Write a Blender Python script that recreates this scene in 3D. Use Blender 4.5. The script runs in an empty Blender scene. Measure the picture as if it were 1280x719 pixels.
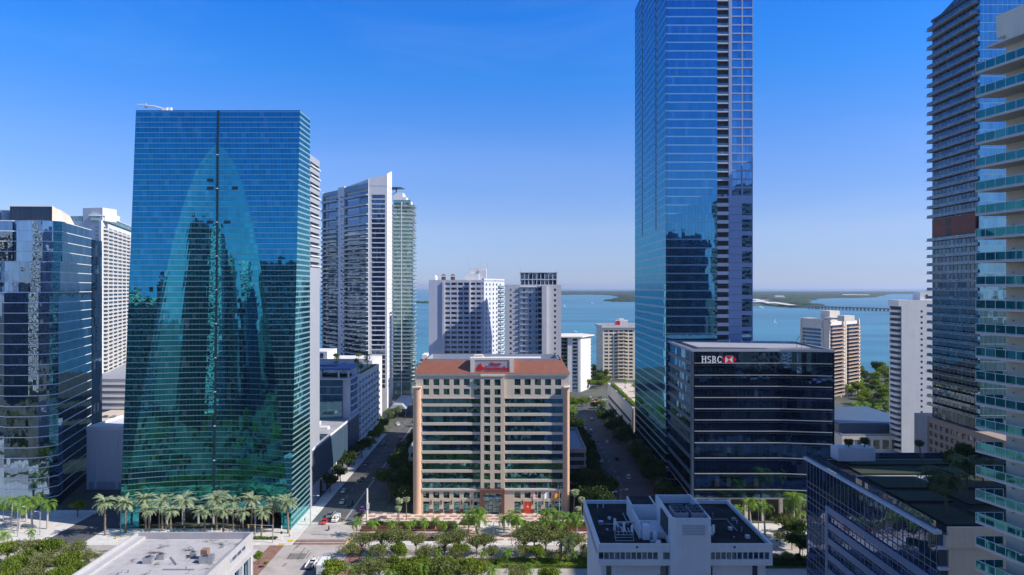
import bpy, bmesh, math, random
from mathutils import Vector, Matrix
random.seed(7)
R = math.radians
SC = bpy.context.scene
COL = SC.collection
F = 853.0      # focal length in photo pixels
H = 90.0       # eye height
def gx(px, Y): return (px-640.0)/F*Y
def gz(py, Y): return H-(py-359.5)/F*Y
def gy(py): return H*F/(py-359.5)
ORD = ('first second third fourth fifth sixth seventh eighth ninth tenth eleventh twelfth thirteenth fourteenth fifteenth '
       'sixteenth seventeenth eighteenth nineteenth twentieth').split()

# ------------------------------------------------------------------ mesh builder
class MB:
    def __init__(s): s.v = []; s.f = []; s.m = []; s.mi = 0
    def face(s, idx): s.f.append(idx); s.m.append(s.mi)
    def quad(s, a, b, c, d):
        n = len(s.v); s.v += [a, b, c, d]; s.face((n, n+1, n+2, n+3))
    def tri(s, a, b, c):
        n = len(s.v); s.v += [a, b, c]; s.face((n, n+1, n+2))
    def hexa(s, P):
        n = len(s.v); s.v += P
        for q in ((0,3,2,1),(4,5,6,7),(0,1,5,4),(1,2,6,5),(2,3,7,6),(3,0,4,7)): s.face(tuple(n+i for i in q))
    def box(s, x0, x1, y0, y1, z0, z1):
        s.hexa([(x0,y0,z0),(x1,y0,z0),(x1,y1,z0),(x0,y1,z0),(x0,y0,z1),(x1,y0,z1),(x1,y1,z1),(x0,y1,z1)])
    def prism(s, poly, z0, z1):
        n = len(s.v); k = len(poly)
        s.v += [(p[0], p[1], z0) for p in poly] + [(p[0], p[1], z1) for p in poly]
        s.face(tuple(n+i for i in reversed(range(k)))); s.face(tuple(n+k+i for i in range(k)))
        for i in range(k):
            j = (i+1) % k; s.face((n+i, n+j, n+k+j, n+k+i))
    def tube(s, pts, rad, n=6, cap=True):
        rings = []
        for i, p in enumerate(pts):
            p = Vector(p)
            d = (Vector(pts[min(i+1, len(pts)-1)])-Vector(pts[max(i-1, 0)])).normalized()
            a = d.orthogonal().normalized() if abs(d.z) > .99 or i == 0 else (prev-d*prev.dot(d)).normalized()
            prev = a; b = d.cross(a)
            r = rad[i] if isinstance(rad, (list, tuple)) else rad
            base = len(s.v)
            for k in range(n):
                t = 2*math.pi*k/n; q = p+a*math.cos(t)*r+b*math.sin(t)*r
                s.v.append(tuple(q))
            rings.append(base)
        for i in range(len(rings)-1):
            for k in range(n):
                s.face((rings[i]+k, rings[i]+(k+1) % n, rings[i+1]+(k+1) % n, rings[i+1]+k))
        if cap:
            s.face(tuple(rings[0]+k for k in reversed(range(n)))); s.face(tuple(rings[-1]+k for k in range(n)))
    def centre(s):
        k = len(s.v); return (sum(p[0] for p in s.v)/k, sum(p[1] for p in s.v)/k, sum(p[2] for p in s.v)/k)
    def add(s, o):
        n = len(s.v); s.v += o.v; s.f += [tuple(i+n for i in f) for f in o.f]; s.m += o.m
    def mesh(s, name, mat, off=(0,0,0), smooth=False):
        me = bpy.data.meshes.new(name)
        ox, oy, oz = off
        me.from_pydata([(x-ox, y-oy, z-oz) for x, y, z in s.v], [], s.f)
        for m in (mat if isinstance(mat, (list, tuple)) else [mat]): me.materials.append(m)
        if any(s.m): me.polygons.foreach_set('material_index', s.m)
        if smooth: me.polygons.foreach_set('use_smooth', [True]*len(me.polygons))
        return me
ORG = {}
def build(s, name, mat, parent=None, smooth=False, label=None):
    off = ORG[parent.name] if parent is not None else None
    if off is None:
        c = s.centre(); off = (c[0], c[1], min(p[2] for p in s.v))
    o = bpy.data.objects.new(name, s.mesh(name, mat, off, smooth)); COL.objects.link(o)
    if parent is not None: o.parent = parent
    else: o.location = off
    ORG[o.name] = off
    if label: o['label'] = label
    return o
MB.build = build

class Fr:
    """vertical wall frame: u runs from p0 to p1, the outside is to the right of u"""
    def __init__(s, p0, p1):
        s.o = Vector((p0[0], p0[1])); d = Vector((p1[0], p1[1]))-s.o; s.w = d.length; s.u = d/s.w; s.n = Vector((s.u.y, -s.u.x))
    def p(s, u, d, z):
        q = s.o+s.u*u+s.n*d; return (q.x, q.y, z)
    def box(s, mb, u0, u1, z0, z1, d0, d1):
        mb.hexa([s.p(u0,d1,z0), s.p(u1,d1,z0), s.p(u1,d0,z0), s.p(u0,d0,z0), s.p(u0,d1,z1), s.p(u1,d1,z1), s.p(u1,d0,z1), s.p(u0,d0,z1)])
    def one(s, u0, u1, z0, z1, d0, d1):
        m = MB(); s.box(m, u0, u1, z0, z1, d0, d1); return m

def inset(poly, t):
    k = len(poly); out = []
    for i in range(k):
        a, b, c = Vector(poly[i-1]), Vector(poly[i]), Vector(poly[(i+1) % k])
        u1 = (b-a).normalized(); u2 = (c-b).normalized()
        n1 = Vector((-u1.y, u1.x)); n2 = Vector((-u2.y, u2.x))
        m = (n1+n2); m = m/max(m.dot(n1), .2)
        q = b+m*t; out.append((q.x, q.y))
    return out

def tag(o, label=None, cat=None, group=None, kind=None):
    if label: o['label'] = label
    if cat: o['category'] = cat
    if group: o['group'] = group
    if kind: o['kind'] = kind
    return o
def empty(name, loc, label, cat, group=None):
    o = bpy.data.objects.new(name, None); COL.objects.link(o); o.location = loc
    o.empty_display_size = .5; ORG[o.name] = tuple(loc)
    return tag(o, label, cat, group)
def seen(c):
    x, y, z = c
    if y < 5: return 1e6-y
    px = 640+x/y*F; py = 359.5-(z-H)/y*F
    bad = (px < -10)+(px > 1290)+(py < -10)+(py > 729)
    return math.sqrt(x*x+y*y+(z-H)**2)+bad*5000
def emit(name, items, mat, parent, cap=100, sub=None, submat=None, subname=None):
    """each item its own part; past the cap the rest is one stuff part. items: MB or (MB, MB of sub-part)"""
    items = [i if isinstance(i, tuple) else (i, None) for i in items]
    items.sort(key=lambda t: seen(t[0].centre()))
    for a, b in items[:cap]:
        o = a.build(name, mat, parent)
        if b is not None and b.v: b.build(subname, submat, o)
    rest = items[cap:]
    if rest:
        m = MB(); m2 = MB()
        for a, b in rest:
            m.add(a)
            if b is not None: m2.add(b)
        o = m.build(name, mat, parent); o['kind'] = 'stuff'
        if m2.v:
            q = m2.build(subname, submat, o); q['kind'] = 'stuff'

def copy_tree(o, parent=None, loc=None, rz=None, s=None):
    c = o.copy(); COL.objects.link(c); c.parent = parent
    if loc is not None: c.location = loc
    if rz is not None: c.rotation_euler = (0, 0, rz)
    if s is not None: c.scale = (s, s, s) if not isinstance(s, tuple) else s
    for ch in KIDS.get(o.name, []):
        copy_tree(ch, c)
    return c
KIDS = {}
def reg(o):
    """remember the children of a source thing so that copies are quick"""
    for q in [x for x in bpy.data.objects if x.parent == o]:
        KIDS.setdefault(o.name, []).append(q); reg(q)

# ------------------------------------------------------------------ materials
def lin(h):
    c = [int(h[i:i+2], 16)/255 for i in (0, 2, 4)]
    return tuple((x/12.92 if x <= .04045 else ((x+.055)/1.055)**2.4) for x in c)+(1,)
def new_mat(name):
    m = bpy.data.materials.new(name); m.use_nodes = True; nt = m.node_tree; nt.nodes.clear()
    out = nt.nodes.new('ShaderNodeOutputMaterial'); return m, nt, out
class N:
    def __init__(s, nt): s.nt = nt
    def __call__(s, typ, ins=None, **kw):
        n = s.nt.nodes.new(typ)
        for k, v in kw.items(): setattr(n, k, v)
        for k, v in (ins or {}).items():
            if isinstance(v, bpy.types.NodeSocket): s.nt.links.new(v, n.inputs[k])
            else: n.inputs[k].default_value = v
        return n
    def m(s, op, a, b=0.0, c=0.0):
        n = s('ShaderNodeMath', {0: a, 1: b}, operation=op)
        if op == 'MULTIPLY_ADD': s._set(n, 2, c)
        return n.outputs[0]
    def _set(s, n, i, v):
        if isinstance(v, bpy.types.NodeSocket): s.nt.links.new(v, n.inputs[i])
        else: n.inputs[i].default_value = v
    def mix(s, f, a, b):
        n = s.nt.nodes.new('ShaderNodeMix'); n.data_type = 'RGBA'
        s._set(n, 0, f); s._set(n, 6, a); s._set(n, 7, b); return n.outputs[2]
    def mixmul(s, a, b, f=1.0):
        n = s.nt.nodes.new('ShaderNodeMix'); n.data_type = 'RGBA'; n.blend_type = 'MULTIPLY'
        s._set(n, 0, f); s._set(n, 6, a); s._set(n, 7, b); return n.outputs[2]

def matte(name, col, rough=.75, var=.18, scale=.25, streak=.12, metal=0.0, bump=0.0):
    m, nt, out = new_mat(name); n = N(nt)
    pos = n('ShaderNodeNewGeometry').outputs['Position']
    a = n('ShaderNodeTexNoise', {'Vector': pos, 'Scale': scale, 'Detail': 5.0, 'Roughness': .65}).outputs['Fac']
    sc = n('ShaderNodeVectorMath', {0: pos, 1: (1.3, 1.3, .06)}, operation='MULTIPLY').outputs[0]
    b = n('ShaderNodeTexNoise', {'Vector': sc, 'Scale': .8, 'Detail': 3.0}).outputs['Fac']
    va = n.m('MULTIPLY_ADD', n.m('SUBTRACT', a, .5), var*2.2, 1.0)
    vb = n.m('MULTIPLY_ADD', n.m('SUBTRACT', b, .5), streak*2, 1.0)
    v = n.m('MULTIPLY', va, vb)
    cc = n('ShaderNodeCombineColor', {0: v, 1: v, 2: v}).outputs[0]
    c = n.mixmul(col, cc)
    p = n('ShaderNodeBsdfPrincipled', {'Base Color': c, 'Roughness': rough, 'Metallic': metal})
    if bump:
        t = n('ShaderNodeTexNoise', {'Vector': pos, 'Scale': 6.0, 'Detail': 3.0}).outputs['Fac']
        nt.links.new(n('ShaderNodeBump', {'Height': t, 'Strength': bump, 'Distance': .05}).outputs[0], p.inputs['Normal'])
    nt.links.new(p.outputs[0], out.inputs[0]); return m

def curtain(name, tint, dark, w=1.5, h=4.0, z0=0.0, band=0.0, bandcol=(.3,.32,.35,1), mull=.04, mullcol=(.05,.07,.09,1),
            tilt=.006, wav=.01, refl=.5, var=.2, ab=(1, 1), blind=0.06, rough=.02, sub=1, bandmix=1.0, blindv=.04):
    """mirror glass: panes of w x h, each tilted a trace; spandrel bands and mullions are its own pattern"""
    m, nt, out = new_mat(name); n = N(nt)
    g = n('ShaderNodeNewGeometry'); pos = g.outputs['Position']
    s = n('ShaderNodeSeparateXYZ', {0: pos})
    u = n.m('ADD', n.m('MULTIPLY', s.outputs[0], ab[0]), n.m('MULTIPLY', s.outputs[1], ab[1]))
    uu = n.m('DIVIDE', n.m('ADD', u, 5000.0), w); zz = n.m('DIVIDE', n.m('ADD', s.outputs[2], -z0+h*100), h)
    fu = n.m('FRACT', uu); fz = n.m('FRACT', zz)
    cell = n('ShaderNodeCombineXYZ', {0: n.m('FLOOR', uu), 1: n.m('FLOOR', zz)}).outputs[0]
    wn = n('ShaderNodeTexWhiteNoise', {'Vector': cell}, noise_dimensions='3D')
    dcol = n('ShaderNodeVectorMath', {0: wn.outputs['Color'], 1: (.5, .5, .5)}, operation='SUBTRACT').outputs[0]
    d1 = n('ShaderNodeVectorMath', {0: dcol, 'Scale': tilt}, operation='SCALE').outputs[0]
    nz = n('ShaderNodeTexNoise', {'Vector': pos, 'Scale': .22, 'Detail': 2.0}).outputs['Color']
    d2 = n('ShaderNodeVectorMath', {0: n('ShaderNodeVectorMath', {0: nz, 1: (.5, .5, .5)}, operation='SUBTRACT').outputs[0], 'Scale': wav}, operation='SCALE').outputs[0]
    nn = n('ShaderNodeVectorMath', {0: g.outputs['Normal'], 1: d1}, operation='ADD').outputs[0]
    nn = n('ShaderNodeVectorMath', {0: nn, 1: d2}, operation='ADD').outputs[0]
    nn = n('ShaderNodeVectorMath', {0: nn}, operation='NORMALIZE').outputs[0]
    val = wn.outputs['Value']
    k = n.m('MULTIPLY_ADD', val, -var, 1.0)
    kc = n('ShaderNodeCombineColor', {0: k, 1: k, 2: k}).outputs[0]
    gl = n('ShaderNodeBsdfGlossy', {'Color': n.mixmul(tint, kc), 'Roughness': rough, 'Normal': nn})
    bl = n.m('GREATER_THAN', n('ShaderNodeTexWhiteNoise', {'Vector': n('ShaderNodeVectorMath', {0: cell, 1: (7.1, 3.3, 1.0)}, operation='ADD').outputs[0]}).outputs['Value'], 1-blind)
    dk = n.mix(bl, dark, tuple(min(1, x*2+blindv) for x in dark[:3])+(1,))
    df = n('ShaderNodeBsdfDiffuse', {'Color': dk})
    fr = n('ShaderNodeFresnel', {'IOR': 1.5, 'Normal': nn}).outputs[0]
    fac = n.m('MULTIPLY_ADD', fr, 1-refl, refl)
    ms = n('ShaderNodeMixShader', {0: fac, 1: df.outputs[0], 2: gl.outputs[0]})
    fr2 = n('ShaderNodeBsdfPrincipled', {'Base Color': mullcol, 'Roughness': .4})
    mm = n.m('LESS_THAN', fu, mull)
    o = n('ShaderNodeMixShader', {0: mm, 1: ms.outputs[0], 2: fr2.outputs[0]})
    if band > 0:
        bd = n('ShaderNodeBsdfPrincipled', {'Base Color': bandcol, 'Roughness': .35})
        o = n('ShaderNodeMixShader', {0: n.m('MULTIPLY', n.m('LESS_THAN', fz, band), bandmix), 1: o.outputs[0], 2: bd.outputs[0]})
    nt.links.new(o.outputs[0], out.inputs[0]); return m

def leaf_mat(name, c1, c2, trans=.35):
    m, nt, out = new_mat(name); n = N(nt)
    pos = n('ShaderNodeNewGeometry').outputs['Position']
    a = n('ShaderNodeTexNoise', {'Vector': pos, 'Scale': .55, 'Detail': 3.0}).outputs['Fac']
    rnd = n('ShaderNodeObjectInfo').outputs['Random']
    f = n.m('MULTIPLY_ADD', n.m('SUBTRACT', a, .5), 2.2, .3); f = n.m('ADD', f, n.m('MULTIPLY', rnd, .4))
    f = n('ShaderNodeClamp', {0: f}).outputs[0]
    c = n.mix(f, c1, c2)
    d = n('ShaderNodeBsdfPrincipled', {'Base Color': c, 'Roughness': .6, 'Specular IOR Level': .25})
    t = n('ShaderNodeBsdfTranslucent', {'Color': n.mixmul(c, (1.0, 1.1, .5, 1))})
    ms = n('ShaderNodeMixShader', {0: trans, 1: d.outputs[0], 2: t.outputs[0]})
    nt.links.new(ms.outputs[0], out.inputs[0]); return m

M = {}
M['white'] = matte('white_paint', (.72,.71,.69,1), .6, .10, .2, .08)
M['offwhite'] = matte('offwhite_paint', (.58,.55,.50,1), .7, .12, .2, .12)
M['hotelblue'] = matte('cool_hotel_render', (.55,.57,.64,1), .7, .08, .15, .08)
M['hotel'] = matte('hotel_render', (.60,.60,.62,1), .7, .08, .15, .08)
M['cream'] = matte('cream_stucco', (.88,.75,.56,1), .8, .10, .3, .06)
M['cream2'] = matte('pale_cream_stucco', (.72,.64,.54,1), .8, .10, .3, .08)
M['greyrender'] = matte('weathered_white_render', (.43,.42,.42,1), .8, .16, .4, .12)
M['revealdark'] = matte('dark_teal_metal', (.006,.030,.045,1), .5, .1)
M['warmstone'] = matte('warm_limestone', (.80,.62,.45,1), .8, .12, .3, .12)
M['tan'] = matte('tan_precast', (.64,.55,.42,1), .75, .10, .35, .06)
M['tanpink'] = matte('pink_tan_pier', (.62,.40,.27,1), .75, .12, .35, .08)
M['brown'] = matte('brown_stone', (.16,.07,.05,1), .5, .15, .4)
M['terracotta'] = None
M['grey'] = matte('grey_concrete', (.30,.31,.33,1), .75, .15, .25, .15)
M['greypanel'] = matte('grey_metal_panel', (.36,.38,.42,1), .42, .10, .12, .06)
M['bluegrey'] = matte('bluegrey_panel', (.055,.095,.14,1), .45, .12, .15, .06)
M['dkgrey'] = matte('dark_grey', (.05,.055,.065,1), .6, .2, .3)
M['black'] = matte('black_membrane', (.016,.016,.018,1), .95, .9, .25, .0)
M['roofwhite'] = None
M['roofgrey'] = matte('grey_roof', (.33,.33,.34,1), .85, .35, .15, .0)
M['metal'] = matte('galvanised_metal', (.45,.46,.48,1), .35, .15, .8, .05, .6)
M['polemetal'] = matte('painted_pole', (.30,.31,.31,1), .45, .1, .8, .05)
M['aluwhite'] = matte('white_aluminium', (.75,.77,.78,1), .35, .05, .8, .02)
M['redbrown'] = matte('redbrown_panel', (.20,.055,.035,1), .6, .25, .25, .2)
M['brownbalc'] = matte('brown_balcony', (.28,.16,.10,1), .75, .15, .3, .1)
M['trunk'] = matte('palm_trunk', (.22,.17,.12,1), .9, .3, 1.5, .3)
M['trunkpale'] = matte('royal_palm_trunk', (.42,.38,.33,1), .85, .2, 1.0, .2)
M['bark'] = matte('bark', (.13,.10,.075,1), .9, .3, 1.5, .3)
M['asphalt'] = None
M['dirt'] = matte('planting_soil', (.07,.06,.04,1), .95, .4, .4, 0)
M['tyre'] = matte('tyre_rubber', (.02,.02,.02,1), .8, .1)
M['yellow'] = matte('yellow_paint', (.65,.42,.03,1), .6, .15, .8)
M['linewhite'] = matte('road_paint', (.62,.61,.58,1), .7, .35, 1.2)
M['red'] = matte('red_letters', (.66,.012,.015,1), .4, .03)
M['redbanner'] = matte('orange_red_banner', (.70,.06,.015,1), .5, .06)
M['signwhite'] = matte('white_letters', (.85,.85,.85,1), .4, .02)
M['hedge'] = leaf_mat('hedge_leaf', (.05,.09,.018,1), (.10,.17,.03,1), .25)
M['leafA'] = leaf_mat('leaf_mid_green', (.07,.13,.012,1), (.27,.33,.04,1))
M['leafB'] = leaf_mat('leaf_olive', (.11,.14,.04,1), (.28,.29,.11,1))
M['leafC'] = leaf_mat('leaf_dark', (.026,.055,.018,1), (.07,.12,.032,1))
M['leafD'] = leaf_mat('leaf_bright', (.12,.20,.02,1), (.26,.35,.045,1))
M['frondA'] = leaf_mat('frond_silver', (.22,.29,.16,1), (.38,.43,.26,1), .2)
M['frondB'] = leaf_mat('frond_green', (.09,.19,.02,1), (.20,.32,.04,1), .3)
M['frondC'] = leaf_mat('frond_dark', (.04,.075,.025,1), (.12,.15,.06,1), .25)
# plain window glass of small windows
M['win'] = curtain('window_glass', (.50,.62,.72,1), (.012,.018,.025,1), 2.0, 3.3, mull=.0, tilt=.03, wav=.02, refl=.35, var=.5, blind=.22, blindv=.22)
M['winsky'] = curtain('window_glass_sky', (.32,.62,.92,1), (.006,.03,.06,1), 1.9, 3.84, mull=.05, mullcol=(.03,.08,.15,1), tilt=.006, wav=.01, refl=.58, var=.3)
M['stoneblue'] = matte('pale_blue_stone', (.29,.37,.53,1), .5, .08, .2, .06)
M['winblue'] = curtain('window_glass_blue', (.35,.55,.80,1), (.008,.02,.04,1), 1.2, 3.3, mull=.06, tilt=.03, wav=.02, refl=.35, var=.5, blind=.15, blindv=.15)
M['wingreen'] = curtain('window_glass_green', (.40,.68,.66,1), (.01,.035,.035,1), 1.4, 3.1, mull=.05, tilt=.03, wav=.02, refl=.3, var=.5, blind=.2, blindv=.25)
M['railglass'] = curtain('railing_glass', (.16,.60,.58,1), (.005,.10,.10,1), 1.4, 3.0, mull=.0, tilt=.02, wav=.02, refl=.2, var=.3)
M['railblue'] = curtain('railing_glass_blue', (.45,.58,.70,1), (.04,.07,.10,1), 1.4, 3.0, mull=.0, tilt=.02, refl=.24, var=.3)
M['railpale'] = curtain('railing_glass_pale', (.65,.80,.80,1), (.16,.27,.26,1), 1.4, 3.0, mull=.0, tilt=.02, refl=.3, var=.4)

def roof_white():
    m, nt, out = new_mat('white_roof_membrane'); n = N(nt)
    pos = n('ShaderNodeNewGeometry').outputs['Position']
    a = n('ShaderNodeTexNoise', {'Vector': pos, 'Scale': .16, 'Detail': 8.0, 'Roughness': .7}).outputs['Fac']
    r = n('ShaderNodeValToRGB', {0: a}); e = r.color_ramp.elements
    e[0].position = .38; e[0].color = (.09,.075,.065,1); e[1].position = .52; e[1].color = (.44,.42,.41,1)
    e2 = e.new(.43); e2.color = (.36,.34,.33,1)
    b = n('ShaderNodeTexNoise', {'Vector': pos, 'Scale': 1.6, 'Detail': 4.0}).outputs['Fac']
    v = n.m('MULTIPLY_ADD', b, .3, .85)
    c = n.mixmul(r.outputs[0], n('ShaderNodeCombineColor', {0: v, 1: v, 2: v}).outputs[0])
    p = n('ShaderNodeBsdfPrincipled', {'Base Color': c, 'Roughness': .8})
    nt.links.new(p.outputs[0], out.inputs[0]); return m
M['roofwhite'] = roof_white()
def seam_roof():
    m, nt, out = new_mat('terracotta_metal_roof'); n = N(nt)
    g = n('ShaderNodeNewGeometry'); s = n('ShaderNodeSeparateXYZ', {0: g.outputs['Position']})
    f = n.m('FRACT', n.m('DIVIDE', n.m('ADD', s.outputs[0], 1000.0), .62))
    ln = n.m('LESS_THAN', f, .16)
    a = n('ShaderNodeTexNoise', {'Vector': g.outputs['Position'], 'Scale': .5, 'Detail': 5.0}).outputs['Fac']
    c = n.mix(a, (.22,.075,.045,1), (.34,.135,.08,1)); c = n.mix(ln, c, (.17,.06,.035,1))
    p = n('ShaderNodeBsdfPrincipled', {'Base Color': c, 'Roughness': .55})
    nt.links.new(p.outputs[0], out.inputs[0]); return m
M['terracotta'] = seam_roof()
def asphalt(name, c1, c2, sc=.12):
    m, nt, out = new_mat(name); n = N(nt)
    pos = n('ShaderNodeNewGeometry').outputs['Position']
    a = n('ShaderNodeTexNoise', {'Vector': pos, 'Scale': sc, 'Detail': 6.0, 'Roughness': .7}).outputs['Fac']
    b = n('ShaderNodeTexNoise', {'Vector': pos, 'Scale': 9.0, 'Detail': 2.0}).outputs['Fac']
    f = n.m('MULTIPLY_ADD', n.m('SUBTRACT', a, .5), 3.0, .5); f = n.m('ADD', f, n.m('MULTIPLY', n.m('SUBTRACT', b, .5), .6))
    f = n('ShaderNodeClamp', {0: f}).outputs[0]
    c = n.mix(f, c1, c2)
    p = n('ShaderNodeBsdfPrincipled', {'Base Color': c, 'Roughness': .9, 'Specular IOR Level': .2})
    nt.links.new(p.outputs[0], out.inputs[0]); return m
M['asphalt'] = asphalt('street_asphalt', (.075,.078,.08,1), (.13,.128,.125,1))  # darkened to deepen the shade in the side streets
M['avenue'] = asphalt('pale_sunlit_asphalt', (.34,.30,.27,1), (.50,.45,.41,1))
M['pave'] = asphalt('pale_pavement', (.50,.47,.43,1), (.68,.65,.60,1), .4)
M['black'] = asphalt('black_membrane', (.006,.006,.007,1), (.045,.043,.040,1), .22)
M['ground'] = asphalt('city_ground', (.05,.065,.04,1), (.15,.145,.125,1), .03)
M['grass'] = asphalt('lawn', (.035,.065,.015,1), (.08,.12,.03,1), .2)
M['sand'] = asphalt('sandy_deck', (.52,.42,.32,1), (.62,.54,.44,1), .4)
def pavers():
    m, nt, out = new_mat('plaza_pavers'); n = N(nt)
    pos = n('ShaderNodeNewGeometry').outputs['Position']
    br = n('ShaderNodeTexBrick', {'Vector': pos, 'Color1': (.30,.13,.09,1), 'Color2': (.36,.19,.14,1), 'Mortar': (.62,.51,.43,1), 'Scale': 1.0,
            'Mortar Size': .75, 'Mortar Smooth': 0.0, 'Brick Width': 4.6, 'Row Height': 3.1}, offset=.5)
    a = n('ShaderNodeTexNoise', {'Vector': pos, 'Scale': 1.2, 'Detail': 5.0}).outputs['Fac']
    v = n.m('MULTIPLY_ADD', a, .5, .75)
    c = n.mixmul(br.outputs[0], n('ShaderNodeCombineColor', {0: v, 1: v, 2: v}).outputs[0])
    p = n('ShaderNodeBsdfPrincipled', {'Base Color': c, 'Roughness': .8})
    nt.links.new(p.outputs[0], out.inputs[0]); return m
M['pavers'] = pavers()
M['patch'] = asphalt('asphalt_patch', (.15,.14,.13,1), (.24,.22,.20,1), .5)
M['tar'] = asphalt('tar_seam', (.05,.05,.05,1), (.09,.08,.08,1), .5)
M['paverband'] = asphalt('brown_crossing_pavers', (.20,.10,.075,1), (.30,.18,.14,1), .5)
def water():
    m, nt, out = new_mat('bay_water'); n = N(nt)
    pos = n('ShaderNodeNewGeometry').outputs['Position']
    sc = n('ShaderNodeVectorMath', {0: pos, 1: (.0011, .0042, 1)}, operation='MULTIPLY').outputs[0]
    a = n('ShaderNodeTexNoise', {'Vector': sc, 'Scale': 1.0, 'Detail': 5.0, 'Roughness': .6}).outputs['Fac']
    c = n.mix(n('ShaderNodeClamp', {0: n.m('MULTIPLY_ADD', n.m('SUBTRACT', a, .5), 5.0, .5)}).outputs[0], (.003,.105,.135,1), (.03,.205,.235,1))
    p = n('ShaderNodeBsdfPrincipled', {'Base Color': c, 'Roughness': .25, 'IOR': 1.33})
    w = n('ShaderNodeTexNoise', {'Vector': pos, 'Scale': .35, 'Detail': 3.0}).outputs['Fac']
    nt.links.new(n('ShaderNodeBump', {'Height': w, 'Strength': .5, 'Distance': .6}).outputs[0], p.inputs['Normal'])
    nt.links.new(p.outputs[0], out.inputs[0]); return m
M['water'] = water()

# ------------------------------------------------------------------ facade helpers
def punched(wall, wins, fr, u0, u1, z0, z1, cols, rows, t=.3, pane=.06):
    """piers and spandrels round recessed panes"""
    prev = u0
    for a, b in cols:
        if a > prev: fr.box(wall, prev, a, z0, z1, -t, 0)
        pz = z0
        for c, d in rows:
            if c > pz: fr.box(wall, a, b, pz, c, -t, 0)
            wins.append(fr.one(a, b, c, d, -t, -t+pane)); pz = d
        if z1 > pz: fr.box(wall, a, b, pz, z1, -t, 0)
        prev = b
    if u1 > prev: fr.box(wall, prev, u1, z0, z1, -t, 0)
def rowsz(z0, n, step, a, b): return [(z0+i*step+a, z0+i*step+b) for i in range(n)]
def colsu(u0, n, step, w): return [(u0+i*step, u0+i*step+w) for i in range(n)]
def balc(fr, u0, u1, z, depth, th=.22, rail=1.1, solid=False):
    s = MB(); r = MB()
    fr.box(s, u0, u1, z-th, z, 0, depth)
    fr.box(r, u0+.02, u1-.02, z+.003, z+rail, depth-.10, depth-.03)
    fr.box(r, u0+.02, u0+.09, z+.003, z+rail, .01, depth-.10)
    fr.box(r, u1-.09, u1-.02, z+.003, z+rail, .01, depth-.10)
    return (s, r)
def parapet(poly, z, h=1.1, t=.35):
    """a ring of wall along the roof edge"""
    m = MB(); q = inset(poly, t); k = len(poly)
    for i in range(k):
        j = (i+1) % k
        P = [poly[i], poly[j], q[j], q[i]]
        m.hexa([(p[0], p[1], z) for p in P]+[(p[0], p[1], z+h) for p in P])
    return m
def rect(x0, x1, y0, y1): return [(x0, y0), (x1, y0), (x1, y1), (x0, y1)]
def text_mb(s, size, depth, fr, u, z, d, bold=0.0, shear=0.0):
    cu = bpy.data.curves.new('lettering', 'FONT'); cu.body = s; cu.size = size; cu.extrude = depth/2; cu.offset = bold; cu.shear = shear
    ob = bpy.data.objects.new('lettering', cu); me = ob.to_mesh()
    m = MB(); base = 0
    m.v = [fr.p(u+v.co.x, d+depth/2+v.co.z, z+v.co.y) for v in me.vertices]
    for p in me.polygons: m.face(tuple(p.vertices))
    w = max(v.co.x for v in me.vertices); ob.to_mesh_clear(); bpy.data.objects.remove(ob); bpy.data.curves.remove(cu)
    return m, w
# ------------------------------------------------------------------ camera, sky, sun
cam = bpy.data.cameras.new('camera'); co = bpy.data.objects.new('camera', cam); COL.objects.link(co); SC.camera = co
co.location = (0, 0, H); co.rotation_euler = (R(90), 0, 0)
cam.sensor_width = 36; cam.lens = 36*F/1280; cam.clip_start = .5; cam.clip_end = 300000
SUN_EL = 38.0; PHI = 13.0
sl = bpy.data.lights.new('sun', 'SUN'); so = bpy.data.objects.new('sun', sl); COL.objects.link(so)
sl.energy = 4.4; sl.angle = R(.53); sl.color = (1.0, .94, .86)
sd = Vector((math.cos(R(PHI))*math.cos(R(SUN_EL)), -math.sin(R(PHI))*math.cos(R(SUN_EL)), math.sin(R(SUN_EL))))
so.rotation_euler = sd.to_track_quat('Z', 'Y').to_euler(); so.location = sd*400
w = bpy.data.worlds.new('World'); SC.world = w; w.use_nodes = True; nt = w.node_tree; nt.nodes.clear(); n = N(nt)
sky = n('ShaderNodeTexSky', sky_type='NISHITA', sun_disc=False)
sky.sun_elevation = R(SUN_EL); sky.sun_rotation = R(90+PHI); sky.altitude = 0; sky.air_density = 0.6; sky.dust_density = 0.0; sky.ozone_density = 6.0
# clear winter sky tinted by height; upper part out of view brightened to fill shade
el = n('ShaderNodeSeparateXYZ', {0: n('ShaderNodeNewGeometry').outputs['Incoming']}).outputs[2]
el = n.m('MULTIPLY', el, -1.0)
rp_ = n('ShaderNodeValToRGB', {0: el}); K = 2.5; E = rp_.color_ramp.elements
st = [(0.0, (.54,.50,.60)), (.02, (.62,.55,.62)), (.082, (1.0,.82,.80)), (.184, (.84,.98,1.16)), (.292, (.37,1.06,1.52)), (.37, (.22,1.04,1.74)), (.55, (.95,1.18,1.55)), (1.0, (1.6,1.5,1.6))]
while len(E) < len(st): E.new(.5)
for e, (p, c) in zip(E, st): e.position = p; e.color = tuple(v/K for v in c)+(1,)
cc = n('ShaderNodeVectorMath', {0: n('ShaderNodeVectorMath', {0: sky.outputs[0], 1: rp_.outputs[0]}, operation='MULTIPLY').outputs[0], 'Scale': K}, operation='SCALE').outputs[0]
dv = n('ShaderNodeVectorMath', {0: n('ShaderNodeNewGeometry').outputs['Incoming'], 1: (2.0, 2.0, 9.0)}, operation='MULTIPLY').outputs[0]
wisp = n('ShaderNodeTexNoise', {'Vector': dv, 'Scale': 1.1, 'Detail': 7.0, 'Roughness': .62, 'Distortion': .8}).outputs['Fac']
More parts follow.
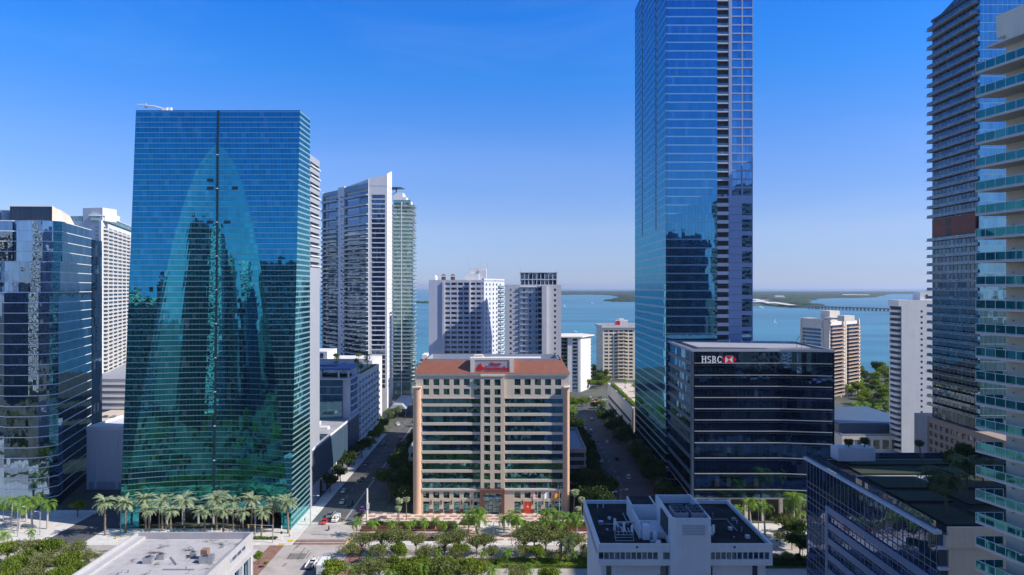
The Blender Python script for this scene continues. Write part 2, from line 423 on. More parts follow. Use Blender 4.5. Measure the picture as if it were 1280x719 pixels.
wisp = n('ShaderNodeClamp', {0: n.m('MULTIPLY', n.m('SUBTRACT', wisp, .50), .15), 2: .025}).outputs[0]
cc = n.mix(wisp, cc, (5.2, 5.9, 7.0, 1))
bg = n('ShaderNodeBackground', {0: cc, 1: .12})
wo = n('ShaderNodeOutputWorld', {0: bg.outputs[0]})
SC.view_settings.view_transform = 'Standard'; SC.view_settings.look = 'None'; SC.view_settings.exposure = 0.53
SC.render.engine = 'CYCLES'; SC.cycles.max_bounces = 6; SC.cycles.glossy_bounces = 4; SC.cycles.diffuse_bounces = 3

def struct(name, mb, mat): o = mb.build(name, mat); o['kind'] = 'structure'; return o
def sheet(name, x0, x1, y0, y1, z, mat):
    m = MB(); m.quad((x0,y0,z), (x1,y0,z), (x1,y1,z), (x0,y1,z)); return struct(name, m, mat)
def slabbox(name, x0, x1, y0, y1, z1, mat, z0=-.3):
    m = MB(); m.box(x0, x1, y0, y1, z0, z1); return struct(name, m, mat)
hz_, hnt, hout = new_mat('sea_haze')
hn = N(hnt); hv = hn('ShaderNodeVolumePrincipled', {'Color': (.80,.88,1.0,1), 'Density': 3.5e-5, 'Anisotropy': 0.3}); hnt.links.new(hv.outputs[0], hout.inputs[1])
m = MB(); m.box(-41000, 41000, -31000, 63000, -4.5, 262); o = m.build('haze', hz_); o['kind'] = 'stuff'
# land with a wavering shoreline, water beyond it to the horizon
m = MB(); pts = []
rs = random.Random(3)
for i in range(61):
    x = -3000+i*100
    y = 735+25*math.sin(i*.9)+10*math.sin(i*2.3)
    if x > 150: y = 735+12*math.sin(i*.9)
    if x < -50: y += 60
    pts.append((x, y))
for a, b in zip(pts[:-1], pts[1:]):
    m.quad((a[0], -6000, 0), (b[0], -6000, 0), (b[0], b[1], 0), (a[0], a[1], 0))
    m.quad((a[0], a[1], 0), (b[0], b[1], 0), (b[0], b[1]+1, -3), (a[0], a[1]+1, -3))
m.quad((-30000, -30000, -.02), (30000, -30000, -.02), (30000, -5990, -.02), (-30000, -5990, -.02))
struct('ground', m, M['ground'])
sheet('bay_water', -40000, 40000, 500, 62000, -1.4, M['water'])
# avenue across, streets away from us
AV0, AV1 = 207.0, 238.0
sheet('avenue', -420, 420, AV0, AV1, .012, M['avenue'])
sheet('left_street', -77, -58.5, 262, 520, .016, M['asphalt'])
sheet('left_street_mouth', -77, -58.5, 238, 262, .016, M['avenue'])  # sunlit end of the street, its light put in as the paler road colour
sheet('right_street', 42.5, 58, 238, 520, .016, M['asphalt'])
sheet('near_street', -77, -58.5, 100, 207, .016, M['avenue'])
sheet('side_street', -166, -151, 238, 520, .016, M['asphalt'])
# pavements as real kerbs
slabbox('left_pavement', -151, -77, 238, 254.5, .13, M['pave'])
slabbox('left_street_pavement', -82, -77, 254.5, 420, .13, M['pave'])
slabbox('far_left_pavement', -420, -166, 238, 275.5, .13, M['pave'])
slabbox('plaza', -58.5, 42.5, 242, 272, .14, M['pavers'])
slabbox('plaza_front_pavement', -58.5, 42.5, 238, 242, .13, M['pave'])
slabbox('left_street_right_pavement', -58.5, -52, 272, 470, .13, M['asphalt'])
slabbox('right_street_pavement', 38.5, 42.5, 272, 500, .13, M['asphalt'])
slabbox('right_street_right_pavement', 58, 63, 260, 500, .13, M['asphalt'])
slabbox('right_pavement', 58, 420, 238, 260, .13, M['pave'])
slabbox('near_left_pavement', -420, -77, 198, 207, .13, M['pave'])
slabbox('near_right_pavement', -58.5, 420, 198, 207, .13, M['pave'])
slabbox('left_median', -420, -86, 219.5, 224, .16, M['grass'])
slabbox('right_median', -46, 420, 218.5, 226, .16, M['grass'])
# markings
def marks(name, lst, mat='linewhite', z=.024):
    m = MB()
    for x0, x1, y0, y1 in lst: m.quad((x0,y0,z), (x1,y0,z), (x1,y1,z), (x0,y1,z))
    return struct(name, m, M[mat])
L = []
for x in range(-400, 400, 12):
    if -84 < x < -50: continue
    L += [(x, x+3.5, 230.9, 231.05), (x, x+3.5, 213.4, 213.55)]
marks('avenue_lane_lines', L)
L = []
for y in range(262, 500, 10): L += [(-71.2, -71.05, y, y+3), (50.2, 50.35, y, y+3)]
L += [(-64.9, -64.75, 262, 500), (-64.5, -64.35, 262, 500)]
marks('street_lane_lines', L)
marks('stop_lines', [(-76.5, -65, 259.6, 260.2), (-76.5, -59, 244.2, 244.5), (-76.5, -59, 240.6, 240.9), (43, 50, 259.6, 260.2)])
marks('paver_crossing', [(-84.5, -79.5, 207, 238), (-55.5, -50.5, 207, 238), (-77, -58.5, 238.8, 243.2), (-77, -58.5, 201, 206)], 'paverband', .02)
marks('yellow_tactile_pads', [(-79.6, -77.6, 241, 243), (-81.8, -79.8, 238.3, 239.6), (-58.3, -56.3, 239, 241)], 'yellow', .155)

rs = random.Random(12)
L = [(-76, -60, 243.6, 244.6), (-75, -69, 226, 231), (-66, -60, 213, 219), (-110, -96, 227, 228.2), (-52, -38, 232, 233), (4, 16, 230.5, 231.6), (66, 80, 229, 230.4), (-140, -128, 232, 234)]
marks('asphalt_patches', L, 'paverband' if False else 'patch', .018)
L = [(x, x+.25, y, y+d) for x, y, d in [(rs.uniform(-76, -60), rs.uniform(208, 236), rs.uniform(2, 7)) for _ in range(14)]]+[(rs.uniform(-72, -64), 0, 0, 0) for _ in range(0)]
marks('tar_seams', L, 'tar', .020)
# far islands: ground, and the wood on it as one mass
def island(poly, name):
    m = MB(); m.prism(poly, -2.5, .3); struct(name, m, M['grass'])
def inside(p, poly):
    c = False; j = len(poly)-1
    for i in range(len(poly)):
        if (poly[i][1] > p[1]) != (poly[j][1] > p[1]) and p[0] < (poly[j][0]-poly[i][0])*(p[1]-poly[i][1])/(poly[j][1]-poly[i][1])+poly[i][0]: c = not c
        j = i
    return c
def wood(poly, step, hmax, name, clear=()):
    m = MB(); xs = [p[0] for p in poly]; ys = [p[1] for p in poly]; rs = random.Random(5)
    nx = int((max(xs)-min(xs))/step)+1; ny = int((max(ys)-min(ys))/step)+1
    for i in range(nx):
        for j in range(ny):
            x = min(xs)+(i+rs.random())*step; y = min(ys)+(j+rs.random())*step
            if not inside((x, y), poly) or any(a < x < b and c < y < d for a, b, c, d in clear): continue
            h = hmax*(.45+.55*rs.random()); r = step*(.55+.3*rs.random()); k = 6
            ring = [(x+r*math.cos(t)*(.8+.4*rs.random()), y+r*math.sin(t)*(.8+.4*rs.random())) for t in [2*math.pi*q/k for q in range(k)]]
            b = len(m.v); m.v += [(a, c, .3) for a, c in ring]+[(x+(a-x)*.8, y+(c-y)*.8, h*.7) for a, c in ring]+[(x, y, h)]
            for q in range(k):
                q2 = (q+1) % k
                m.face((b+q, b+q2, b+k+q2, b+k+q)); m.face((b+k+q, b+k+q2, b+2*k))
    o = m.build(name, M['leafC']); o['kind'] = 'stuff'; return o
def gpt(px, py): Y = gy(py); return (gx(px, Y), Y)
farL = [(-850, 9000), (gx(700, 8500), 8500), (gx(745, 8700), 8700), (gx(768, 8000), 8000), (gx(783, 6200), 6200), (gx(772, 4900), 4900), (gx(764, 4350), 4350), (gx(790, 4300), 4300),
        (gx(850, 4800), 4800), (gx(900, 6500), 6500), (gx(920, 9500), 9500), (gx(900, 17000), 17000), (-1500, 16000)]
island(farL, 'left_island'); wood(farL, 105, 17, 'mangrove_wood')
key = [(gx(930, 3450), 3450), (gx(960, 3480), 3480), (gx(985, 3300), 3300), (gx(1012, 3050), 3050), (gx(1022, 2950), 2950), (gx(1030, 3050), 3050), (gx(1022, 3500), 3500),
       (gx(1003, 4000), 4000), (gx(1010, 5600), 5600), (gx(1090, 6200), 6200), (gx(1094, 7200), 7200), (gx(1110, 9500), 9500), (gx(1300, 9500), 9500), (gx(1300, 14000), 14000), (gx(930, 14000), 14000)]
island(key, 'right_island'); wood(key, 100, 15, 'shore_wood', clear=[(1200, 1390, 3400, 3900)])
tiny = [(gx(521, 4050), 4050), (gx(540, 3900), 3900), (gx(548, 4100), 4100), (gx(520, 4300), 4300)]
island(tiny, 'small_island'); wood(tiny, 30, 9, 'small_island_wood')
far = [(-9000, 19000), (-3500, 17500), (-3500, 19500), (-9000, 21000)]
island(far, 'far_island'); wood(far, 220, 20, 'far_wood')
# the causeway road over the island, and its bridge over the water
m = MB(); rp = [(1290, 3130), (1330, 3500), (1560, 4400), (1840, 5600)]
for a, b in zip(rp[:-1], rp[1:]): m.quad((a[0]-22, a[1], 9), (a[0]+22, a[1], 9), (b[0]+26, b[1], 16), (b[0]-26, b[1], 16))
struct('island_road', m, M['pave'])
br = empty('causeway_bridge', (1600, 2650, -1.4), 'long low concrete causeway bridge crossing the blue bay beyond the condo towers', 'bridge')
a = Vector((gx(1010, 3000), 3000)); b = Vector((gx(1165, 2500), 2500)); fr = Fr(a, b)
m = MB(); fr.box(m, 0, fr.w, 6.5, 9.5, -9, 9); m.build('deck', M['grey'], br)
m = MB(); fr.box(m, 0, fr.w, 9.503, 10.6, 8.2, 8.6); fr.box(m, 0, fr.w, 9.503, 10.6, -8.6, -8.2); m.build('parapet', M['offwhite'], br)
items = [fr.one(u, u+3.5, -1.4, 6.5, -7, 7) for u in [6+i*17 for i in range(int((fr.w-8)/17))]]
emit('pier', items, M['grey'], br)
# low pale buildings on the island
for i, (px, Y, w_, h_, d_) in enumerate([(948, 3700, 95, 12, 60), (957, 4200, 60, 9, 60), (975, 5200, 70, 22, 50), (1064, 6900, 160, 16, 80), (1080, 7050, 120, 12, 80)]):
    x = gx(px, Y); t = empty('island_building', (x, Y, .3), ['wide white hall at the island shore just right of the tallest tower', 'low white shed behind the wide hall on the island shore',
        'small pale block among island trees beside the causeway road', 'pale low resort block at the far island point', 'smaller pale block right of the resort on the far point'][i], 'building')
    m = MB(); m.box(x-w_/2, x+w_/2, Y, Y+d_, .3, h_); m.build('wall', M['white'], t)
    m = MB(); m.hexa([(x-w_/2-2, Y-2, h_), (x+w_/2+2, Y-2, h_), (x+w_/2+2, Y+d_+2, h_), (x-w_/2-2, Y+d_+2, h_), (x-w_/2+4, Y+d_*.4, h_+5), (x+w_/2-4, Y+d_*.4, h_+5), (x+w_/2-4, Y+d_*.6, h_+5), (x-w_/2+4, Y+d_*.6, h_+5)]); m.build('roof', M['offwhite'], t)
    m = MB(); m.box(x-w_/2+4, x+w_/2-4, Y-.5, Y-.05, 3, h_*.6); m.build('window_strip', M['dkgrey'], t)
# boats
def boat(px, py, L, sail, label):
    Y = gy(py); x = gx(px, Y); t = empty('sailboat' if sail else 'motorboat', (x, Y, -1.4), label, 'boat', 'white boats on the bay')
    m = MB(); hl = [(-L/2, -L*.13), (L*.2, -L*.15), (L/2, 0), (L*.2, L*.15), (-L/2, L*.13)]; k = 5
    m.v += [(x+a*.86, Y+b*.7, -1.6) for a, b in hl]+[(x+a, Y+b, -1.4+L*.13) for a, b in hl]
    m.face(tuple(range(5, 10))); 
    for i in range(k): m.face((i, (i+1) % k, k+(i+1) % k, k+i))
    m.build('hull', M['signwhite'], t)
    m = MB(); z = -1.4+L*.13; m.hexa([(x-L*.3, Y-L*.09, z), (x+L*.15, Y-L*.09, z), (x+L*.15, Y+L*.09, z), (x-L*.3, Y+L*.09, z), (x-L*.25, Y-L*.07, z+L*.12), (x+L*.05, Y-L*.07, z+L*.12), (x+L*.05, Y+L*.07, z+L*.12), (x-L*.25, Y+L*.07, z+L*.12)]); m.build('cabin', M['signwhite'], t)
    if sail:
        m = MB(); m.tube([(x, Y, z), (x, Y, z+L*1.1)], .12); m.build('mast', M['signwhite'], t)
        m = MB(); m.hexa([(x-L*.4, Y-.1, z+1), (x-.15, Y-.1, z+1), (x-.15, Y+.1, z+1), (x-L*.4, Y+.1, z+1), (x-.3, Y-.05, z+L), (x-.15, Y-.05, z+L), (x-.15, Y+.05, z+L), (x-.3, Y+.05, z+L)]); m.build('sail', M['signwhite'], t)
boat(706, 383, 14, True, 'small white sailboat on the bay just right of the second hotel')
boat(740, 379, 20, False, 'white motorboat further out on the bay towards the wooded point')
boat(1043, 371.5, 34, False, 'tiny dark boat on the inlet beyond the causeway road')
boat(969, 403, 9, True, 'slim sailboat on the bay right of the tallest tower')
boat(719, 414, 9, False, 'small white motorboat low on the bay above the white slab block')
boat(951, 384.5, 26, False, 'white yacht moored at the island shore right of the tallest tower')
# ------------------------------------------------------------------ central bank block
def bank_block():
    X0, X1, Y0, Y1, ZE = -38.3, 22.6, 272.0, 300.0, 55.1
    t = empty('bank_building', ((X0+X1)/2, (Y0+Y1)/2, .14), 'tan fourteen storey bank block with terracotta mansard roof behind the paved plaza', 'building')
    z = lambda py: H-(py-359.5)*.3189
    ux = lambda px: (px-640)*.3189-X0
    fr = Fr((X0, Y0), (X1, Y0)); wall = MB(); wins = []; W = fr.w
    wall.prism(rect(X0, X1, Y0+.45, Y1), .14, ZE)
    cx = [ux(532.6+12.7*i) for i in range(14)]
    # sides of the front: top two rows of square windows
    cols = [(c-1.22, c+1.22) for c in cx]
    r_top = [(z(493.6), z(486)), (z(482), z(474))]
    bl, br_ = ux(601), ux(630.5)
    lcols = [c for c in cols if c[1] < bl]; mcols = [(ux(609)-1.22, ux(609)+1.22), (ux(622)-1.22, ux(622)+1.22)]; rcols = [c for c in cols if c[0] > br_]
    zt0 = z(496.6)
    punched(wall, wins, fr, 0, bl, zt0, ZE, lcols, r_top, .45)
    punched(wall, wins, fr, br_, W, zt0, ZE, rcols, r_top, .45)
    bands = [(z(610.9-11.8*k), z(602.5-11.8*k)) for k in range(10)]
    zb = z(613)
    glass = []
    for a, b in ((0, bl), (br_, W)):
        lo = zb
        gl0, gl1 = (ux(527.5), bl-.2) if a == 0 else (br_+.2, ux(703.5))
        fr.box(wall, a, gl0, zb, zt0, -.45, 0); fr.box(wall, gl1, b, zb, zt0, -.45, 0)
        for c, d in bands:
            if c > lo: fr.box(wall, gl0, gl1, lo, c, -.45, .12)
            glass.append(fr.one(gl0, gl1, c, d, -.45, -.30)); lo = d
        if zt0 > lo: fr.box(wall, gl0, gl1, lo, zt0, -.45, 0)
    # lower two storeys
    lowrows = [(z(641.5), z(627)), (z(623), z(615))]
    punched(wall, wins, fr, 0, bl, .14, zb, lcols, lowrows, .45)
    punched(wall, wins, fr, br_, W, .14, zb, rcols, lowrows, .45)
    # central bay stands proud
    cen = Fr((X0, Y0-.9), (X1, Y0-.9)); crow = [(c, d) for c, d in bands]+r_top
    cen.box(wall, bl, bl+.5, zb, ZE-.6, -1.34, -.45); cen.box(wall, br_-.5, br_, zb, ZE-.6, -1.34, -.45)
    punched(wall, wins, cen, bl, br_, zb+1.0, ZE+.3, mcols, crow, .42)
    fr.box(wall, bl+.5, br_-.5, zb+1.0, ZE-.6, -.45, .4)
    wall.build('wall', M['tan'], t)
    m = MB(); fr.box(m, bl-.1, br_+.1, ZE-.35, ZE+.45, .2, 1.25); m.build('bay_cornice', M['cream2'], t)
    m = MB(); fr.box(m, -.5, W+.5, ZE, ZE+.5, -1, .5); fr.box(m, -.2, bl-.2, zt0-.5, zt0-.1, .002, .35); fr.box(m, br_+.2, W+.2, zt0-.5, zt0-.1, .002, .35); m.build('cornice', M['cream2'], t)
    m = MB(); fr.box(m, ux(527.5), bl-.1, zb+.1, zb+.7, .13, .5); fr.box(m, br_+.1, ux(703.5), zb+.1, zb+.7, .13, .5); m.build('belt_course', M['cream2'], t)
    G = curtain('bank_ribbon_glass', (.28,.64,.88,1), (.004,.026,.040,1), 1.35, 3.77, z(610.6), mull=.035, mullcol=(.02,.04,.05,1), tilt=.018, wav=.07, refl=.48, var=.35)
    Gw = curtain('bank_window_glass', (.32,.70,.75,1), (.008,.02,.03,1), 1.2, 3.77, z(610.6)+.1, mull=.07, mullcol=(.10,.13,.14,1), tilt=.05, wav=.07, refl=.45, var=.5)
    emit('ribbon_window', glass, G, t); emit('window', wins, Gw, t)
    # end piers, rounded, rising to the twelfth floor
    for a, b in ((ux(516.5), ux(526.5)), (ux(705), ux(711.8))):
        m = MB(); zt = z(484.5); c = (a+b)/2; hw = (b-a)/2; pts = []
        for k in range(9):
            s = math.pi*k/8; pts.append(fr.p(c-hw*math.cos(s), .2+1.3*math.sin(s), 0)[:2])
        m.prism(pts+[fr.p(b, -3, 0)[:2], fr.p(a, -3, 0)[:2]] if False else [p for p in pts][::1]+[fr.p(c+hw, -3.0, 0)[:2], fr.p(c-hw, -3.0, 0)[:2]], .14, zt)
        m.build('end_pier', M['tanpink'], t)
        m = MB(); m.prism([fr.p(c-hw-.2, 1.7, 0)[:2], fr.p(c+hw+.2, 1.7, 0)[:2], fr.p(c+hw+.2, -3.2, 0)[:2], fr.p(c-hw-.2, -3.2, 0)[:2]], zt+.002, zt+.5); m.build('pier_cap', M['cream2'], t)
    # mansard roof
    m = MB(); zt = 60.6; A = [(X0-.6, Y0-.6), (X1+.6, Y0-.6), (X1+.6, Y1+.4), (X0-.6, Y1+.4)]; B = [(X0+2.2, Y0+3.4), (X1-2.2, Y0+3.4), (X1-2.2, Y1-2), (X0+2.2, Y1-2)]
    for i in range(4):
        j = (i+1) % 4; m.quad((*A[i], ZE+.52), (*A[j], ZE+.52), (*B[j], zt), (*B[i], zt))
        Bi = inset(B, .5); m.quad((*B[i], zt), (*B[j], zt), (*Bi[j], zt), (*Bi[i], zt)); m.quad((*Bi[i], zt), (*Bi[j], zt), (*Bi[j], ZE+2), (*Bi[i], ZE+2))
    m.build('mansard_roof', M['terracotta'], t)
    m = MB(); m.box(X0+2.8, X1-2.8, Y0+4.1, Y1-2.7, ZE, ZE+2.1); m.build('flat_roof', M['roofgrey'], t)
    m = MB(); sc = parapet(rect(X0+3.6, X1-3.6, Y0+5.2, Y1-3.2), ZE+2.1, 3.9, .25); sc.build('roof_screen', M['greypanel'], t)
    m = MB(); m.box(-9, 12, 281, 286.5, ZE+2.1, ZE+5.9); m.build('penthouse', M['white'], t)
    m = MB(); m.box(-16, -11.5, 279, 284, ZE+2.1, ZE+6.4); m.box(-15.6, -12, 279.3, 283, ZE+6.402, ZE+7.2); m.build('stair_head', M['cream2'], t)
    for i in range(4):
        m = MB(); m.box(-29+i*3, -27+i*3, 280, 283, ZE+2.1, ZE+4.0); o = m.build('air_handler', M['metal'], t)
    # sign block in the mansard
    u0, u1 = ux(588), ux(642); m = MB(); zs0, zs1 = ZE+.53, 61.9
    fr.box(m, u0, u1, zs0, zs1-.8, -4.5, -.2); fr.box(m, u0-.2, u1+.2, zs1-.8, zs1, -4.6, .05)
    fr.box(m, u0, u0+1.6, zs0, zs1-.8, -.197, .15); fr.box(m, u1-1.6, u1, zs0, zs1-.8, -.197, .15)
    sb = m.build('sign_block', M['cream2'], t)
    m = MB(); fr.box(m, u0+1.9, u1-1.9, zs0+.2, zs1-1.1, -.19, -.10); m.build('sign_panel', M['greypanel'], sb)
    m, wd = text_mb('Banco', 1.7, .2, fr, u0+8.1, 59.1, -.06, .03); m.build('lettering', M['red'], sb)
    m, wd = text_mb('Santander', 2.55, .2, fr, u0+5.9, 56.9, -.06, .05); k = 10.6/wd
    m, wd = text_mb('Santander', 2.55*k if k < 1 else 2.55, .2, fr, u0+5.9, 57.0, -.06, .05); m.build('lettering', M['red'], sb)
    m = MB(); c = u0+3.9; zz = 58.1                 # flame in a dish
    def blob(pts, d0, d1):
        n0 = len(m.v); k = len(pts); m.v.extend([fr.p(c+a, d1, zz+b) for a, b in pts]); m.v.extend([fr.p(c+a, d0, zz+b) for a, b in pts])
        m.face(tuple(range(n0, n0+k)))
        for i in range(k): j = (i+1) % k; m.face((n0+i, n0+k+i, n0+k+j, n0+j))
    blob([(1.7*math.cos(s), -.35+.85*math.sin(s)) for s in [2*math.pi*i/20 for i in range(20)]], -.09, .08)
    blob([(-.9, .2), (.9, .2), (.75, .75), (.35, 1.3), (.3, 1.9), (.0, 1.5), (-.15, 1.0), (-.35, 1.4), (-.75, .8)], -.088, .085)
    m.build('flame_emblem', M['red'], sb)
    # entrance
    e0, e1 = ux(600.8), ux(630.6); m = MB(); zt = z(610.5)
    fr.box(m, e0, e0+1.3, .14, zt, .01, 2.2); fr.box(m, e1-1.3, e1, .14, zt, .01, 2.2); fr.box(m, e0+1.3, e1-1.3, zt-1.3, zt, .01, 2.2); m.build('portal', M['brown'], t)
    m = MB(); fr.box(m, e0+1.3, e1-1.3, 3.6, zt-1.3, .02, .5)
    Ge = curtain('entrance_glass', (.45,.75,.78,1), (.03,.07,.08,1), 1.3, 1.6, .3, band=.12, bandcol=(.5,.5,.48,1), mull=.08, tilt=.03, refl=.3)
    m.build('entrance_glazing', Ge, t)
    m = MB(); fr.box(m, e0+1.3, e1-1.3, zt-3.4, zt-2.9, .5, 1.4); m.build('canopy_band', M['railpale'], t)
    for k in range(4): fr.one(e0+1.5+k*1.65, e0+3.0+k*1.65, .16, 3.4, .05, .15).build('door', Ge, t)
    m = MB(); fr.box(m, e0+1.3, e1-1.3, .14, 3.6, -.3, .02); m.build('vestibule', M['dkgrey'], t)
    # brown plinths and wall lamps between the ground floor windows
    pl = []; lm = []
    for c1, c2 in list(zip(lcols[:-1], lcols[1:]))+list(zip(rcols[:-1], rcols[1:])):
        a, b = c1[1], c2[0]; pl.append(fr.one(a+.05, b-.05, .14, 1.7, .002, .12)); lm.append(fr.one((a+b)/2-.2, (a+b)/2+.2, 3.6, 5.2, .002, .3))
    emit('plinth', pl, M['brown'], t); emit('wall_lamp', lm, M['dkgrey'], t)
    # red banner over one ground floor window
    c = rcols[1]; ban = fr.one(c[0]-.1, c[1]+.15, z(641.2), z(626.8), .01, .10).build('banner', M['redbanner'], t)
    m = MB(); cc = (c[0]+c[1])/2; zz = 2.9
    for a, b in ((-.45, .45), (-.3, .3)):
        pass
    fr.box(m, cc-.45, cc+.45, zz-.32, zz-.12, .101, .12); fr.box(m, cc-.12, cc+.12, zz-.118, zz+.4, .101, .12); fr.box(m, cc-.5, cc+.5, zz-.62, zz-.52, .101, .12); m.build('emblem', M['signwhite'], ban)
    return t
bank_block()

def car_park(name, label, x0, x1, y0, y1, z1, levels, mat, roofmat):
    t = empty(name, ((x0+x1)/2, (y0+y1)/2, 0), label, 'parking garage')
    P = rect(x0, x1, y0, y1); step = z1/levels
    m = MB(); m.prism(inset(P, 1.2), 0, z1-.5); m.build('core', M['dkgrey'], t)
    m = MB(); m.prism(inset(P, .3), z1-.5, z1-.1); m.build('roof_deck', roofmat, t)
    it = []
    for k in range(levels+1):
        a = max(k*step-1.0, .02) if k else .02
        if k == 0: continue
        it.append(parapet(P, k*step-.9, 1.5 if k < levels else 1.9, .3))
    emit('deck_edge', it, mat, t)
    it = []
    for i in range(4):
        fr = Fr(P[i], P[(i+1) % 4]); n_ = max(1, int(fr.w/8))
        for k in range(n_+1): u = .3+(fr.w-1.1)*k/n_; it.append(fr.one(u, u+.5, 0, z1-1, -.9, -.35))
    emit('column', it, mat, t); return t
car_park('parking_garage', 'open concrete parking garage with pale blue roof deck behind the tan bank block', -46, 33, 303, 350, 17.5, 5, M['grey'], M['bluegrey'])

# ------------------------------------------------------------------ green glass tower with the parabola
def glass_tower():
    xl, xr, zt = -145.5, -82.0, 158.6; xc = -113.5; za = 144.0
    t = empty('glass_tower', (xc, 265, 0), 'tall teal mirror glass tower with a great parabola arch in its front', 'office tower')
    G = curtain('teal_mirror_glass', (.08,.64,.80,1), (.002,.030,.036,1), 1.45, 2.05, 0, band=.14, bandcol=(.19,.29,.33,1), mull=.035, mullcol=(.02,.10,.14,1), tilt=.009, wav=.030, refl=.56, var=.20, bandmix=.6)
    Gs = curtain('teal_side_glass', (.22,.66,.72,1), (.004,.03,.035,1), 1.45, 2.05, 0, band=.30, bandcol=(.26,.44,.46,1), mull=.03, tilt=.008, wav=.01, refl=.5, var=.2, bandmix=.7)
    lean = lambda z: 253+11*(z/zt)
    def yy(x, z):
        y = lean(z)
        if z < za:
            w = 2.62*math.sqrt(za-z); s = abs(x-xc)/w
            if s < 1:
                D = 6.5*((za-z)/za)**.8; y += D*(1-s*s)
        return y
    m = MB(); zs = []; z = 6.15
    while z < zt-.1: zs.append(z); z += 4.1
    zs.append(zt)
    def row(z):
        w = 2.62*math.sqrt(max(za-z, 0)); a = max(xl, xc-w) if w > 0 else xc; b = min(xr, xc+w)
        L = [xl+(a-xl)*i/10 for i in range(10)]+[a+(b-a)*i/40 for i in range(41)]+[b+(xr-b)*i/10 for i in range(1, 11)]
        return [(x, yy(x, z), z) for x in L]
    rows_ = [row(z) for z in zs]
    # apex row so the arch closes to a point
    for r in rows_: m.v += r
    k = len(rows_[0])
    for i in range(len(rows_)-1):
        for j in range(k-1): m.face((i*k+j, i*k+j+1, (i+1)*k+j+1, (i+1)*k+j))
    m.build('front_curtain_wall', G, t)
    # lower storeys on either side of the arch, lobby set back behind
    for a, b in ((xl, xl+6), (xr-4, xr)):
        m = MB(); m.quad((a, yy(a, 6.15), 0.02), (b, yy(b, 6.15), 0.02), (b, yy(b, 6.15), 6.15), (a, yy(a, 6.15), 6.15)); m.build('lower_glazing', G, t)
    m = MB(); m.box(xl+6.1, xr-4.1, 267, 268, .02, 9); m.build('lobby', M['win'], t)
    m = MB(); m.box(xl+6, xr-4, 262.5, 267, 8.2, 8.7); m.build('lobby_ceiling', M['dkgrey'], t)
    it = []
    for i in range(9):
        x = xl+9+i*5.6; mm = MB(); y = yy(x, 6.15)+.9; mm.tube([(x, y, .02), (x, y, 7.0+2)], .45, 8, True); it.append(mm)
    emit('column', it, M['greypanel'], t)
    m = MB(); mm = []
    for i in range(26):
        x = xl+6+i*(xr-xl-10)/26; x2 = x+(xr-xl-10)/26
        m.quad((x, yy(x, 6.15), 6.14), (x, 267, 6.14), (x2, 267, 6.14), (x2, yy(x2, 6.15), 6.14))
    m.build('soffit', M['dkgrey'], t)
    # vertical reveal up the middle with its little lamps
    m = MB(); zz = [6.2+i*(zt-6.2)/38 for i in range(39)]
    for a, b in zip(zz[:-1], zz[1:]):
        m.hexa([(xc+i_*.4, yy(xc, z_)+o_, z_) for z_ in (a, b) for i_, o_ in ((-1, -.18), (1, -.18), (1, .5), (-1, .5))])
    m.build('centre_reveal', M['revealdark'], t)
    it = [MB() for _ in range(10)]
    for i, mm in enumerate(it):
        z = 24+i*13; y = yy(xc, z); mm.box(xc-.3, xc+.3, y-.5, y-.2, z, z+.3)
    emit('reveal_lamp', it, M['aluwhite'], t)
    it = []
    for px, py in ((259, 224), (259, 234), (291, 234), (259, 277), (281, 277)):
        z = H-(py-359.5)*.305; x = (px-640)*.305-.0; y = yy(x, z); mm = MB(); mm.box(x-1.2, x+1.2, y-.2, y+.1, z-.6, z+.6); it.append(mm)
    emit('vent_panel', it, M['revealdark'], t)
    # flanks
    m = MB(); 
    m.quad((xr, lean(0), .02), (xr, 277, .02), (xr, 277, zt), (xr, lean(zt), zt))
    m.build('right_flank_glazing', Gs, t)
    m = MB(); m.quad((xl, 277, .02), (xl, lean(0), .02), (xl, lean(zt), zt), (xl, 277, zt)); m.build('left_flank_glazing', Gs, t)
    m = MB(); m.quad((xr, lean(zt), zt), (xr, 277, zt), (xl, 277, zt), (xl, lean(zt), zt)); m.quad((xl, 277, .02), (xl, 277, zt), (xr, 277, zt), (xr, 277, .02)); m.build('roof', M['roofgrey'], t)
    # rear core in grey panels with louvred slots
    zt2 = 144.2; P = [(xl+3, 277.1), (xr-.15, 277.1), (xr-.6, 293), (xl+3, 293)]; m = MB(); fr = Fr(P[1], P[2])
    m.prism(inset(P, .9), .02, zt2); slots = []; led = []
    rows2 = [(98+i*4.1+1.2, 98+i*4.1+2.6) for i in range(11)]
    prev = .02
    for a, b in rows2:
        fr.box(m, 0, fr.w, prev, a, -.9, 0); prev = b; slots.append(fr.one(.8, fr.w-.5, a, b, -.9, -.8)); led.append(fr.one(.3, fr.w-.2, a-.5, a, .002, .6))
        fr.box(m, 0, .8, a, b, -.9, 0); fr.box(m, fr.w-.5, fr.w, a, b, -.9, 0)
    fr.box(m, 0, fr.w, prev, zt2, -.9, 0); m.build('rear_core', M['greypanel'], t)
    emit('louvre_slot', slots, M['dkgrey'], t); emit('ledge', led, M['aluwhite'], t)
    # roof crane
    c = empty('roof_crane', (gx(207, 270), 270, zt), 'white window cleaning crane on the roof of the teal glass tower', 'crane')
    x = gx(207, 270); m = MB(); m.box(x-1, x+1, 269, 271, zt, zt+2.2); m.build('base', M['aluwhite'], c)
    m = MB(); m.tube([(x, 270, zt+1.8), (x-4, 270, zt+3.0), (x-11.5, 270, zt+3.8)], [.35, .3, .15], 6); m.build('jib', M['aluwhite'], c)
    m = MB(); m.tube([(x-7.5, 270, zt+3.2), (x-7.5, 270, zt+4.2), (x-11.4, 270, zt+3.9)], .08, 5); m.build('stay', M['aluwhite'], c)
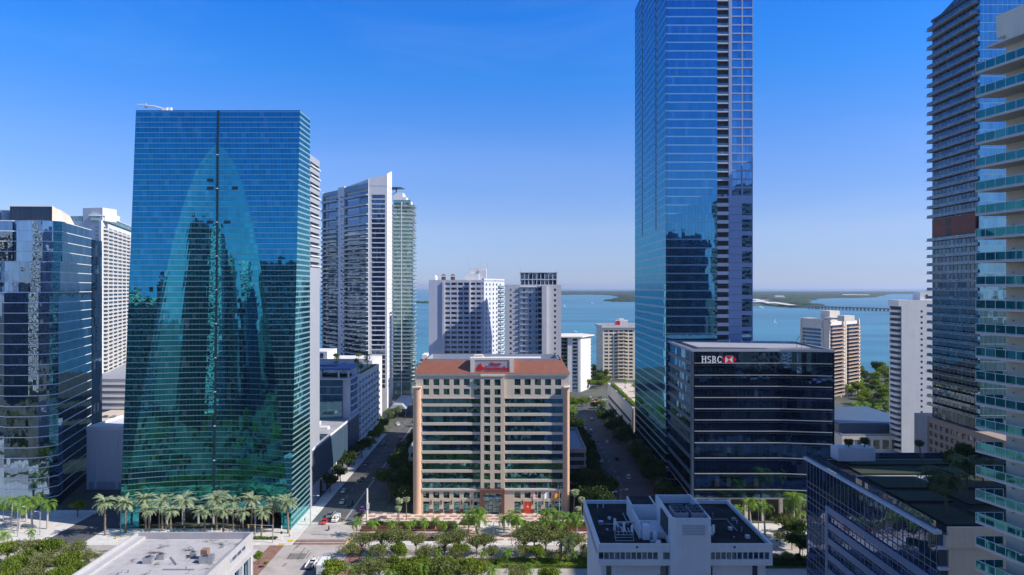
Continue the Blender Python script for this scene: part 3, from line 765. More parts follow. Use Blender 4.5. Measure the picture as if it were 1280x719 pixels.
    m = MB(); m.box(x-8.2, x-6.8, 269.6, 270.4, zt+2.4, zt+3.1); m.build('winch', M['grey'], c)
    m = MB(); m.box(x+.6, x+2.4, 269.4, 270.6, zt+1.0, zt+2.6); m.build('counterweight', M['aluwhite'], c)
glass_tower()

# ------------------------------------------------------------------ far left: blue mirror block
def blue_block():
    t = empty('office_block', (-235, 300, 0), 'blue mirror glass office block with stepped bays and thin white bands at left edge', 'office building')
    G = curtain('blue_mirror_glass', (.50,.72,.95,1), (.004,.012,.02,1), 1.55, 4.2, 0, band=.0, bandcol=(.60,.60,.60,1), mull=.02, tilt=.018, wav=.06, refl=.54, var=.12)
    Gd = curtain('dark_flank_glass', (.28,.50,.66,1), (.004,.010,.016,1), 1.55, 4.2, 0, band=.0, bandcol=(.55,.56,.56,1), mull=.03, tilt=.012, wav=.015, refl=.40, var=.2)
    back = [(-200, 330), (-330, 330), (-330, 280)]
    tiers = [(0, 88.2, 1), (88.2, 100.8, 2), (100.8, 117.6, 3)]
    for z0, z1, tier in tiers:
        pts = [(-330, 279)]; 
        offs = {1: 0, 2: 5.0, 3: 9.0}[tier]
        x = -322+offs; i = 0; dep = {1: 276.2, 2: 277.4, 3: 278.6}[tier]
        while x < -199:
            wv = 8.6 if i % 2 else 10.8
            if i % 2 == 0: pts += [(x, dep), (x+wv, dep+1.7)]
            else: pts += [(x, dep+2.6), (x+wv, dep+.7)]
            x += wv; i += 1
        pts = [p for p in pts if p[0] < -197]
        arc = [(-196, dep+.3), (-192.5, dep+1.2), (-189.5, dep+3.2), (-187.6, dep+6)]
        pts += arc
        m = MB(); k = len(pts)
        for a, b in zip(pts[:-1], pts[1:]): m.quad((*a, z0+.02), (*b, z0+.02), (*b, z1), (*a, z1))
        m.build('bay_tier', G, t)
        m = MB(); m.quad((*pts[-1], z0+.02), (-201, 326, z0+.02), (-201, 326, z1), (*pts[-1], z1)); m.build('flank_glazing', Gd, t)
        m = MB(); m.face(tuple(range(len(pts)+2))); m.v = [(*p, z1) for p in pts]+[(-201, 326, z1), (-330, 326, z1)]; m.build('ledge', M['offwhite'], t)
        # white floor bands standing just proud
        it = []
        zz = z0+4.2
        P = pts+[(-201, 326)]
        while zz < z1+.1:
            mm = MB()
            for a, b in zip(P[:-1], P[1:]):
                if b[0] < -275: continue
                f = Fr(a, b); f.box(mm, 0, f.w, zz-.32, zz-.02, .01, .14)
            it.append(mm); zz += 4.2
        emit('floor_band', it, M['aluwhite'], t)
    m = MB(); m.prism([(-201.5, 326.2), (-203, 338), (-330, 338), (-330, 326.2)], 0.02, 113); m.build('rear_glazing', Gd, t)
    m = MB(); m.prism([(-213, 289.5), (-196, 290.5), (-210, 318), (-280, 318), (-280, 306), (-213, 306)], 117.6, 124.4); m.build('penthouse', curtain('penthouse_glass', (.20,.26,.36,1), (.01,.014,.022,1), 2.2, 7, 117, refl=.25, tilt=.01), t)
    m = MB(); m.prism([(-213.4, 289.1), (-195.6, 290.1), (-209.8, 318.4), (-280.5, 318.4), (-280.5, 305.6), (-213.4, 305.6)], 124.4, 124.9); m.build('penthouse_coping', M['aluwhite'], t)
    m = MB(); m.hexa([(-195.9, 290.7, 117.6), (-193.6, 295.5, 117.6), (-203, 318, 117.6), (-209.9, 318, 117.6), (-195.9, 290.7, 124.3), (-195.6, 295.5, 123.6), (-206, 318, 123.3), (-209.9, 318, 124.3)]); m.build('penthouse_flank', M['tan'], t)
    m = MB(); m.box(-330, -213.6, 292, 305.5, 117.6, 123); m.build('second_penthouse', M['winblue'], t)
    # pier at the street corner
    m = MB()
    for x, y in ((-189, 283.5), (-191.5, 290), (-200, 279.5), (-215, 278.5), (-232, 278.5)): m.box(x-1, x+1, y, y+2, .13, 5)
blue_block()

def left_condo():
    P = [(gx(108, 505), 505), (gx(128, 500), 500), (gx(165, 600), 600), (gx(130, 640), 640)]
    P = [(-330, 505), (-300, 500), (-334, 600), (-364, 605)]
    z1 = 143.0
    t = empty('condominium_tower', (-330, 550, 0), 'white slab condominium of stacked balconies between the blue block and the teal tower', 'apartment tower')
    m = MB(); m.prism(inset(P, .1), 0, z1-4); wins = []
    fr = Fr(P[1], P[2]); f0 = Fr(P[0], P[1])
    f0.box(m, 14, f0.w, z1-4, z1+5.5, -14, 0); m.build('wall', M['white'], t)
    m = MB(); f0.box(m, f0.w-2, f0.w, .1, z1-4, .002, 1.2); m.build('end_wall', M['white'], t)
    fl = 2.95; n_ = int((z1-5)/fl); bal = []; win = []
    for k in range(4, n_):
        z = k*fl
        for a in range(6):
            u0 = 3+a*16
            if u0+13.5 > fr.w: continue
            s, r = balc(fr, u0, u0+13.5, z, 1.8, .25, 1.05); bal.append((s, r))
            win.append(fr.one(u0+1, u0+12.5, z+.1, z+2.3, -.1, .05))
        for a in range(3):
            u0 = 2+a*7
            if a == 2: win.append(f0.one(f0.w-6, f0.w-3.5, z+.8, z+2.2, -.1, .05))
    emit('balcony', bal, M['white'], t, 100, None, M['offwhite'], 'railing')
    emit('window', win, M['win'], t)
    m = MB(); fr.box(m, 1, fr.w, z1-3.9, z1-.5, -8, 1.0); m.build('roof_screen', M['railpale'], t)
    m = MB(); fr.box(m, 0, fr.w, z1-.5, z1, -9, 1.5); fr.box(m, 50, 62, z1, z1+5, -8, -1); m.build('roof_slab', M['white'], t)
    m = MB(); f0.box(m, 0, 13, z1-4, z1-.2, -6, -.5); m.build('left_roof_screen', M['railpale'], t)
    # podium
    p = empty('podium', (-290, 480, 0), 'grey banded podium below the white slab condominium beside the teal tower', 'podium')
    Q = [(-300, 470), (-262, 470), (-285, 620), (-330, 620)]; m = MB(); m.prism(Q, 0, 27); m.build('wall', M['grey'], p)
    f = Fr(Q[0], Q[1]); g = Fr(Q[1], Q[2]); it = []
    for k in range(6):
        for ff in (f, g): it.append(ff.one(1, ff.w-1, 2+k*4.2, 3.4+k*4.2, .01, .5))
    emit('band', it, M['white'], p)
    l = empty('parking_lot_deck', (-245, 470, 0), 'sunlit sandy roof deck with rows of parked cars left of the teal tower', 'deck')
    m = MB(); m.box(-275, -225, 395, 468, 0, 6.0); m.build('wall', M['grey'], l); m = MB(); m.box(-274, -226, 396, 467, 6.0, 6.15); m.build('deck', M['sand'], l)
    b = empty('low_block', (-185, 315, 0), 'low plain pale block in blue shade between blue office and teal tower', 'building')
    P = rect(-189.5, -168, 304, 332); m = MB(); m.prism(P, 0, 27); m.build('wall', M['hotel'], b); parapet([(p[0], p[1]) for p in inset(P, -.15)], 26.4, 1.6, .5).build('parapet', M['white'], b)
    f = Fr(P[0], P[1]); it = [f.one(3.5, 4.6, .2, 24, .01, .3), f.one(13, 14.1, .2, 24, .01, .3)]; emit('pilaster', it, M['hotel'], b)
    m = MB(); f.box(m, 1, f.w-1, .2, 3.5, .02, .12); m.build('shutter', M['greypanel'], b)
left_condo()
# ------------------------------------------------------------------ blocks along the left street
def street_blocks():
    t = empty('podium', (-100, 325, 0), 'blue grey podium cantilevered over the shaded street beside the teal tower', 'podium')
    P = rect(-124, -82.2, 281, 367); m = MB(); m.prism(P, 8.3, 22.6); fr = Fr(P[1], P[2])
    for k in range(24): fr.box(m, k*3.55+.2, k*3.55+3.3, 8.6, 21.4, .002, .10)
    m.build('wall', M['bluegrey'], t)
    m = MB(); m.prism(inset(P, .4), 22.6, 22.8); m.build('roof', M['roofgrey'], t); parapet(P, 22.602, .9, .38).build('parapet', M['white'], t)
    m = MB(); m.prism(rect(-124, -90, 294, 366), 0, 8.29); m.build('ground_floor', M['dkgrey'], t)
    it = []
    for k in range(9): mm = MB(); y = 283+k*9.6; mm.box(-84.2, -82.9, y, y+1.6, 0.02, 8.29); it.append(mm)
    emit('column', it, M['hotel'], t)
    m = MB(); m.box(-89.9, -89.7, 296, 364, .6, 5); m.build('shop_glazing', M['winblue'], t)
    m = MB(); fr.box(m, .4, 2.2, 9.5, 21, .12, .5); sg = m.build('vertical_sign', M['dkgrey'], t)
    m = MB(); m.box(-95, -84, 300, 311, 22.8, 23.3); m.build('skylight', M['railblue'], t)
    m = MB(); m.box(-92, -87, 322, 326, 22.8, 24); m.box(-99, -94, 330, 336, 22.8, 24.4); m.build('roof_unit', M['white'], t)
    # glass block with blue canopy
    t = empty('terrace_block', (-100, 360, 0), 'teal glass block with flat blue canopy over its roof terrace behind the podium', 'building')
    G = curtain('terrace_glass', (.30,.60,.72,1), (.01,.05,.07,1), 2.0, 4.0, 23, band=.12, bandcol=(.20,.36,.42,1), mull=.03, tilt=.01, refl=.35)
    m = MB(); m.prism(rect(-130, -87, 349, 367), 22.9, 43); m.build('glazing', G, t)
    m = MB(); m.box(-86.9, -83, 350, 367, 22.9, 43); m.build('stair_wall', M['hotel'], t)
    f = Fr((-86.99, 349.2), (-83, 349.2)); g = Fr((-82.98, 350), (-82.98, 367)); it = []; wi = []
    for k in range(5): it.append(g.one(.3, 16.5, 25.5+k*3.6, 25.8+k*3.6, .002, 1.3)); wi.append(g.one(1.5, 15.5, 25.9+k*3.6, 28.6+k*3.6, .002, .06))
    emit('balcony', it, M['white'], t); emit('window', wi, M['winblue'], t)
    m = MB(); m.box(-131, -82, 347.5, 368, 43, 43.6); m.build('terrace_slab', M['hotel'], t)
    m = MB()
    for (x0, x1, y0, y1) in ((-131, -82, 347, 352), (-131, -82, 362, 368), (-131, -110, 352, 362), (-92, -82, 352, 362)): m.box(x0, x1, y0, y1, 48, 48.9)
    m.build('canopy', matte('blue_canopy', (.05,.16,.36,1), .4, .08), t)
    it = []
    for x in (-128, -118, -108, -98, -89, -84): mm = MB(); mm.box(x, x+.8, 348.5, 349.3, 43.6, 48); it.append(mm)
    emit('canopy_post', it, M['hotel'], t)
    # tan garage with balconied side and roof garden
    t = empty('garage_block', (-105, 397, 0), 'pale tan block of stacked ledges with a palm roof garden along the left street', 'building')
    P = rect(-150, -83, 368.2, 426); m = MB(); wins = []; fr = Fr(P[1], P[2]); m.prism(inset(P, .8), 0, 41)
    cols = colsu(3, 7, 7.9, 5.2); rws = rowsz(6, 9, 3.75, .9, 3.0)
    punched(m, wins, fr, 0, fr.w, 0, 41, cols, rws, .8); f0 = Fr(P[0], P[1]); f0.box(m, 0, f0.w-.8, 0, 41, -.8, -.002)
    m.build('wall', M['cream2'], t); emit('opening', wins, M['win'], t)
    it = [(fr.one(a-.4, b+.4, c-.35, c+.9, .002, .95), None) for a, b in cols for c, d in rws]; emit('balcony', it, M['white'], t)
    parapet(P, 41, 1.3, .5).build('parapet', M['cream2'], t)
    m = MB(); m.prism(inset(P, .6), 41, 41.25); m.build('pool_deck', M['sand'], t)
    m = MB(); m.box(-112, -98, 385, 392, 41.25, 41.4); m.build('pool', M['water'], t)
    it = []
    for x, y in ((-104, 378), (-96, 396), (-110, 404), (-90, 410)):
        mm = MB(); mm.box(x-2.5, x+2.5, y-1.6, y+1.6, 41.3, 43.6+.0); it.append(mm)
    emit('cabana', it, M['offwhite'], t)
    # second deck behind with a pergola
    t = empty('deck_block', (-130, 450, 0), 'white terraced block with green planting at the foot of the peaked condominium tower', 'building')
    m = MB(); m.prism(rect(-175, -88, 430, 462), 0, 44); m.box(-160, -118, 436, 460, 44, 49); m.build('wall', M['white'], t)
    it = [Fr((-175, 430), (-88, 430)).one(2, 84, 44.002+0, 45, -.4, -.1)]; emit('planter', it, M['offwhite'], t)
    f = Fr((-160, 436), (-118, 436)); wi = [f.one(1+k*5, 4.5+k*5, 45, 48, .002, .1) for k in range(8)]; emit('window', wi, M['winblue'], t)
street_blocks()

def white_tower():
    t = empty('condominium_tower', (-105, 480, 0), 'tall white condominium tower with roof sweeping up to a sharp white peak', 'apartment tower')
    A, B, C, D = (-144, 519), (-98.5, 470), (-86, 470), (-85.2, 483.5)
    Z = 162.0; fl = 3.35
    P = [A, B, C, D, (-110, 520), (-144, 540)]
    wall = MB(); wall.prism(inset(P, 1.2), 0, Z-2.0); wins = []
    fr = Fr(A, B); W = fr.w; bal = []
    # left curved bay, white pier, right bay
    sect = [(0.5, W*.36), (W*.50, W-.3)]
    for a, b in ((0, .5), (W*.36, W*.50), (W-.3, W)): fr.box(wall, a, b, 0, Z+3*(a/W), -1.2, .4)
    n_ = int(Z/fl)-1; glass = []
    for k in range(8, n_):
        z = k*fl
        for a, b in sect:
            big = k > n_-7
            if not big or k % 2 == 0: bal.append(balc(fr, a, b, z, 1.8, .4, 1.05))
            glass.append(fr.one(a+.1, b-.1, z+.03, z+fl-.45, -1.2, -1.0))
        glass.append(fr.one(W*.425, W*.465, z+.8, z+2.3, .4, .44))
    fc = Fr(B, C); cols = [(1.6, fc.w-1.4)]; rws = rowsz(20, int((Z-26)/fl), fl, .65, 3.3)
    punched(wall, glass, fc, 0, fc.w, 0, Z+3.5, cols, rws, 1.2)
    fs = Fr(C, D); cols = [(2.5, 3.7), (6.2, 7.3), (9.8, 11)]; w2 = []
    punched(wall, w2, fs, 0, fs.w, 0, Z+3, cols, rowsz(20, int((Z-20)/fl), fl, 1.2, 2.4), .5)
    wall.build('wall', M['white'], t); emit('window', glass+w2, M['winblue'], t, 100)
    emit('balcony', bal, M['white'], t, 100, None, M['railblue'], 'railing')
    m = MB(); hz = [(A, 160.0), (B, 164.8), (C, 168), (D, 172.2)]
    for (p, za), (q, zb) in zip(hz[:-1], hz[1:]):
        f = Fr(p, q); m.hexa([f.p(0, .1, Z-2), f.p(f.w, .1, Z-2), f.p(f.w, -.7, Z-2), f.p(0, -.7, Z-2), f.p(0, .1, za), f.p(f.w, .1, zb), f.p(f.w, -.7, zb), f.p(0, -.7, za)])
    m.build('sloping_crown', M['white'], t)
    it = []
    for a, b in sect: it.append(fr.one(a+.2, b-.2, Z-3.5, Z-.5+1.5*(a/W), .12, .3))
    emit('crown_glazing', it, M['railblue'], t)
    m = MB(); m.quad((A[0], A[1], 160), (B[0], B[1], 164.8), (-88, 484, 170), (-144, 535, 160)); m.build('roof', M['white'], t)
    # green balcony tower behind it
    t = empty('condominium_tower', (-90, 570, 0), 'pale green glass condominium ringed with thin balconies right of the peaked tower', 'apartment tower')
    P = [(gx(491, 560), 560), (gx(513.5, 560), 560), (gx(516, 575), 578), (-100, 590)]
    fl = 3.2; m = MB(); m.prism(inset(P, .3), 0, 162); m.build('wall', M['railpale'], t)
    f1 = Fr(P[0], P[1]); f2 = Fr(P[1], P[2]); bal = []; gl = []
    for k in range(4, 50):
        z = k*fl
        bal.append(balc(f1, .2, f1.w*.48, z, 1.5)); bal.append(balc(f1, f1.w*.52, f1.w+1.2, z, 1.5)); bal.append(balc(f2, 1.5, f2.w-.5, z, 3.2 if k % 2 else 2.5))
        gl.append(f1.one(.5, f1.w-.5, z+.1, z+2.6, -.29, -.2)); gl.append(f2.one(.5, f2.w-.5, z+.1, z+2.6, -.29, -.2))
    emit('balcony', bal, M['white'], t, 100, None, M['railpale'], 'railing'); emit('window', gl, M['wingreen'], t)
    m = MB(); f1.box(m, f1.w*.48, f1.w*.52, 0, 160, .002, 1.6); f1.box(m, -.4, .2, 0, 160, .002, 1.2); m.build('fin', M['white'], t)
    m = MB(); x0, x1 = P[0][0], P[1][0]; m.box(x0, x0+8, 561, 575, 162, 168); m.box(x0+8, x1-4, 561, 572, 162, 164.5); m.box(x1-4, x1, 561, 570, 158, 161); m.build('roof_house', M['white'], t)
    m = MB(); m.prism([(x0-4, 556), (x0+7, 558), (x0+9, 566), (x0-2, 570)], 171.5, 172.1); m.box(x0+2, x0+2.8, 562, 563, 168, 171.49); m.build('roof_blade', M['dkgrey'], t)
    # stepped white block between
    t = empty('stepped_block', (-80, 545, 0), 'small stepped white terraced block between green condominium and tan bank block', 'building')
    it = []; m = MB()
    for k in range(6): x0 = gx(514, 540)+k*1.2; m.box(x0+k*.3, gx(532, 540), 540+k*1.5, 565, k*6+(.01 if k else 0), k*6+6)
    m.build('wall', M['white'], t); bal = []; wi = []
    f = Fr((gx(514, 539), 539.9), (gx(532, 539), 539.9))
    for k in range(10): bal.append(balc(f, 1+k*.6, f.w, 3+k*3.1, 1.6)); wi.append(f.one(1.5+k*.6, f.w-.5, 3.2+k*3.1, 5.4+k*3.1, .01, .1))
    emit('balcony', bal, M['white'], t, 100, None, M['offwhite'], 'railing'); emit('window', wi, M['winblue'], t)
    t = empty('market_canopy', (gx(500, 470), 475, 0), 'pitched pale grey canopy roof at the far end of the left street', 'canopy')
    x0 = gx(487, 470); m = MB(); m.hexa([(x0, 466, 7), (x0+12, 466, 7), (x0+12, 500, 8), (x0, 500, 8), (x0+3, 466, 10), (x0+9, 466, 10), (x0+9, 500, 11), (x0+3, 500, 11)]); m.build('roof', M['greypanel'], t)
    it = []
    for x in (x0+.4, x0+11.2):
        for y in (467, 482, 498): mm = MB(); mm.box(x, x+.4, y, y+.4, 0, 7.0); it.append(mm)
    emit('post', it, M['dkgrey'], t)
white_tower()

# ------------------------------------------------------------------ the two white hotels behind the bank block
def hotels():
    fl = 3.35
    t = empty('hotel', (-35, 480, 0), 'white hotel slab with a grid of square recessed balconies behind the bank roof', 'hotel')
    Y = 470; Z = 94.2; x0, x1 = gx(536, Y), gx(605, Y); x2, y2 = gx(630.5, 505), 505
    P = [(x0, Y), (x1, Y), (x2, y2), (x0, y2)]
    wall = MB(); wall.prism(inset(P, 1.5), 0, Z-.2); wins = []; fr = Fr(P[0], P[1]); W = fr.w
    u = lambda px: gx(px, Y)-x0
    cols = [(u(a), u(b)) for a, b in ((556.5, 562.5), (564, 571), (572.5, 578.5), (580, 586), (588.5, 594), (595.5, 601), (602.2, 604.6))]
    punched(wall, wins, fr, 0, W, 0, Z, cols, rowsz(30, 19, fl, .55, 3.05), 1.5)
    # a protruding fin block at the centre
    sd_ = Fr(P[1], P[2]); W2 = sd_.w
    cs = [(3+i*6.2, 5.2+i*6.2) for i in range(3)]+[(W2-16, W2-13.5), (W2-9, W2-7)]
    punched(wall, wins, sd_, 0, W2, 0, Z+2, cs, rowsz(30, 19, fl, .9, 2.6), 1.5)
    wall.build('wall', M['hotelblue'], t); emit('window', wins, M['win'], t)
    rails = [fr.one(a, b, 30+k*fl+.56, 30+k*fl+1.35, -.12, -.04) for a, b in cols for k in range(19)]
    emit('railing', rails, M['hotelblue'], t)
    m = MB(); fr.box(m, u(586.3), u(588.3), 28, Z-.3, .002, 1.6); fr.box(m, u(553), u(556), 28, Z-.3, .002, .8); m.build('fin', M['hotel'], t)
    bal = [balc(sd_, W2-12.5, W2-1, 30+k*fl, 1.7) for k in range(19)]; emit('balcony', bal, M['white'], t, 100, None, M['railpale'], 'railing')
    parapet(P, Z+.003, 1.0, .5).build('parapet', M['hotel'], t)
    m = MB(); a = gx(581, 485); m.box(a, a+10, 482, 492, Z, Z+5.6); m.box(a+4, a+15, 484, 494, Z, Z+9.5); m.box(a+10, gx(608, 485), 483, 490, Z, Z+8.2); m.build('plant_house', M['white'], t)
    it = []
    for px in (552, 563.5): mm = MB(); x = gx(px, 480); mm.box(x, x+2.8, 479, 482, Z, Z+3.4); mm.hexa([(x-.4, 478.6, Z+4.2), (x+3.2, 478.6, Z+4.2), (x+3.2, 482.4, Z+4.2), (x-.4, 482.4, Z+4.2), (x+1.2, 480.3, Z+5.4), (x+1.6, 480.3, Z+5.4), (x+1.6, 480.7, Z+5.4), (x+1.2, 480.7, Z+5.4)]); it.append(mm)
    emit('cooling_tower', it, M['brown'], t)
    d = MB(); x = gx(544.5, 480); d.tube([(x, 480, Z), (x, 480, Z+3.0), (x, 480, Z+4.4)], [1.5, 1.5, .5], 12); d.build('radome', M['signwhite'], t)
    m = MB(); x = gx(593, 484)
    for dx in (-4, 4, 9): m.tube([(x+dx, 486, Z+8), (x+dx, 486, Z+14)], .1, 5)
    m.build('mast', M['metal'], t)
    # right hotel
    t = empty('hotel', (15, 470, 0), 'plain white hotel slab with small dark windows and a glazed rooftop room', 'hotel')
    Y = 455; Z = 91.0; fl = 3.57; x0, x1 = gx(631.5, Y), gx(701.5, Y); u = lambda px: gx(px, Y)-x0; P = rect(x0, x1, Y, Y+18)
    wall = MB(); wall.prism(inset(P, .5), 0, Z); wins = []; fr = Fr(P[0], P[1])
    cl = [(u(a), u(b)) for a, b in ((637, 639.6), (644.2, 645.2), (647.2, 648.4), (653.8, 656), (661.5, 663.8), (669.5, 671.5))]
    punched(wall, wins, fr, 0, u(672.5), 0, Z, cl, rowsz(26, 18, fl, 1.0, 2.6), .5)
    # stair recess strip and the proud tower next to it
    fr.box(wall, u(677.2), u(683), 0, Z+.4, -.5, 3.2)
    cr = [(u(692.5), u(695))]; punched(wall, wins, fr, u(683), fr.w, 0, Z, cr, rowsz(26, 18, fl, 1.0, 2.6), .5)
    wall.build('wall', M['hotel'], t); emit('window', wins, M['win'], t)
    it = [fr.one(u(672.7), u(677), 26+k*fl, 26+k*fl+1.0, -.4, 1.2) for k in range(19)]; emit('stair_landing', it, M['hotel'], t)
    fins = [fr.one(u(650), u(672.4), 26+k*fl-.15, 26+k*fl+.25, .002, 1.1) for k in range(19)]; emit('ledge', fins, M['hotel'], t)
    f = MB(); fr.box(f, u(672.7), u(677), 24, Z-.4, -.49, -.45); f.build('recess', M['dkgrey'], t)
    parapet(P, Z+.003, .9, .4).build('parapet', M['hotel'], t)
    a, b = gx(650.5, Y+2), gx(696.5, Y+2); m = MB(); m.box(a, b, Y+3, Y+14, Z, Z+8.8); r = m.build('rooftop_room', M['winblue'], t)
    m = MB(); g = Fr((a, Y+3), (b, Y+3)); gw = g.w
    for k in range(10): g.box(m, k*(gw-.5)/9, k*(gw-.5)/9+.45, Z, Z+8.8, .002, .2)
    g.box(m, 0, gw, Z+4.1, Z+4.7, .203, .4); g.box(m, -.4, gw+.4, Z+8.8, Z+9.3, -11.5, .5); m.build('frame', M['hotel'], r)
    m = MB(); m.tube([(a, Y+4, Z+9), (a, Y+4, Z+12)], .12, 5); m.tube([(b, Y+4, Z+9), (b, Y+4, Z+12)], .12, 5); m.build('mast', M['metal'], r)
hotels()

def right_middle():
    t = empty('slab_block', (gx(720, 588), 600, 0), 'narrow white slab block with one strip of grey windows right of the bank roof', 'apartment block')
    Y = 588; x0, x1, x2 = gx(709.5, Y), gx(726, Y), gx(737, Y); z1 = 47
    P = [(x0, Y), (x1, Y), (70.5, 612), (62, 628), (x0, 625)]; m = MB(); w_ = []; fr = Fr(P[0], P[1]); m.prism(inset(P, .6), 0, z1); u = lambda px: gx(px, Y)-x0
    punched(m, w_, fr, 0, fr.w, 0, z1, [(u(716), u(721.5))], rowsz(2, 14, 3.2, .5, 2.3), .6); fs = Fr(P[1], P[2]); fs.box(m, 0, fs.w, 0, z1, -.6, 0); fr.box(m, u(722.5), u(725.5), 0, z1+.2, .002, 1.2); m.build('wall', M['white'], t); emit('window', w_, M['win'], t)
    m = MB(); m.prism([(x0-6, Y-2), (x1+1, Y-2), (74, 612), (64, 630), (x0-6, 627)], z1+.002, z1+.8); m.build('roof_slab', M['cream2'], t)
    f2 = Fr((x0-5.5, Y+10), (x0-.002, Y+10)); bal = [balc(Fr((x0-5.5, Y+6), (x0-.1, Y+6)), 0, 5.3, 2+k*3.2, 2.5) for k in range(14)]+[balc(Fr((70.5, 612), (62, 628)), 0, 16, 2+k*3.2, 1.6) for k in range(14)]
    emit('balcony', bal, M['cream2'], t, 100, None, M['railpale'], 'railing')
    m = MB(); m.box(x0-5.5, x0-.003, Y+8.5, Y+34, 0, z1); m.build('rear_wing', M['win'], t)
    # grey apartment block
    t = empty('apartment_block', (gx(769, 665), 680, 0), 'boxy grey beige apartment block with white roof edge standing before the bay', 'apartment block')
    Y = 665; x0, x1 = gx(753.5, Y), gx(797, Y); xl = gx(745, Y+22); z1 = 50; P = [(x0, Y), (x1, Y), (x1+6, Y+30), (gx(745.5, Y+28), Y+28)]
    m = MB(); w_ = []; fr = Fr(P[0], P[1]); m.prism(inset(P, .7), 0, z1); W = fr.w
    cols = [(1.5+i*4.8, 5.2+i*4.8) for i in range(7)]; punched(m, w_, fr, 0, W, 0, z1, [c for c in cols if c[1] < W], rowsz(1, 14, 3.45, .7, 2.6), .7)
    fl_ = Fr(P[3], P[0]); fl_.box(m, 0, fl_.w, 0, z1, -.7, 0); m.build('wall', M['cream'], t); emit('window', w_, M['win'], t)
    bal = [balc(fr, W*.42, W*.66, 1+k*3.45, 1.4) for k in range(14)]; emit('balcony', bal, M['brownbalc'], t, 100, None, M['cream'], 'railing')
    led = [fl_.one(1, fl_.w-1, 1+k*3.45, 1.4+k*3.45, .002, .8) for k in range(14)]; emit('ledge', led, M['cream'], t)
    m = MB(); Q = [(p[0], p[1]) for p in inset(P, -1.2)]; m.prism(Q, z1+.9, z1+2.0); m.prism(inset(P, -.4), z1, z1+.9); m.build('roof_edge', M['white'], t); parapet(Q, z1+2.0, 1.3, .5).build('parapet', M['white'], t)
    m = MB(); m.prism(inset(P, -.4), z1+2.0, z1+2.3); m.build('roof', M['terracotta'], t)
    m = MB(); a = gx(770, 675); m.box(a, a+12, 675, 684, z1+2.3, z1+7.5); m.box(a+3, a+8, 676, 682, z1+7.5, z1+9); m.build('roof_house', M['white'], t)
    m = MB(); m.box(a+.3, a+4, 674.8, 674.98, z1+3, z1+7); m.build('red_panel', M['red'], t)
    # hedge topped garage wall along the right street
    t = empty('garden_garage', (80, 440, 0), 'long cream garage with hedge along its roof edge beside the right street', 'parking garage')
    P = rect(69.2, 130, 392, 494); m = MB(); w_ = []; fr = Fr(P[3], P[0]); m.prism(inset(P, .6), 0, 20)
    punched(m, w_, fr, 0, fr.w, 0, 20, [(3, fr.w-4)], [(5.5, 8), (10.5, 13)], .6)
    f0 = Fr(P[0], P[1]); f0.box(m, .001, f0.w, 0, 20, -.6, 0); m.build('wall', M['cream'], t); emit('opening', w_, M['dkgrey'], t)
    m = MB(); m.prism(inset(P, .6), 20, 20.2); m.build('deck', M['sand'], t); parapet(P, 20.003, 1.0, .5).build('parapet', M['cream2'], t)
    it = []
    for k in range(3): mm = MB(); mm.box(69.8, 72.5, 395+k*31, 423+k*31, 20.2, 20.9); it.append(mm)
    emit('planter', it, M['cream2'], t)
    m = MB(); m.box(84, 98, 440, 462, 20.2, 20.5); m.build('pool', M['water'], t)
    for i, (x, y) in enumerate(((80, 420), (79, 432), (101, 430), (76, 470), (80, 478), (90, 474))):
        mm = MB(); mm.box(x-.9, x+.9, y-2.2, y+2.2, 20.5, 20.8); o = mm.build('sun_lounger', M['white'], None)
        tag(o, 'white lounger on the hedge edged garage roof, %s from the near end' % ORD[i], 'lounger', 'loungers on the garage roof')
        o2 = MB(); o2.box(x-.8, x+.8, y+1.2, y+2.2, 20.8, 21.4); o2.build('backrest', M['white'], o)
right_middle()

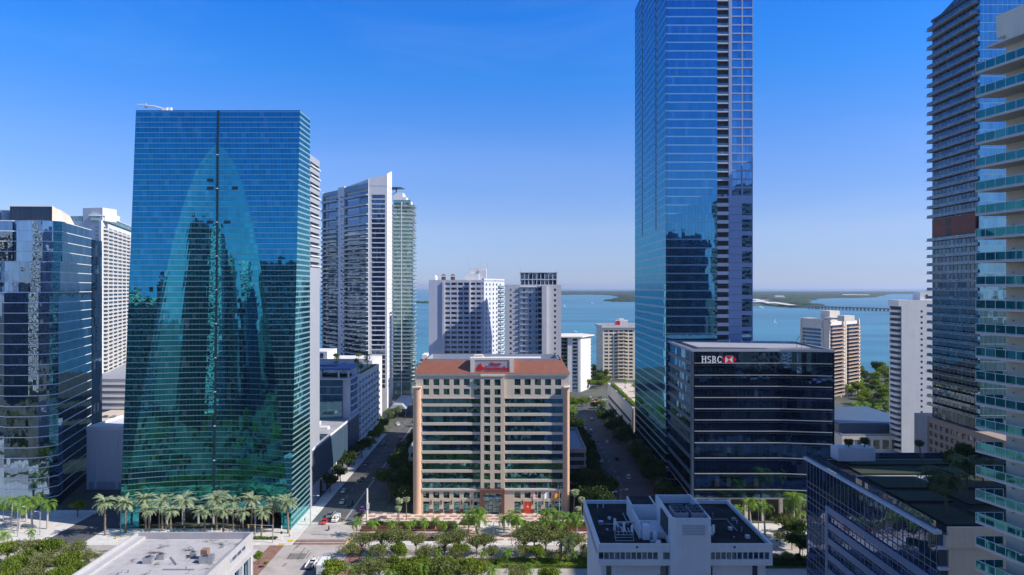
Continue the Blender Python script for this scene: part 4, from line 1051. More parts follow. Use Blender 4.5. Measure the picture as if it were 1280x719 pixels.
# ------------------------------------------------------------------ the tallest tower and the dark bank block at its foot
def tallest():
    X0, X1, Y0, Y1, Z = 69.0, 108.0, 306.0, 383.0, 246.0; fl = 3.84
    t = empty('skyscraper', (88, 345, 0), 'tallest tower of blue mirror glass with pale stone corner running off the top', 'skyscraper')
    G = curtain('sky_blue_glass', (.15,.52,.80,1), (.003,.018,.032,1), 1.5, fl, 0, band=.15, bandcol=(.30,.52,.62,1), mull=.05, mullcol=(.01,.04,.10,1), tilt=.008, wav=.012, refl=.54, var=.14, bandmix=.55)
    Gl = curtain('sky_blue_flank_glass', (.17,.55,.74,1), (.003,.018,.034,1), 1.5, fl, 0, band=.26, bandcol=(.20,.38,.44,1), mull=.03, mullcol=(.02,.06,.12,1), tilt=.006, wav=.012, refl=.50, var=.12, bandmix=.7)
    fr = Fr((X0, Y0), (X1, Y0)); xs = lambda px: gx(px, Y0)-X0
    g1 = xs(896.5); s1 = xs(911); W = fr.w
    m = MB(); m.box(X0+.2, X1-.2, Y0+1.6, Y1, 0.02, Z); m.build('core', M['dkgrey'], t)
    m = MB(); fr.box(m, .3, g1, .02, Z, -1.5, 0); m.build('front_curtain_wall', G, t)
    fl_ = Fr((X0, Y1), (X0, Y0)); ua, ub = Y1-361, Y1-327
    m = MB(); sl_z = 117
    fl_.box(m, 0, fl_.w, .02, sl_z, -.19, 0)
    for a, b in ((0, ua-1.0), (ua+1.0, ub-1.1), (ub+1.1, fl_.w)): fl_.box(m, a, b, sl_z, Z, -.19, 0)
    m.build('flank_curtain_wall', Gl, t)
    it = []
    for uc, hw in ((ua, 1.0), (ub, 1.1)):
        z = sl_z
        while z < Z-1: it.append(fl_.one(uc-hw, uc+hw, z, z+1.0, -.18, -.02)); z += fl
    emit('slot_ledge', it, M['grey'], t)
    # balcony slot
    it = []; rl = []
    k = 4
    while k*fl < Z-2:
        z = k*fl; it.append((fr.one(g1+.02, s1-.02, z-.35, z+(.15 if z > 128 else 1.2), -1.5, -.05), fr.one(g1+.05, s1-.05, z+.16, z+1.2, -.2, -.12) if z > 128 else None)); k += 1
    emit('balcony', it, M['hotel'], t, 100, None, M['railblue'], 'railing')
    # stone corner
    st = MB(); wi = []; zb = 131.0
    punched(st, wi, fr, s1, W-.001, zb, Z, [(xs(915.0), xs(927)), (xs(928.6), W-.2)], [(zb+i*fl+.3, zb+i*fl+3.5) for i in range(int((Z-zb)/fl))], .5)
    punched(st, wi, fr, s1, W-.001, .02, zb, [(xs(927.5) if True else 0, W-.35)], [(8+i*7.15, 8+i*7.15+5.3) for i in range(17)], .5)
    st.box(X0+s1, X1-.5, Y0+.5, Y1-20, .02, Z-.1) 
    fr2 = Fr((X1, Y0), (X1, Y1)); punched(st, wi, fr2, .5, fr2.w, .02, Z, [(4+i*7, 8+i*7) for i in range(9)], [(8+i*7.7, 12+i*7.7) for i in range(30)], .5)
    st.build('stone_corner', M['stoneblue'], t); emit('window', wi, M['winsky'], t)
    m = MB(); jz = 8
    while jz < zb-3: fr.box(m, s1+.1, xs(927.3), jz, jz+.12, .002, .03); jz += 3.58
    m.build('panel_joint', M['dkgrey'], t)
    it = [fr.one(0, W, 9, 9.8, .01, 1.0)]; emit('canopy', it, M['greypanel'], t)
tallest()

def bank2():
    t = empty('bank_building', (96, 285, 0), 'dark glass bank block with thin white floor bands at the foot of the tallest tower', 'building')
    P = [(69, 262), (103, 262), (122.4, 259), (124.5, 300), (70, 305.8)]; Z = 65.4
    G = curtain('dark_blue_glass', (.18,.40,.66,1), (.004,.010,.02,1), 1.5, 4.3, .7, mull=.035, mullcol=(.01,.02,.03,1), tilt=.014, wav=.02, refl=.36, var=.4, blind=.05)
    m = MB(); m.prism(P, 9.3, Z); m.build('curtain_wall', G, t)
    zs = [gz(y, 262) for y in (454, 469, 483, 497, 511, 525, 539, 553.5, 572.5, 592, 612)]
    it = []
    f1 = Fr(P[0], P[1]); f2 = Fr(P[1], P[2])
    for z in zs:
        mm = MB(); f1.box(mm, 1.0, f1.w, z-.12, z+.12, .01, .5); f2.box(mm, 0, f2.w-.8, z-.12, z+.12, .01, .5); it.append(mm)
    emit('floor_band', it, M['polemetal'], t)
    it = []
    for z in zs: 
        mm = MB(); f1.box(mm, 1.0, f1.w, z-1.0, z-.85, .01, .25); f2.box(mm, 0, f2.w-.8, z-1.0, z-.85, .01, .25); it.append(mm)
    emit('transom', it, M['bluegrey'], t)
    fl_ = Fr(P[4], P[0]); it = [fl_.one(.5, fl_.w-1.2, z-.9, z+.55, .01, .25) for z in zs]; emit('flank_band', it, M['bluegrey'], t)
    m = MB(); fl_.box(m, fl_.w-1.0, fl_.w+.15, 0, Z, .01, .3); f1.box(m, -.15, .7, .02, Z, .01, .3); m.build('corner_post', M['bluegrey'], t)
    parapet(P, Z+.003, .9, .6).build('parapet', M['greypanel'], t)
    m = MB(); m.prism(inset(P, .7), Z+.003, Z+.3); m.build('roof', M['dkgrey'], t)
    m = MB(); m.prism([(74, 272), (100, 268), (118, 270), (120, 296), (74, 298)], Z+.3, Z+.9); m.build('roof_plinth', M['grey'], t)
    it = []
    for px in (1002, 1008):
        x = gx(px-6, 270); mm = MB(); mm.tube([(x, 270, Z+.3), (x, 270, Z+4.0), (x+1.4, 270, Z+5.6)], .1, 5); it.append(mm)
    emit('davit', it, M['dkgrey'], t)
    it = []
    for x in (88, 93, 97, 110, 114): mm = MB(); mm.tube([(x, 276, Z+.9), (x, 276, Z+3.6)], .07, 5); it.append(mm)
    emit('roof_post', it, M['metal'], t)
    m = MB(); m.prism(inset(P, 5), .02, 9.3); m.build('recessed_lobby', M['dkgrey'], t)
    m = MB(); m.prism(inset(P, .3), 8.6, 9.29); m.build('soffit', M['cream2'], t)
    it = []
    for i in range(8):
        u = 1.5+i*6.6
        p = f1.p(u, -1.5, 0) if u < f1.w else f2.p(u-f1.w, -1.5, 0); mm = MB(); mm.box(p[0]-.6, p[0]+.6, p[1]-.6, p[1]+.6, .02, 8.6); it.append(mm)
    emit('column', it, M['cream'], t)
    # lettering with serifs, and the hexagon
    z0 = gz(453.6, 262); hh = 2.6; st = .40; S = MB(); u0 = gx(876.5, 262)-69
    def bar(a, b, c, d): f1.box(S, u0+a, u0+b, z0+c, z0+d, .02, .22)
    # H
    for a in (.25, 1.45): bar(a, a+st, .16, hh-.16); bar(a-.2, a+st+.2, 0, .158); bar(a-.2, a+st+.2, hh-.158, hh)
    bar(.67, 1.45, 1.30, 1.62)
    def ring(cx, cz, rx, rz, a0, a1, wx, wz, n_=14):
        q = []
        for i in range(n_+1):
            s = a0+(a1-a0)*i/n_; q.append(((cx+rx*math.cos(s), cz+rz*math.sin(s)), (cx+(rx-wx)*math.cos(s), cz+(rz-wz)*math.sin(s))))
        for (o1, i1), (o2, i2) in zip(q[:-1], q[1:]):
            S.hexa([f1.p(u0+p[0], d, z0+p[1]) for d, p in ((.22, o1), (.22, o2), (.22, i2), (.22, i1))]+[f1.p(u0+p[0], d, z0+p[1]) for d, p in ((.02, o1), (.02, o2), (.02, i2), (.02, i1))])
    # S
    ring(3.05, hh*.73, .72, hh*.27, R(20), R(265), .40, .28); ring(3.05, hh*.27, .72, hh*.27, R(85), R(-160), .40, .28)
    # B
    bar(4.25, 4.25+st, .16, hh-.16); bar(4.05, 4.9, 0, .158); bar(4.05, 4.9, hh-.158, hh); bar(4.67, 4.95, 1.45, 1.6)
    ring(4.9, hh*.755, .66, hh*.245, R(90), R(-90), .4, .24); ring(4.9, hh*.265, .78, hh*.265, R(90), R(-90), .44, .24)
    # C
    ring(7.1, hh*.5, 1.05, hh*.5, R(38), R(322), .46, .28); bar(7.85, 7.97, hh*.66, hh*.9)
    S.build('lettering', M['signwhite'], t)
    c = u0+10.7; zc = z0+hh*.48; a = 1.45; A2 = 2.75
    m = MB(); f1.box(m, c-a, c+a, zc-a, zc+a, .02, .18); lg = m.build('emblem', M['signwhite'], t)
    m = MB()
    def T(p):
        n0 = len(m.v); m.v.extend([f1.p(c+x, .24, zc+y) for x, y in p]+[f1.p(c+x, .182, zc+y) for x, y in p]); m.face((n0, n0+1, n0+2))
        for i in range(3): j = (i+1) % 3; m.face((n0+i, n0+3+i, n0+3+j, n0+j))
    T([(-A2, 0), (-a, -a), (-a, a)]); T([(a, -a), (A2, 0), (a, a)]); T([(-a, a), (0, 0), (a, a)]); T([(-a, -a), (a, -a), (0, 0)])
    m.build('red_triangles', M['red'], lg)
bank2()
# ------------------------------------------------------------------ right side
def right_condos():
    # cream condominium, corner towards us
    t = empty('condominium_tower', (255, 560, 0), 'cream and brown condominium tower with stepped roof standing beside the bay park', 'apartment tower')
    A, B, C = (gx(1001, 575), 575), (gx(1036, 545), 545), (gx(1074, 580), 580); Dp = (gx(1001, 575)+28, 612); Z = 62
    P = [A, B, C, Dp]; m = MB(); m.prism(inset(P, .8), 0, Z); f1 = Fr(A, B); f2 = Fr(B, C); w_ = []; fl = 3.0; n_ = 20
    f1.box(m, 0, 1.5, 0, Z+1, -.8, .6); f1.box(m, f1.w-7.5, f1.w-5.6, 0, Z-4, -.8, .8); f1.box(m, f1.w-5.6, f1.w, 0, Z+2, -.8, 0)
    punched(m, w_, f1, 1.5, f1.w-7.5, 0, Z, [(2.0, f1.w-8)], rowsz(0, 19, fl, .5, 2.6), .8)
    for a in (0, f2.w*.46, f2.w*.52, f2.w-1.2): f2.box(m, a, a+1.6 if a < f2.w-2 else f2.w, 0, Z+1.5, -.8, .5)
    m.build('wall', M['cream2'], t)
    bal = []
    for k in range(1, n_):
        for a, b in ((1.8, f2.w*.45), (f2.w*.57, f2.w-1.3)):
            bal.append(balc(f2, a, b, k*fl, 2.0, .3, .95)); w_.append(f2.one(a, b, k*fl, k*fl+2.4, -.8, -.7))
    emit('window', w_, M['winblue'], t); emit('balcony', bal, M['cream2'], t, 100, None, M['brownbalc'], 'railing')
    m = MB(); q = lambda u, v: f1.p(u, -v, 0)[:2]
    m.prism([q(0, 0), q(f1.w-6, 0), q(f1.w-6, 10), q(0, 10)], Z+.01, Z+2.5); m.prism([q(14, 8), q(24, 8), q(24, 18), q(14, 18)], Z+2.51, Z+9)
    m.prism([q(f1.w-7, 1), q(f1.w+6, 1), q(f1.w+6, 9), q(f1.w-7, 9)], Z+2.6, Z+4.2); m.prism([q(f1.w+7, 2), q(f1.w+14, 2), q(f1.w+14, 12), q(f1.w+7, 12)], Z+1.6, Z+6); m.build('roof_house', M['cream2'], t)
    # white condominium with side balconies
    t = empty('condominium_tower', (218, 380, 0), 'bright white condominium with one column of dark windows and rounded balconies at its left edge', 'apartment tower')
    Y = 368; xa, x1 = gx(1127, Y), gx(1172, Y); Z = 83.2; D_ = 10.0; P = rect(xa, x1+6, Y, Y+D_)
    m = MB(); w_ = []; fr = Fr(P[0], P[1]); m.prism(inset(P, .5), 0, Z); u = gx(1150.7, Y)-xa; fl = 3.02
    punched(m, w_, fr, 0, fr.w, 0, Z, [(u, u+1.2)], rowsz(3, 25, fl, 1.0, 2.2), .5)
    f0 = Fr((xa, Y+D_), (xa, Y)); f0.box(m, 0, D_, Z-3.4, Z, .002, 1.7); f0.box(m, -.4, .3, 0, Z-3.4, .002, 1.0); m.build('wall', M['white'], t)
    m = MB(); f0.box(m, .31, D_-.9, 0, Z-3.4, .003, .1); m.build('recess', M['dkgrey'], t)
    bal = []
    for k in range(26):
        s = MB(); r = MB(); pts = [(xa-.11, Y+9.6), (xa-1.5, Y+9.0), (xa-1.9, Y+7), (xa-1.9, Y+2.4), (xa-1.4, Y+.7), (xa-.11, Y+.1)]; s.prism(pts, 1.5+k*fl-.45, 1.5+k*fl+.85); bal.append((s, None))
    emit('balcony', bal, M['white'], t); emit('window', w_, M['dkgrey'], t)
    m = MB(); m.box(gx(1153, Y), x1+6, Y+2, Y+9, Z, Z+4.4); m.build('roof_house', M['white'], t)
    m = MB(); m.box(gx(1160, Y), gx(1162.5, Y), Y+1.85, Y+1.97, Z+.8, Z+3); m.build('roof_house_door', M['dkgrey'], t)
    # dark balcony tower
    X = 186.0; Ya, Yb = 302.0, 272.5
    t = empty('apartment_tower', (205, 288, 0), 'very tall dark tower with long thin balconies and one red brown panel storey', 'apartment tower')
    D = curtain('dark_infill_glass', (.30,.46,.60,1), (.006,.010,.014,1), 2.6, 3.55, 0, mull=.25, mullcol=(.045,.05,.06,1), tilt=.02, wav=.05, refl=.30, var=.4)
    D2 = curtain('corner_blue_glass', (.35,.68,.85,1), (.01,.03,.045,1), 1.9, 3.55, 0, band=.05, bandcol=(.30,.42,.48,1), mull=.04, mullcol=(.2,.28,.32,1), tilt=.03, wav=.06, refl=.48, var=.2)
    fr = Fr((X, Ya), (X, Yb)); W = fr.w; zt = 211.0
    m = MB(); m.box(X, X+45, Yb, Ya, 33, 207); m.v = [(x, y, z+(8 if (z > 100 and y < 280) else 0)) for x, y, z in m.v]
    m.build('infill_wall', D, t)
    m = MB(); f0 = Fr((X, Yb), (X+45, Yb)); f0.box(m, .02, 45, 33, 218, .01, 1.2); m.build('corner_glazing', D2, t)
    m = MB(); f0.box(m, 20, 45, 199, 205, 1.22, 3.0); m.build('upper_canopy', M['dkgrey'], t)
    bal = []; fl = 3.55; k = 10
    red_z0 = 111.2
    zs_ = [red_z0-.6-3.62*q for q in range(21)]+[red_z0+9.6+4.15*q for q in range(21)]
    for z in zs_:
        if 34 < z < 206: bal.append(balc(fr, -.9, W+.6, z, 1.9, .28, 1.05))
    emit('balcony', bal, M['grey'], t, 100, None, M['railblue'], 'railing')
    m = MB(); fr.box(m, 1.0, W-.4, red_z0, red_z0+8.6, .01, .7); m.build('red_storey', M['redbrown'], t)
    m = MB(); fr.box(m, W*.36, W*.46, red_z0+.5, red_z0+4, .71, .76); fr.box(m, W*.36, W*.46, red_z0+5, red_z0+8, .71, .76); m.build('opening', M['dkgrey'], t)
    ends = []
    for z in zs_:
        if not 34 < z < 206: continue
        mm = MB(); mm.box(X-2.0, X+.5, Ya+.02, Ya+1.6, z-.2, z); ends.append(mm)
    emit('end_balcony', ends, M['greypanel'], t)
    m = MB(); fr.box(m, -.2, W, 207.3, 208.3, .01, .5); m.build('crown_edge', M['dkgrey'], t)
    # podium of the dark tower
    t = empty('podium', (195, 290, 0), 'grey and brown gridded podium at the foot of the dark balcony tower', 'podium')
    P = rect(184.2, 245, 250, 312); m = MB(); fr = Fr(P[3], P[0]); w_ = []; m.prism(inset(P, .4), 0, 32.8)
    punched(m, w_, fr, 0, fr.w, 0, 32.8, [(11+i*3.6, 13.4+i*3.6) for i in range(14)], rowsz(3, 8, 3.5, .8, 2.9), .4); f0 = Fr(P[0], P[1]); f0.box(m, .002, f0.w, 0, 32.8, -.4, 0)
    m.build('wall', matte('podium_stone', (.34,.24,.19,1), .6, .12), t); emit('window', w_, M['win'], t)
    m = MB(); fr.box(m, 0, 10, 0, 32.8, .002, .3); m.build('end_wall', M['grey'], t)
    # low blocks between the dark bank block and the white condominium
    t = empty('low_building', (205, 400, 0), 'low flat roofed building with blue grey roof before the bayside park', 'building')
    m = MB(); m.box(180, 232, 372, 440, 0, 9); m.build('wall', M['cream2'], t); parapet(rect(180, 232, 372, 440), 9.003, 1.0, .5).build('parapet', M['grey'], t)
    m = MB(); m.box(181, 226, 378, 434, 9, 14); m.build('upper_storey', M['bluegrey'], t); m = MB(); m.box(182, 225, 379, 433, 14, 14.6); m.build('roof', M['bluegrey'], t)
    m = MB(); m.box(181, 192, 441, 470, 0, 14); m.build('rear_wing', M['redbrown'], t)
    it = [Fr((180, 372), (232, 372)).one(2+i*5, 5.4+i*5, 2, 7, .01, .1) for i in range(10)]; emit('window', it, M['win'], t)
right_condos()

# ------------------------------------------------------------------ green roofed glass block, lower right
M['spandrel'] = matte('slate_blue_spandrel', (.24,.29,.38,1), .5, .08)
def lower_right():
    t = empty('office_block', (110, 160, 0), 'low blue glass office block with dark planted roof terrace at the lower right', 'office building')
    X, Ya, Yb, Z = 82.2, 190.0, 132.5, 42.6
    fr = Fr((X, Ya), (X+.6, Yb)); W = fr.w
    G = curtain('night_blue_glass', (.34,.48,.80,1), (.022,.040,.085,1), 1.9, 4.0, -1.4+.2, mull=.0, tilt=.014, wav=.03, refl=.42, var=.3, blind=.1, ab=(0, 1))
    m = MB(); m.prism([(X+.02, Ya), (X+.62, Yb), (X+70, Yb), (X+70, Ya)], 0, Z); m.build('curtain_wall', G, t)
    # mullions and floor bands as real bars
    bars = []
    u = 0.0; i = 0
    while u < W-.1: bars.append(fr.one(u-.035, u+.035, 4, Z-.5, .002, .07 if i % 4 else .12)); u += 1.9; i += 1
    emit('mullion', bars, M['polemetal'], t)
    it = []; k = 1
    while k*4.0 < Z-3:
        z = k*4.0-1.2+.0
        it.append(fr.one(0, W, z-.09, z+.09, .122, .16)); it.append(fr.one(0, W, z+1.35, z+1.5, .122, .16)); k += 1
    emit('transom', it, M['polemetal'], t)
    # lighter framed field with wide spandrels
    v0 = 11.6; zz = 33.2; m = MB(); fr.box(m, v0, v0+1.4, 2, zz, .165, .5); m.build('vertical_frame', M['spandrel'], t)
    it = [fr.one(v0+1.42, W-.2, zz-1.7-k*4, zz-.0-k*4, .165, .45) for k in range(8)]; emit('spandrel', it, M['spandrel'], t)
    m = MB(); fr.box(m, -.3, W+.3, Z-.45, Z+.25, -.5, .9); m.build('roof_edge', M['hotel'], t)
    gl = []; u = 0
    while u < W-2: gl.append(fr.one(u+.03, u+1.85, Z+.3, Z+1.9, .1, .16)); u += 1.9
    emit('glass_balustrade', gl, M['railblue'], t)
    # near wall in cream stone
    f0 = Fr((X+.6, Yb), (X+70, Yb)); m = MB(); f0.box(m, 1.7, 69, 0, Z-2.9, .005, .6); m.build('stone_wall', M['warmstone'], t)
    m = MB(); f0.box(m, .9, 69, Z-2.85, Z-.6, .005, 1.0); f0.box(m, 1.6, 69, Z-.6, Z+1.0, .005, .7); m.build('stone_parapet', M['warmstone'], t)
    it = [f0.one(-.1, 1.6, 4+k*4.0, 7.0+k*4.0, .003, .2) for k in range(9)]; emit('corner_window', it, M['winblue'], t)
    it = [f0.one(-.2, 1.65, 3.3+k*4.0, 3.9+k*4.0, .003, .7) for k in range(10)]; emit('corner_ledge', it, M['hotel'], t)
    # planted roof
    m = MB(); m.prism([(X+.8, Ya-.4), (X+1.3, Yb+.3), (X+69, Yb+.3), (X+69, Ya-.4)], Z+.002, Z+.15); m.build('roof_deck', M['black'], t)
    it = []
    for a, b, c, d in ((90, 150, 181, 186), (88, 104, 172, 179), (108, 150, 173, 179), (87.5, 100, 160, 169.5), (103, 121, 160, 169.5), (86.5, 97, 150, 157.5), (99, 112, 148, 157.5), (86, 94, 135, 147.5), (96, 118, 134.5, 144)):
        mm = MB(); mm.box(a, b, c, d, Z+.15, Z+.55); it.append(mm)
    emit('planting_bed', it, matte('sedum_bed', (.022,.034,.015,1), .95, .5, .5, 0), t)
    m = MB(); 
    for a, b, c, d in ((86, 150, 170.3, 171.3), (100.8, 102.2, 149, 170.2), (122, 135, 146, 170.2), (86.6, 150, 187, 187.6)): m.box(a, b, c, d, Z+.151, Z+.25)
    m.build('path', M['greypanel'], t)
    m = MB(); m.box(88, 98, 184, 188.5, Z+.56, Z+4.0); m.build('roof_house', M['hotel'], t)
    m = MB(); m.box(88, 150, 189, 189.4, Z+.15, Z+1.6); m.build('rear_balustrade', M['railblue'], t)
lower_right()

# ------------------------------------------------------------------ near balcony tower on the right edge
def near_tower():
    t = empty('balcony_tower', (85, 72, 0), 'close cream apartment tower with teal glass balconies cut by the right edge', 'apartment tower')
    a = (64.8, 89.5); b = (68.6, 71.5); P = [a, b, (75, 52), (112, 50), (112, 89.5)]
    m = MB(); m.prism(P, 0, 123.2); fr = Fr(a, b); m.prism([(64.6, 91.0), (68.5, 72), (75, 52), (112, 50), (112, 91)], 123.2, 126.2); m.build('wall', M['cream'], t)
    Ao = (61.1, 90.0); Bo = (65.9, 69.5); fo = Fr(Ao, Bo); z = 118.2; k = 0
    slabs = []
    poly = [Ao, Bo, b, a]
    rail = []; gls = []; doors = []; lamps = []
    while z > 2:
        s = MB(); s.prism([Ao, Bo, (b[0]-.003, b[1]), (a[0]-.003, a[1]), (a[0]-.003, Ao[1])], z-.12, z+.13)
        r = MB(); g = MB(); fb = Fr((a[0], 90.0), Ao)
        for ff, w0 in ((fo, fo.w), (fb, fb.w)):
            n_ = max(1, round(w0/1.42)); st = (w0-.06)/n_
            for i in range(n_+1): ff.box(r, i*st, i*st+.06, z+.131, z+1.22, -.10, -.04)
            ff.box(r, .06, w0, z+1.221, z+1.28, -.11, -.03); ff.box(r, .06, w0, z+.18, z+.23, -.095, -.045)
            for i in range(n_): ff.box(g, i*st+.09, i*st+st-.03, z+.24, z+1.2, -.08, -.06)
        slabs.append((s, r)); gls.append(g)
        doors.append(fr.one(2.6, 4.6, z+.135, z+2.6, .003, .06)); doors.append(fr.one(5.2, 9, z+.135, z+2.6, .003, .06))
        lm = MB(); q = fr.p(1.1, .1, z+1.75); lm.tube([(q[0]-.12, q[1], q[2]), (q[0]+.05, q[1], q[2])], .11, 8); lamps.append(lm)
        z -= 3.11; k += 1
    for (s, r), g in zip(slabs, gls):
        o = s.build('balcony', M['cream2'], t); r.build('railing_frame', M['aluwhite'], o); g.build('railing_glass', M['railglass'], o)
    emit('sliding_door', doors, M['wingreen'], t); emit('wall_lamp', lamps, M['metal'], t)
    m = MB(); m.prism([(62.6, 90.2), (66.6, 71), (b[0]-.003, b[1]), (a[0]-.003, a[1]), (a[0]-.003, 90.2)], 121.6, 121.85); m.build('eave', M['cream2'], t)
near_tower()

# ------------------------------------------------------------------ lower middle white block
def lower_middle():
    t = empty('office_block', (34, 146, 0), 'plain white office block with dark roof and tall stair shaft in the bottom centre', 'office building')
    x0, x1, Y0, Y1, Z = 16.8, 50.8, 133.0, 160.6, 39.0
    P = rect(x0, x1, Y0, Y1); fr = Fr(P[0], P[1]); W = fr.w; u = lambda px: gx(px, Y0)-x0
    m = MB(); w_ = []
    # top storey band proud of the storeys below
    m.prism(inset(P, .45), 36.0, Z); za, zb = gz(699.5, Y0), gz(690.5, Y0)
    m.prism(rect(x0+.8, x1-.8, Y0+1.6, Y1-.8), 0, 35.999)
    sa, sb = u(838), u(887)
    colL = [(u(748.5)+i*1.06, u(748.5)+i*1.06+.92) for i in range(11)]+[(sa-1.4, sa-.1)]; colR = [(sb+.15+i*1.06, sb+.15+i*1.06+.92) for i in range(11)]
    punched(m, w_, fr, 0, sa, 35.8, Z+.2, colL, [(za, zb)], .45); punched(m, w_, fr, sb, W, 35.8, Z+.2, colR, [(za, zb)], .45)
    for i in (1, 3):
        f = Fr(P[i], P[(i+1) % 4]); punched(m, w_, f, .46, f.w-.46, 35.8, Z+.2, [(1+k*1.06, 1.92+k*1.06) for k in range(24)], [(za, zb)], .45)
    f = Fr(P[2], P[3]); f.box(m, 0, f.w, 35.8, Z+.2, -.45, 0)
    m.build('wall', M['white'], t)
    emit('window', w_, M['winblue'], t)
    parapet(P, Z+.203, .8, .45).build('parapet', M['white'], t)
    m = MB(); m.prism(inset(P, .46), Z, Z+.25); m.build('roof', M['black'], t)
    fb = Fr((x0+.8, Y0+1.6), (x1-.8, Y0+1.6)); it = []
    for k in range(9): it.append(fb.one(1.0, 2.0, 32.0-k*3.7, 35.3-k*3.7, .005, .08)); it.append(fb.one(sa-2.4, sa-.9, 32-k*3.7, 35.3-k*3.7, .005, .08)); it.append(fb.one(fb.w-2.6, fb.w-1.6, 32-k*3.7, 35.3-k*3.7, .005, .08)); it.append(fb.one(sb-.6, sb+.2, 32-k*3.7, 35.3-k*3.7, .005, .08))
    emit('lower_window', it, M['winblue'], t)
    # drain spots
    it = [fr.one(u(795), u(797.5), gz(684, Y0)-.2, gz(684, Y0)+.2, .01, .1), fr.one(u(917), u(919.5), gz(684, Y0)-.2, gz(684, Y0)+.2, .01, .1)]; emit('scupper', it, M['dkgrey'], t)
    # shaft
    zs = 45.4; c0, c1 = x0+sa, x0+sb; ch = .8
    m = MB(); pl = [(c0+ch, Y0-1.2), (c1-ch*.3, Y0-1.2), (c1, Y0-.9), (c1, Y0+14), (c0, Y0+14), (c0, Y0-.4)]; m.prism(pl, 0, zs-1.9); q = inset(pl, .35)
    sh = m.build('stair_shaft', M['white'], t); dm = MB(); dm.prism(q, zs-1.9, zs-1.75); dm.build('shaft_roof', M['black'], sh); parapet(pl, zs-1.9, 1.9, .35).build('shaft_parapet', M['white'], sh)
    f = Fr((c0+1.2, Y0-1.2), (c1, Y0-1.2)); m = MB()
    for k in range(7): f.box(m, .8, 5.2, 42.2+k*.3, 42.32+k*.3, .01, .08)
    m.build('louvre', M['greypanel'], sh)
    m = MB(); f.box(m, 5.6, 6.4, 42.6, 44.0, .01, .4); f.box(m, 6.6, 7.0, 42.9, 44.2, .01, .3); m.build('wall_box', M['aluwhite'], sh)
    # chillers with fans on the shaft roof
    zr = zs-1.9
    for i, xx in enumerate((c0+1.0, c0+4.3)):
        m = MB(); m.box(xx, xx+2.7, Y0+.6, Y0+5.6, zr+.3, zr+2.3); o = m.build('chiller', M['grey'], sh)
        for a in range(2):
            for b in range(3): mm = MB(); cx, cy = xx+.7+a*1.3, Y0+1.5+b*1.6; mm.tube([(cx, cy, zr+2.3), (cx, cy, zr+2.7)], .58, 12); mm.build('fan', M['dkgrey'], o)
    # rear rooms left of the shaft
    m = MB(); m.box(c0-5.2, c0-.002, Y0+14, Y0+20, Z+.25, 43.2); m.box(c0-.001, c1, Y0+14.002, Y0+21, Z+.25, 43.0); m.build('rear_roof_house', M['white'], t)
    m = MB(); m.box(c0-4.9, c0-.3, Y0+14.3, Y0+19.7, 43.2, 43.3); m.box(c0+.3, c1-.3, Y0+14.3, Y0+20.7, 43.0, 43.1); m.build('rear_house_roof', M['black'], t)
    m = MB(); m.box(c0-5.0, c0-.003, Y0+5, Y0+12, Z+.25, Z+1.6); m.box(c0-5.2, c0-4.95, Y0+4.8, Y0+13.9, Z+.25, Z+3.6); m.build('duct_screen', M['white'], t)
    m = MB()
    for i in range(4): m.box(c0-.25, c0-.03, Y0+2+i*1.6, Y0+3.2+i*1.6, 41.0, 44.5)
    m.build('side_louvre', M['dkgrey'], t)
    m = MB()
    for a in range(5): m.tube([(c0-8+a*.7, Y0+7, Z+.6), (c0-8+a*.7, Y0+11-a*.5, Z+.6)], .12, 6)
    m.tube([(c0-9, Y0+10, Z+1.8), (c0-2, Y0+10, Z+1.8), (c0-2, Y0+10, Z+.4)], .2, 6); m.tube([(c0-9, Y0+10, Z+1.8), (c0-9, Y0+7, Z+1.8), (c0-9, Y0+7, Z+.3)], .2, 6); m.build('pipework', M['metal'], t)
    m = MB(); m.box(c0-4.6, c0-3.2, Y0+4, Y0+5.6, Z+.3, Z+3.2); m.box(c0-2.6, c0-1.9, Y0+3.2, Y0+4.2, Z+.3, Z+2.0); m.build('cabinet', M['aluwhite'], t)
    rs = random.Random(8)
    for q in range(16):
        if q < 8: cx, cy = rs.uniform(x0+1.5, c0-6), rs.uniform(Y0+9, Y1-2)
        else: cx, cy = rs.uniform(c1+1.2, x1-2), rs.uniform(Y0+2, Y1-2)
        mm = MB(); s_ = rs.uniform(.15, .5)
        if q % 2: mm.box(cx-s_, cx+s_, cy-s_, cy+s_, Z+.26, Z+.3+s_*1.3)
        else: mm.tube([(cx, cy, Z+.26), (cx, cy, Z+.7+s_), (cx, cy, Z+.8+s_)], [.1, .1, .2], 8)
        mm.build('roof_vent', M['metal'] if q % 3 else M['hotel'], t)
    m = MB()
    m.tube([(c1+.6, Y0+16, Z+.4), (x1-4, Y0+16, Z+.4), (x1-4, Y0+9, Z+.4)], .12, 5)
    m.build('conduit', M['polemetal'], t); m = MB()
    m.tube([(x0+2, Y0+13, Z+.4), (c0-6, Y0+13, Z+.4), (c0-6, Y0+20, Z+.4)], .12, 5); m.build('conduit', M['polemetal'], t)
    # phone antennas on a sled
    an = empty('antenna_frame', (x0+6.5, Y0+5, Z+.25), 'rooftop antenna frame with three pale panels on the dark roof of the bottom block', 'antenna')
    it = []
    for i, (dx, dy, s) in enumerate(((-2.4, .8, 2.4), (-.6, .4, 1.7), (1.0, .2, 1.2))):
        mm = MB(); mm.box(x0+6.5+dx-.25, x0+6.5+dx+.25, Y0+5+dy-.1, Y0+5+dy+.1, Z+1.6, Z+1.6+s); mm.build('panel', M['aluwhite'], an)
    m = MB(); q = Z+.3
    for dx in (-2.4, -.6, 1.0): m.tube([(x0+6.5+dx, Y0+5.4, q), (x0+6.5+dx, Y0+5.4, q+2.6)], .07, 5)
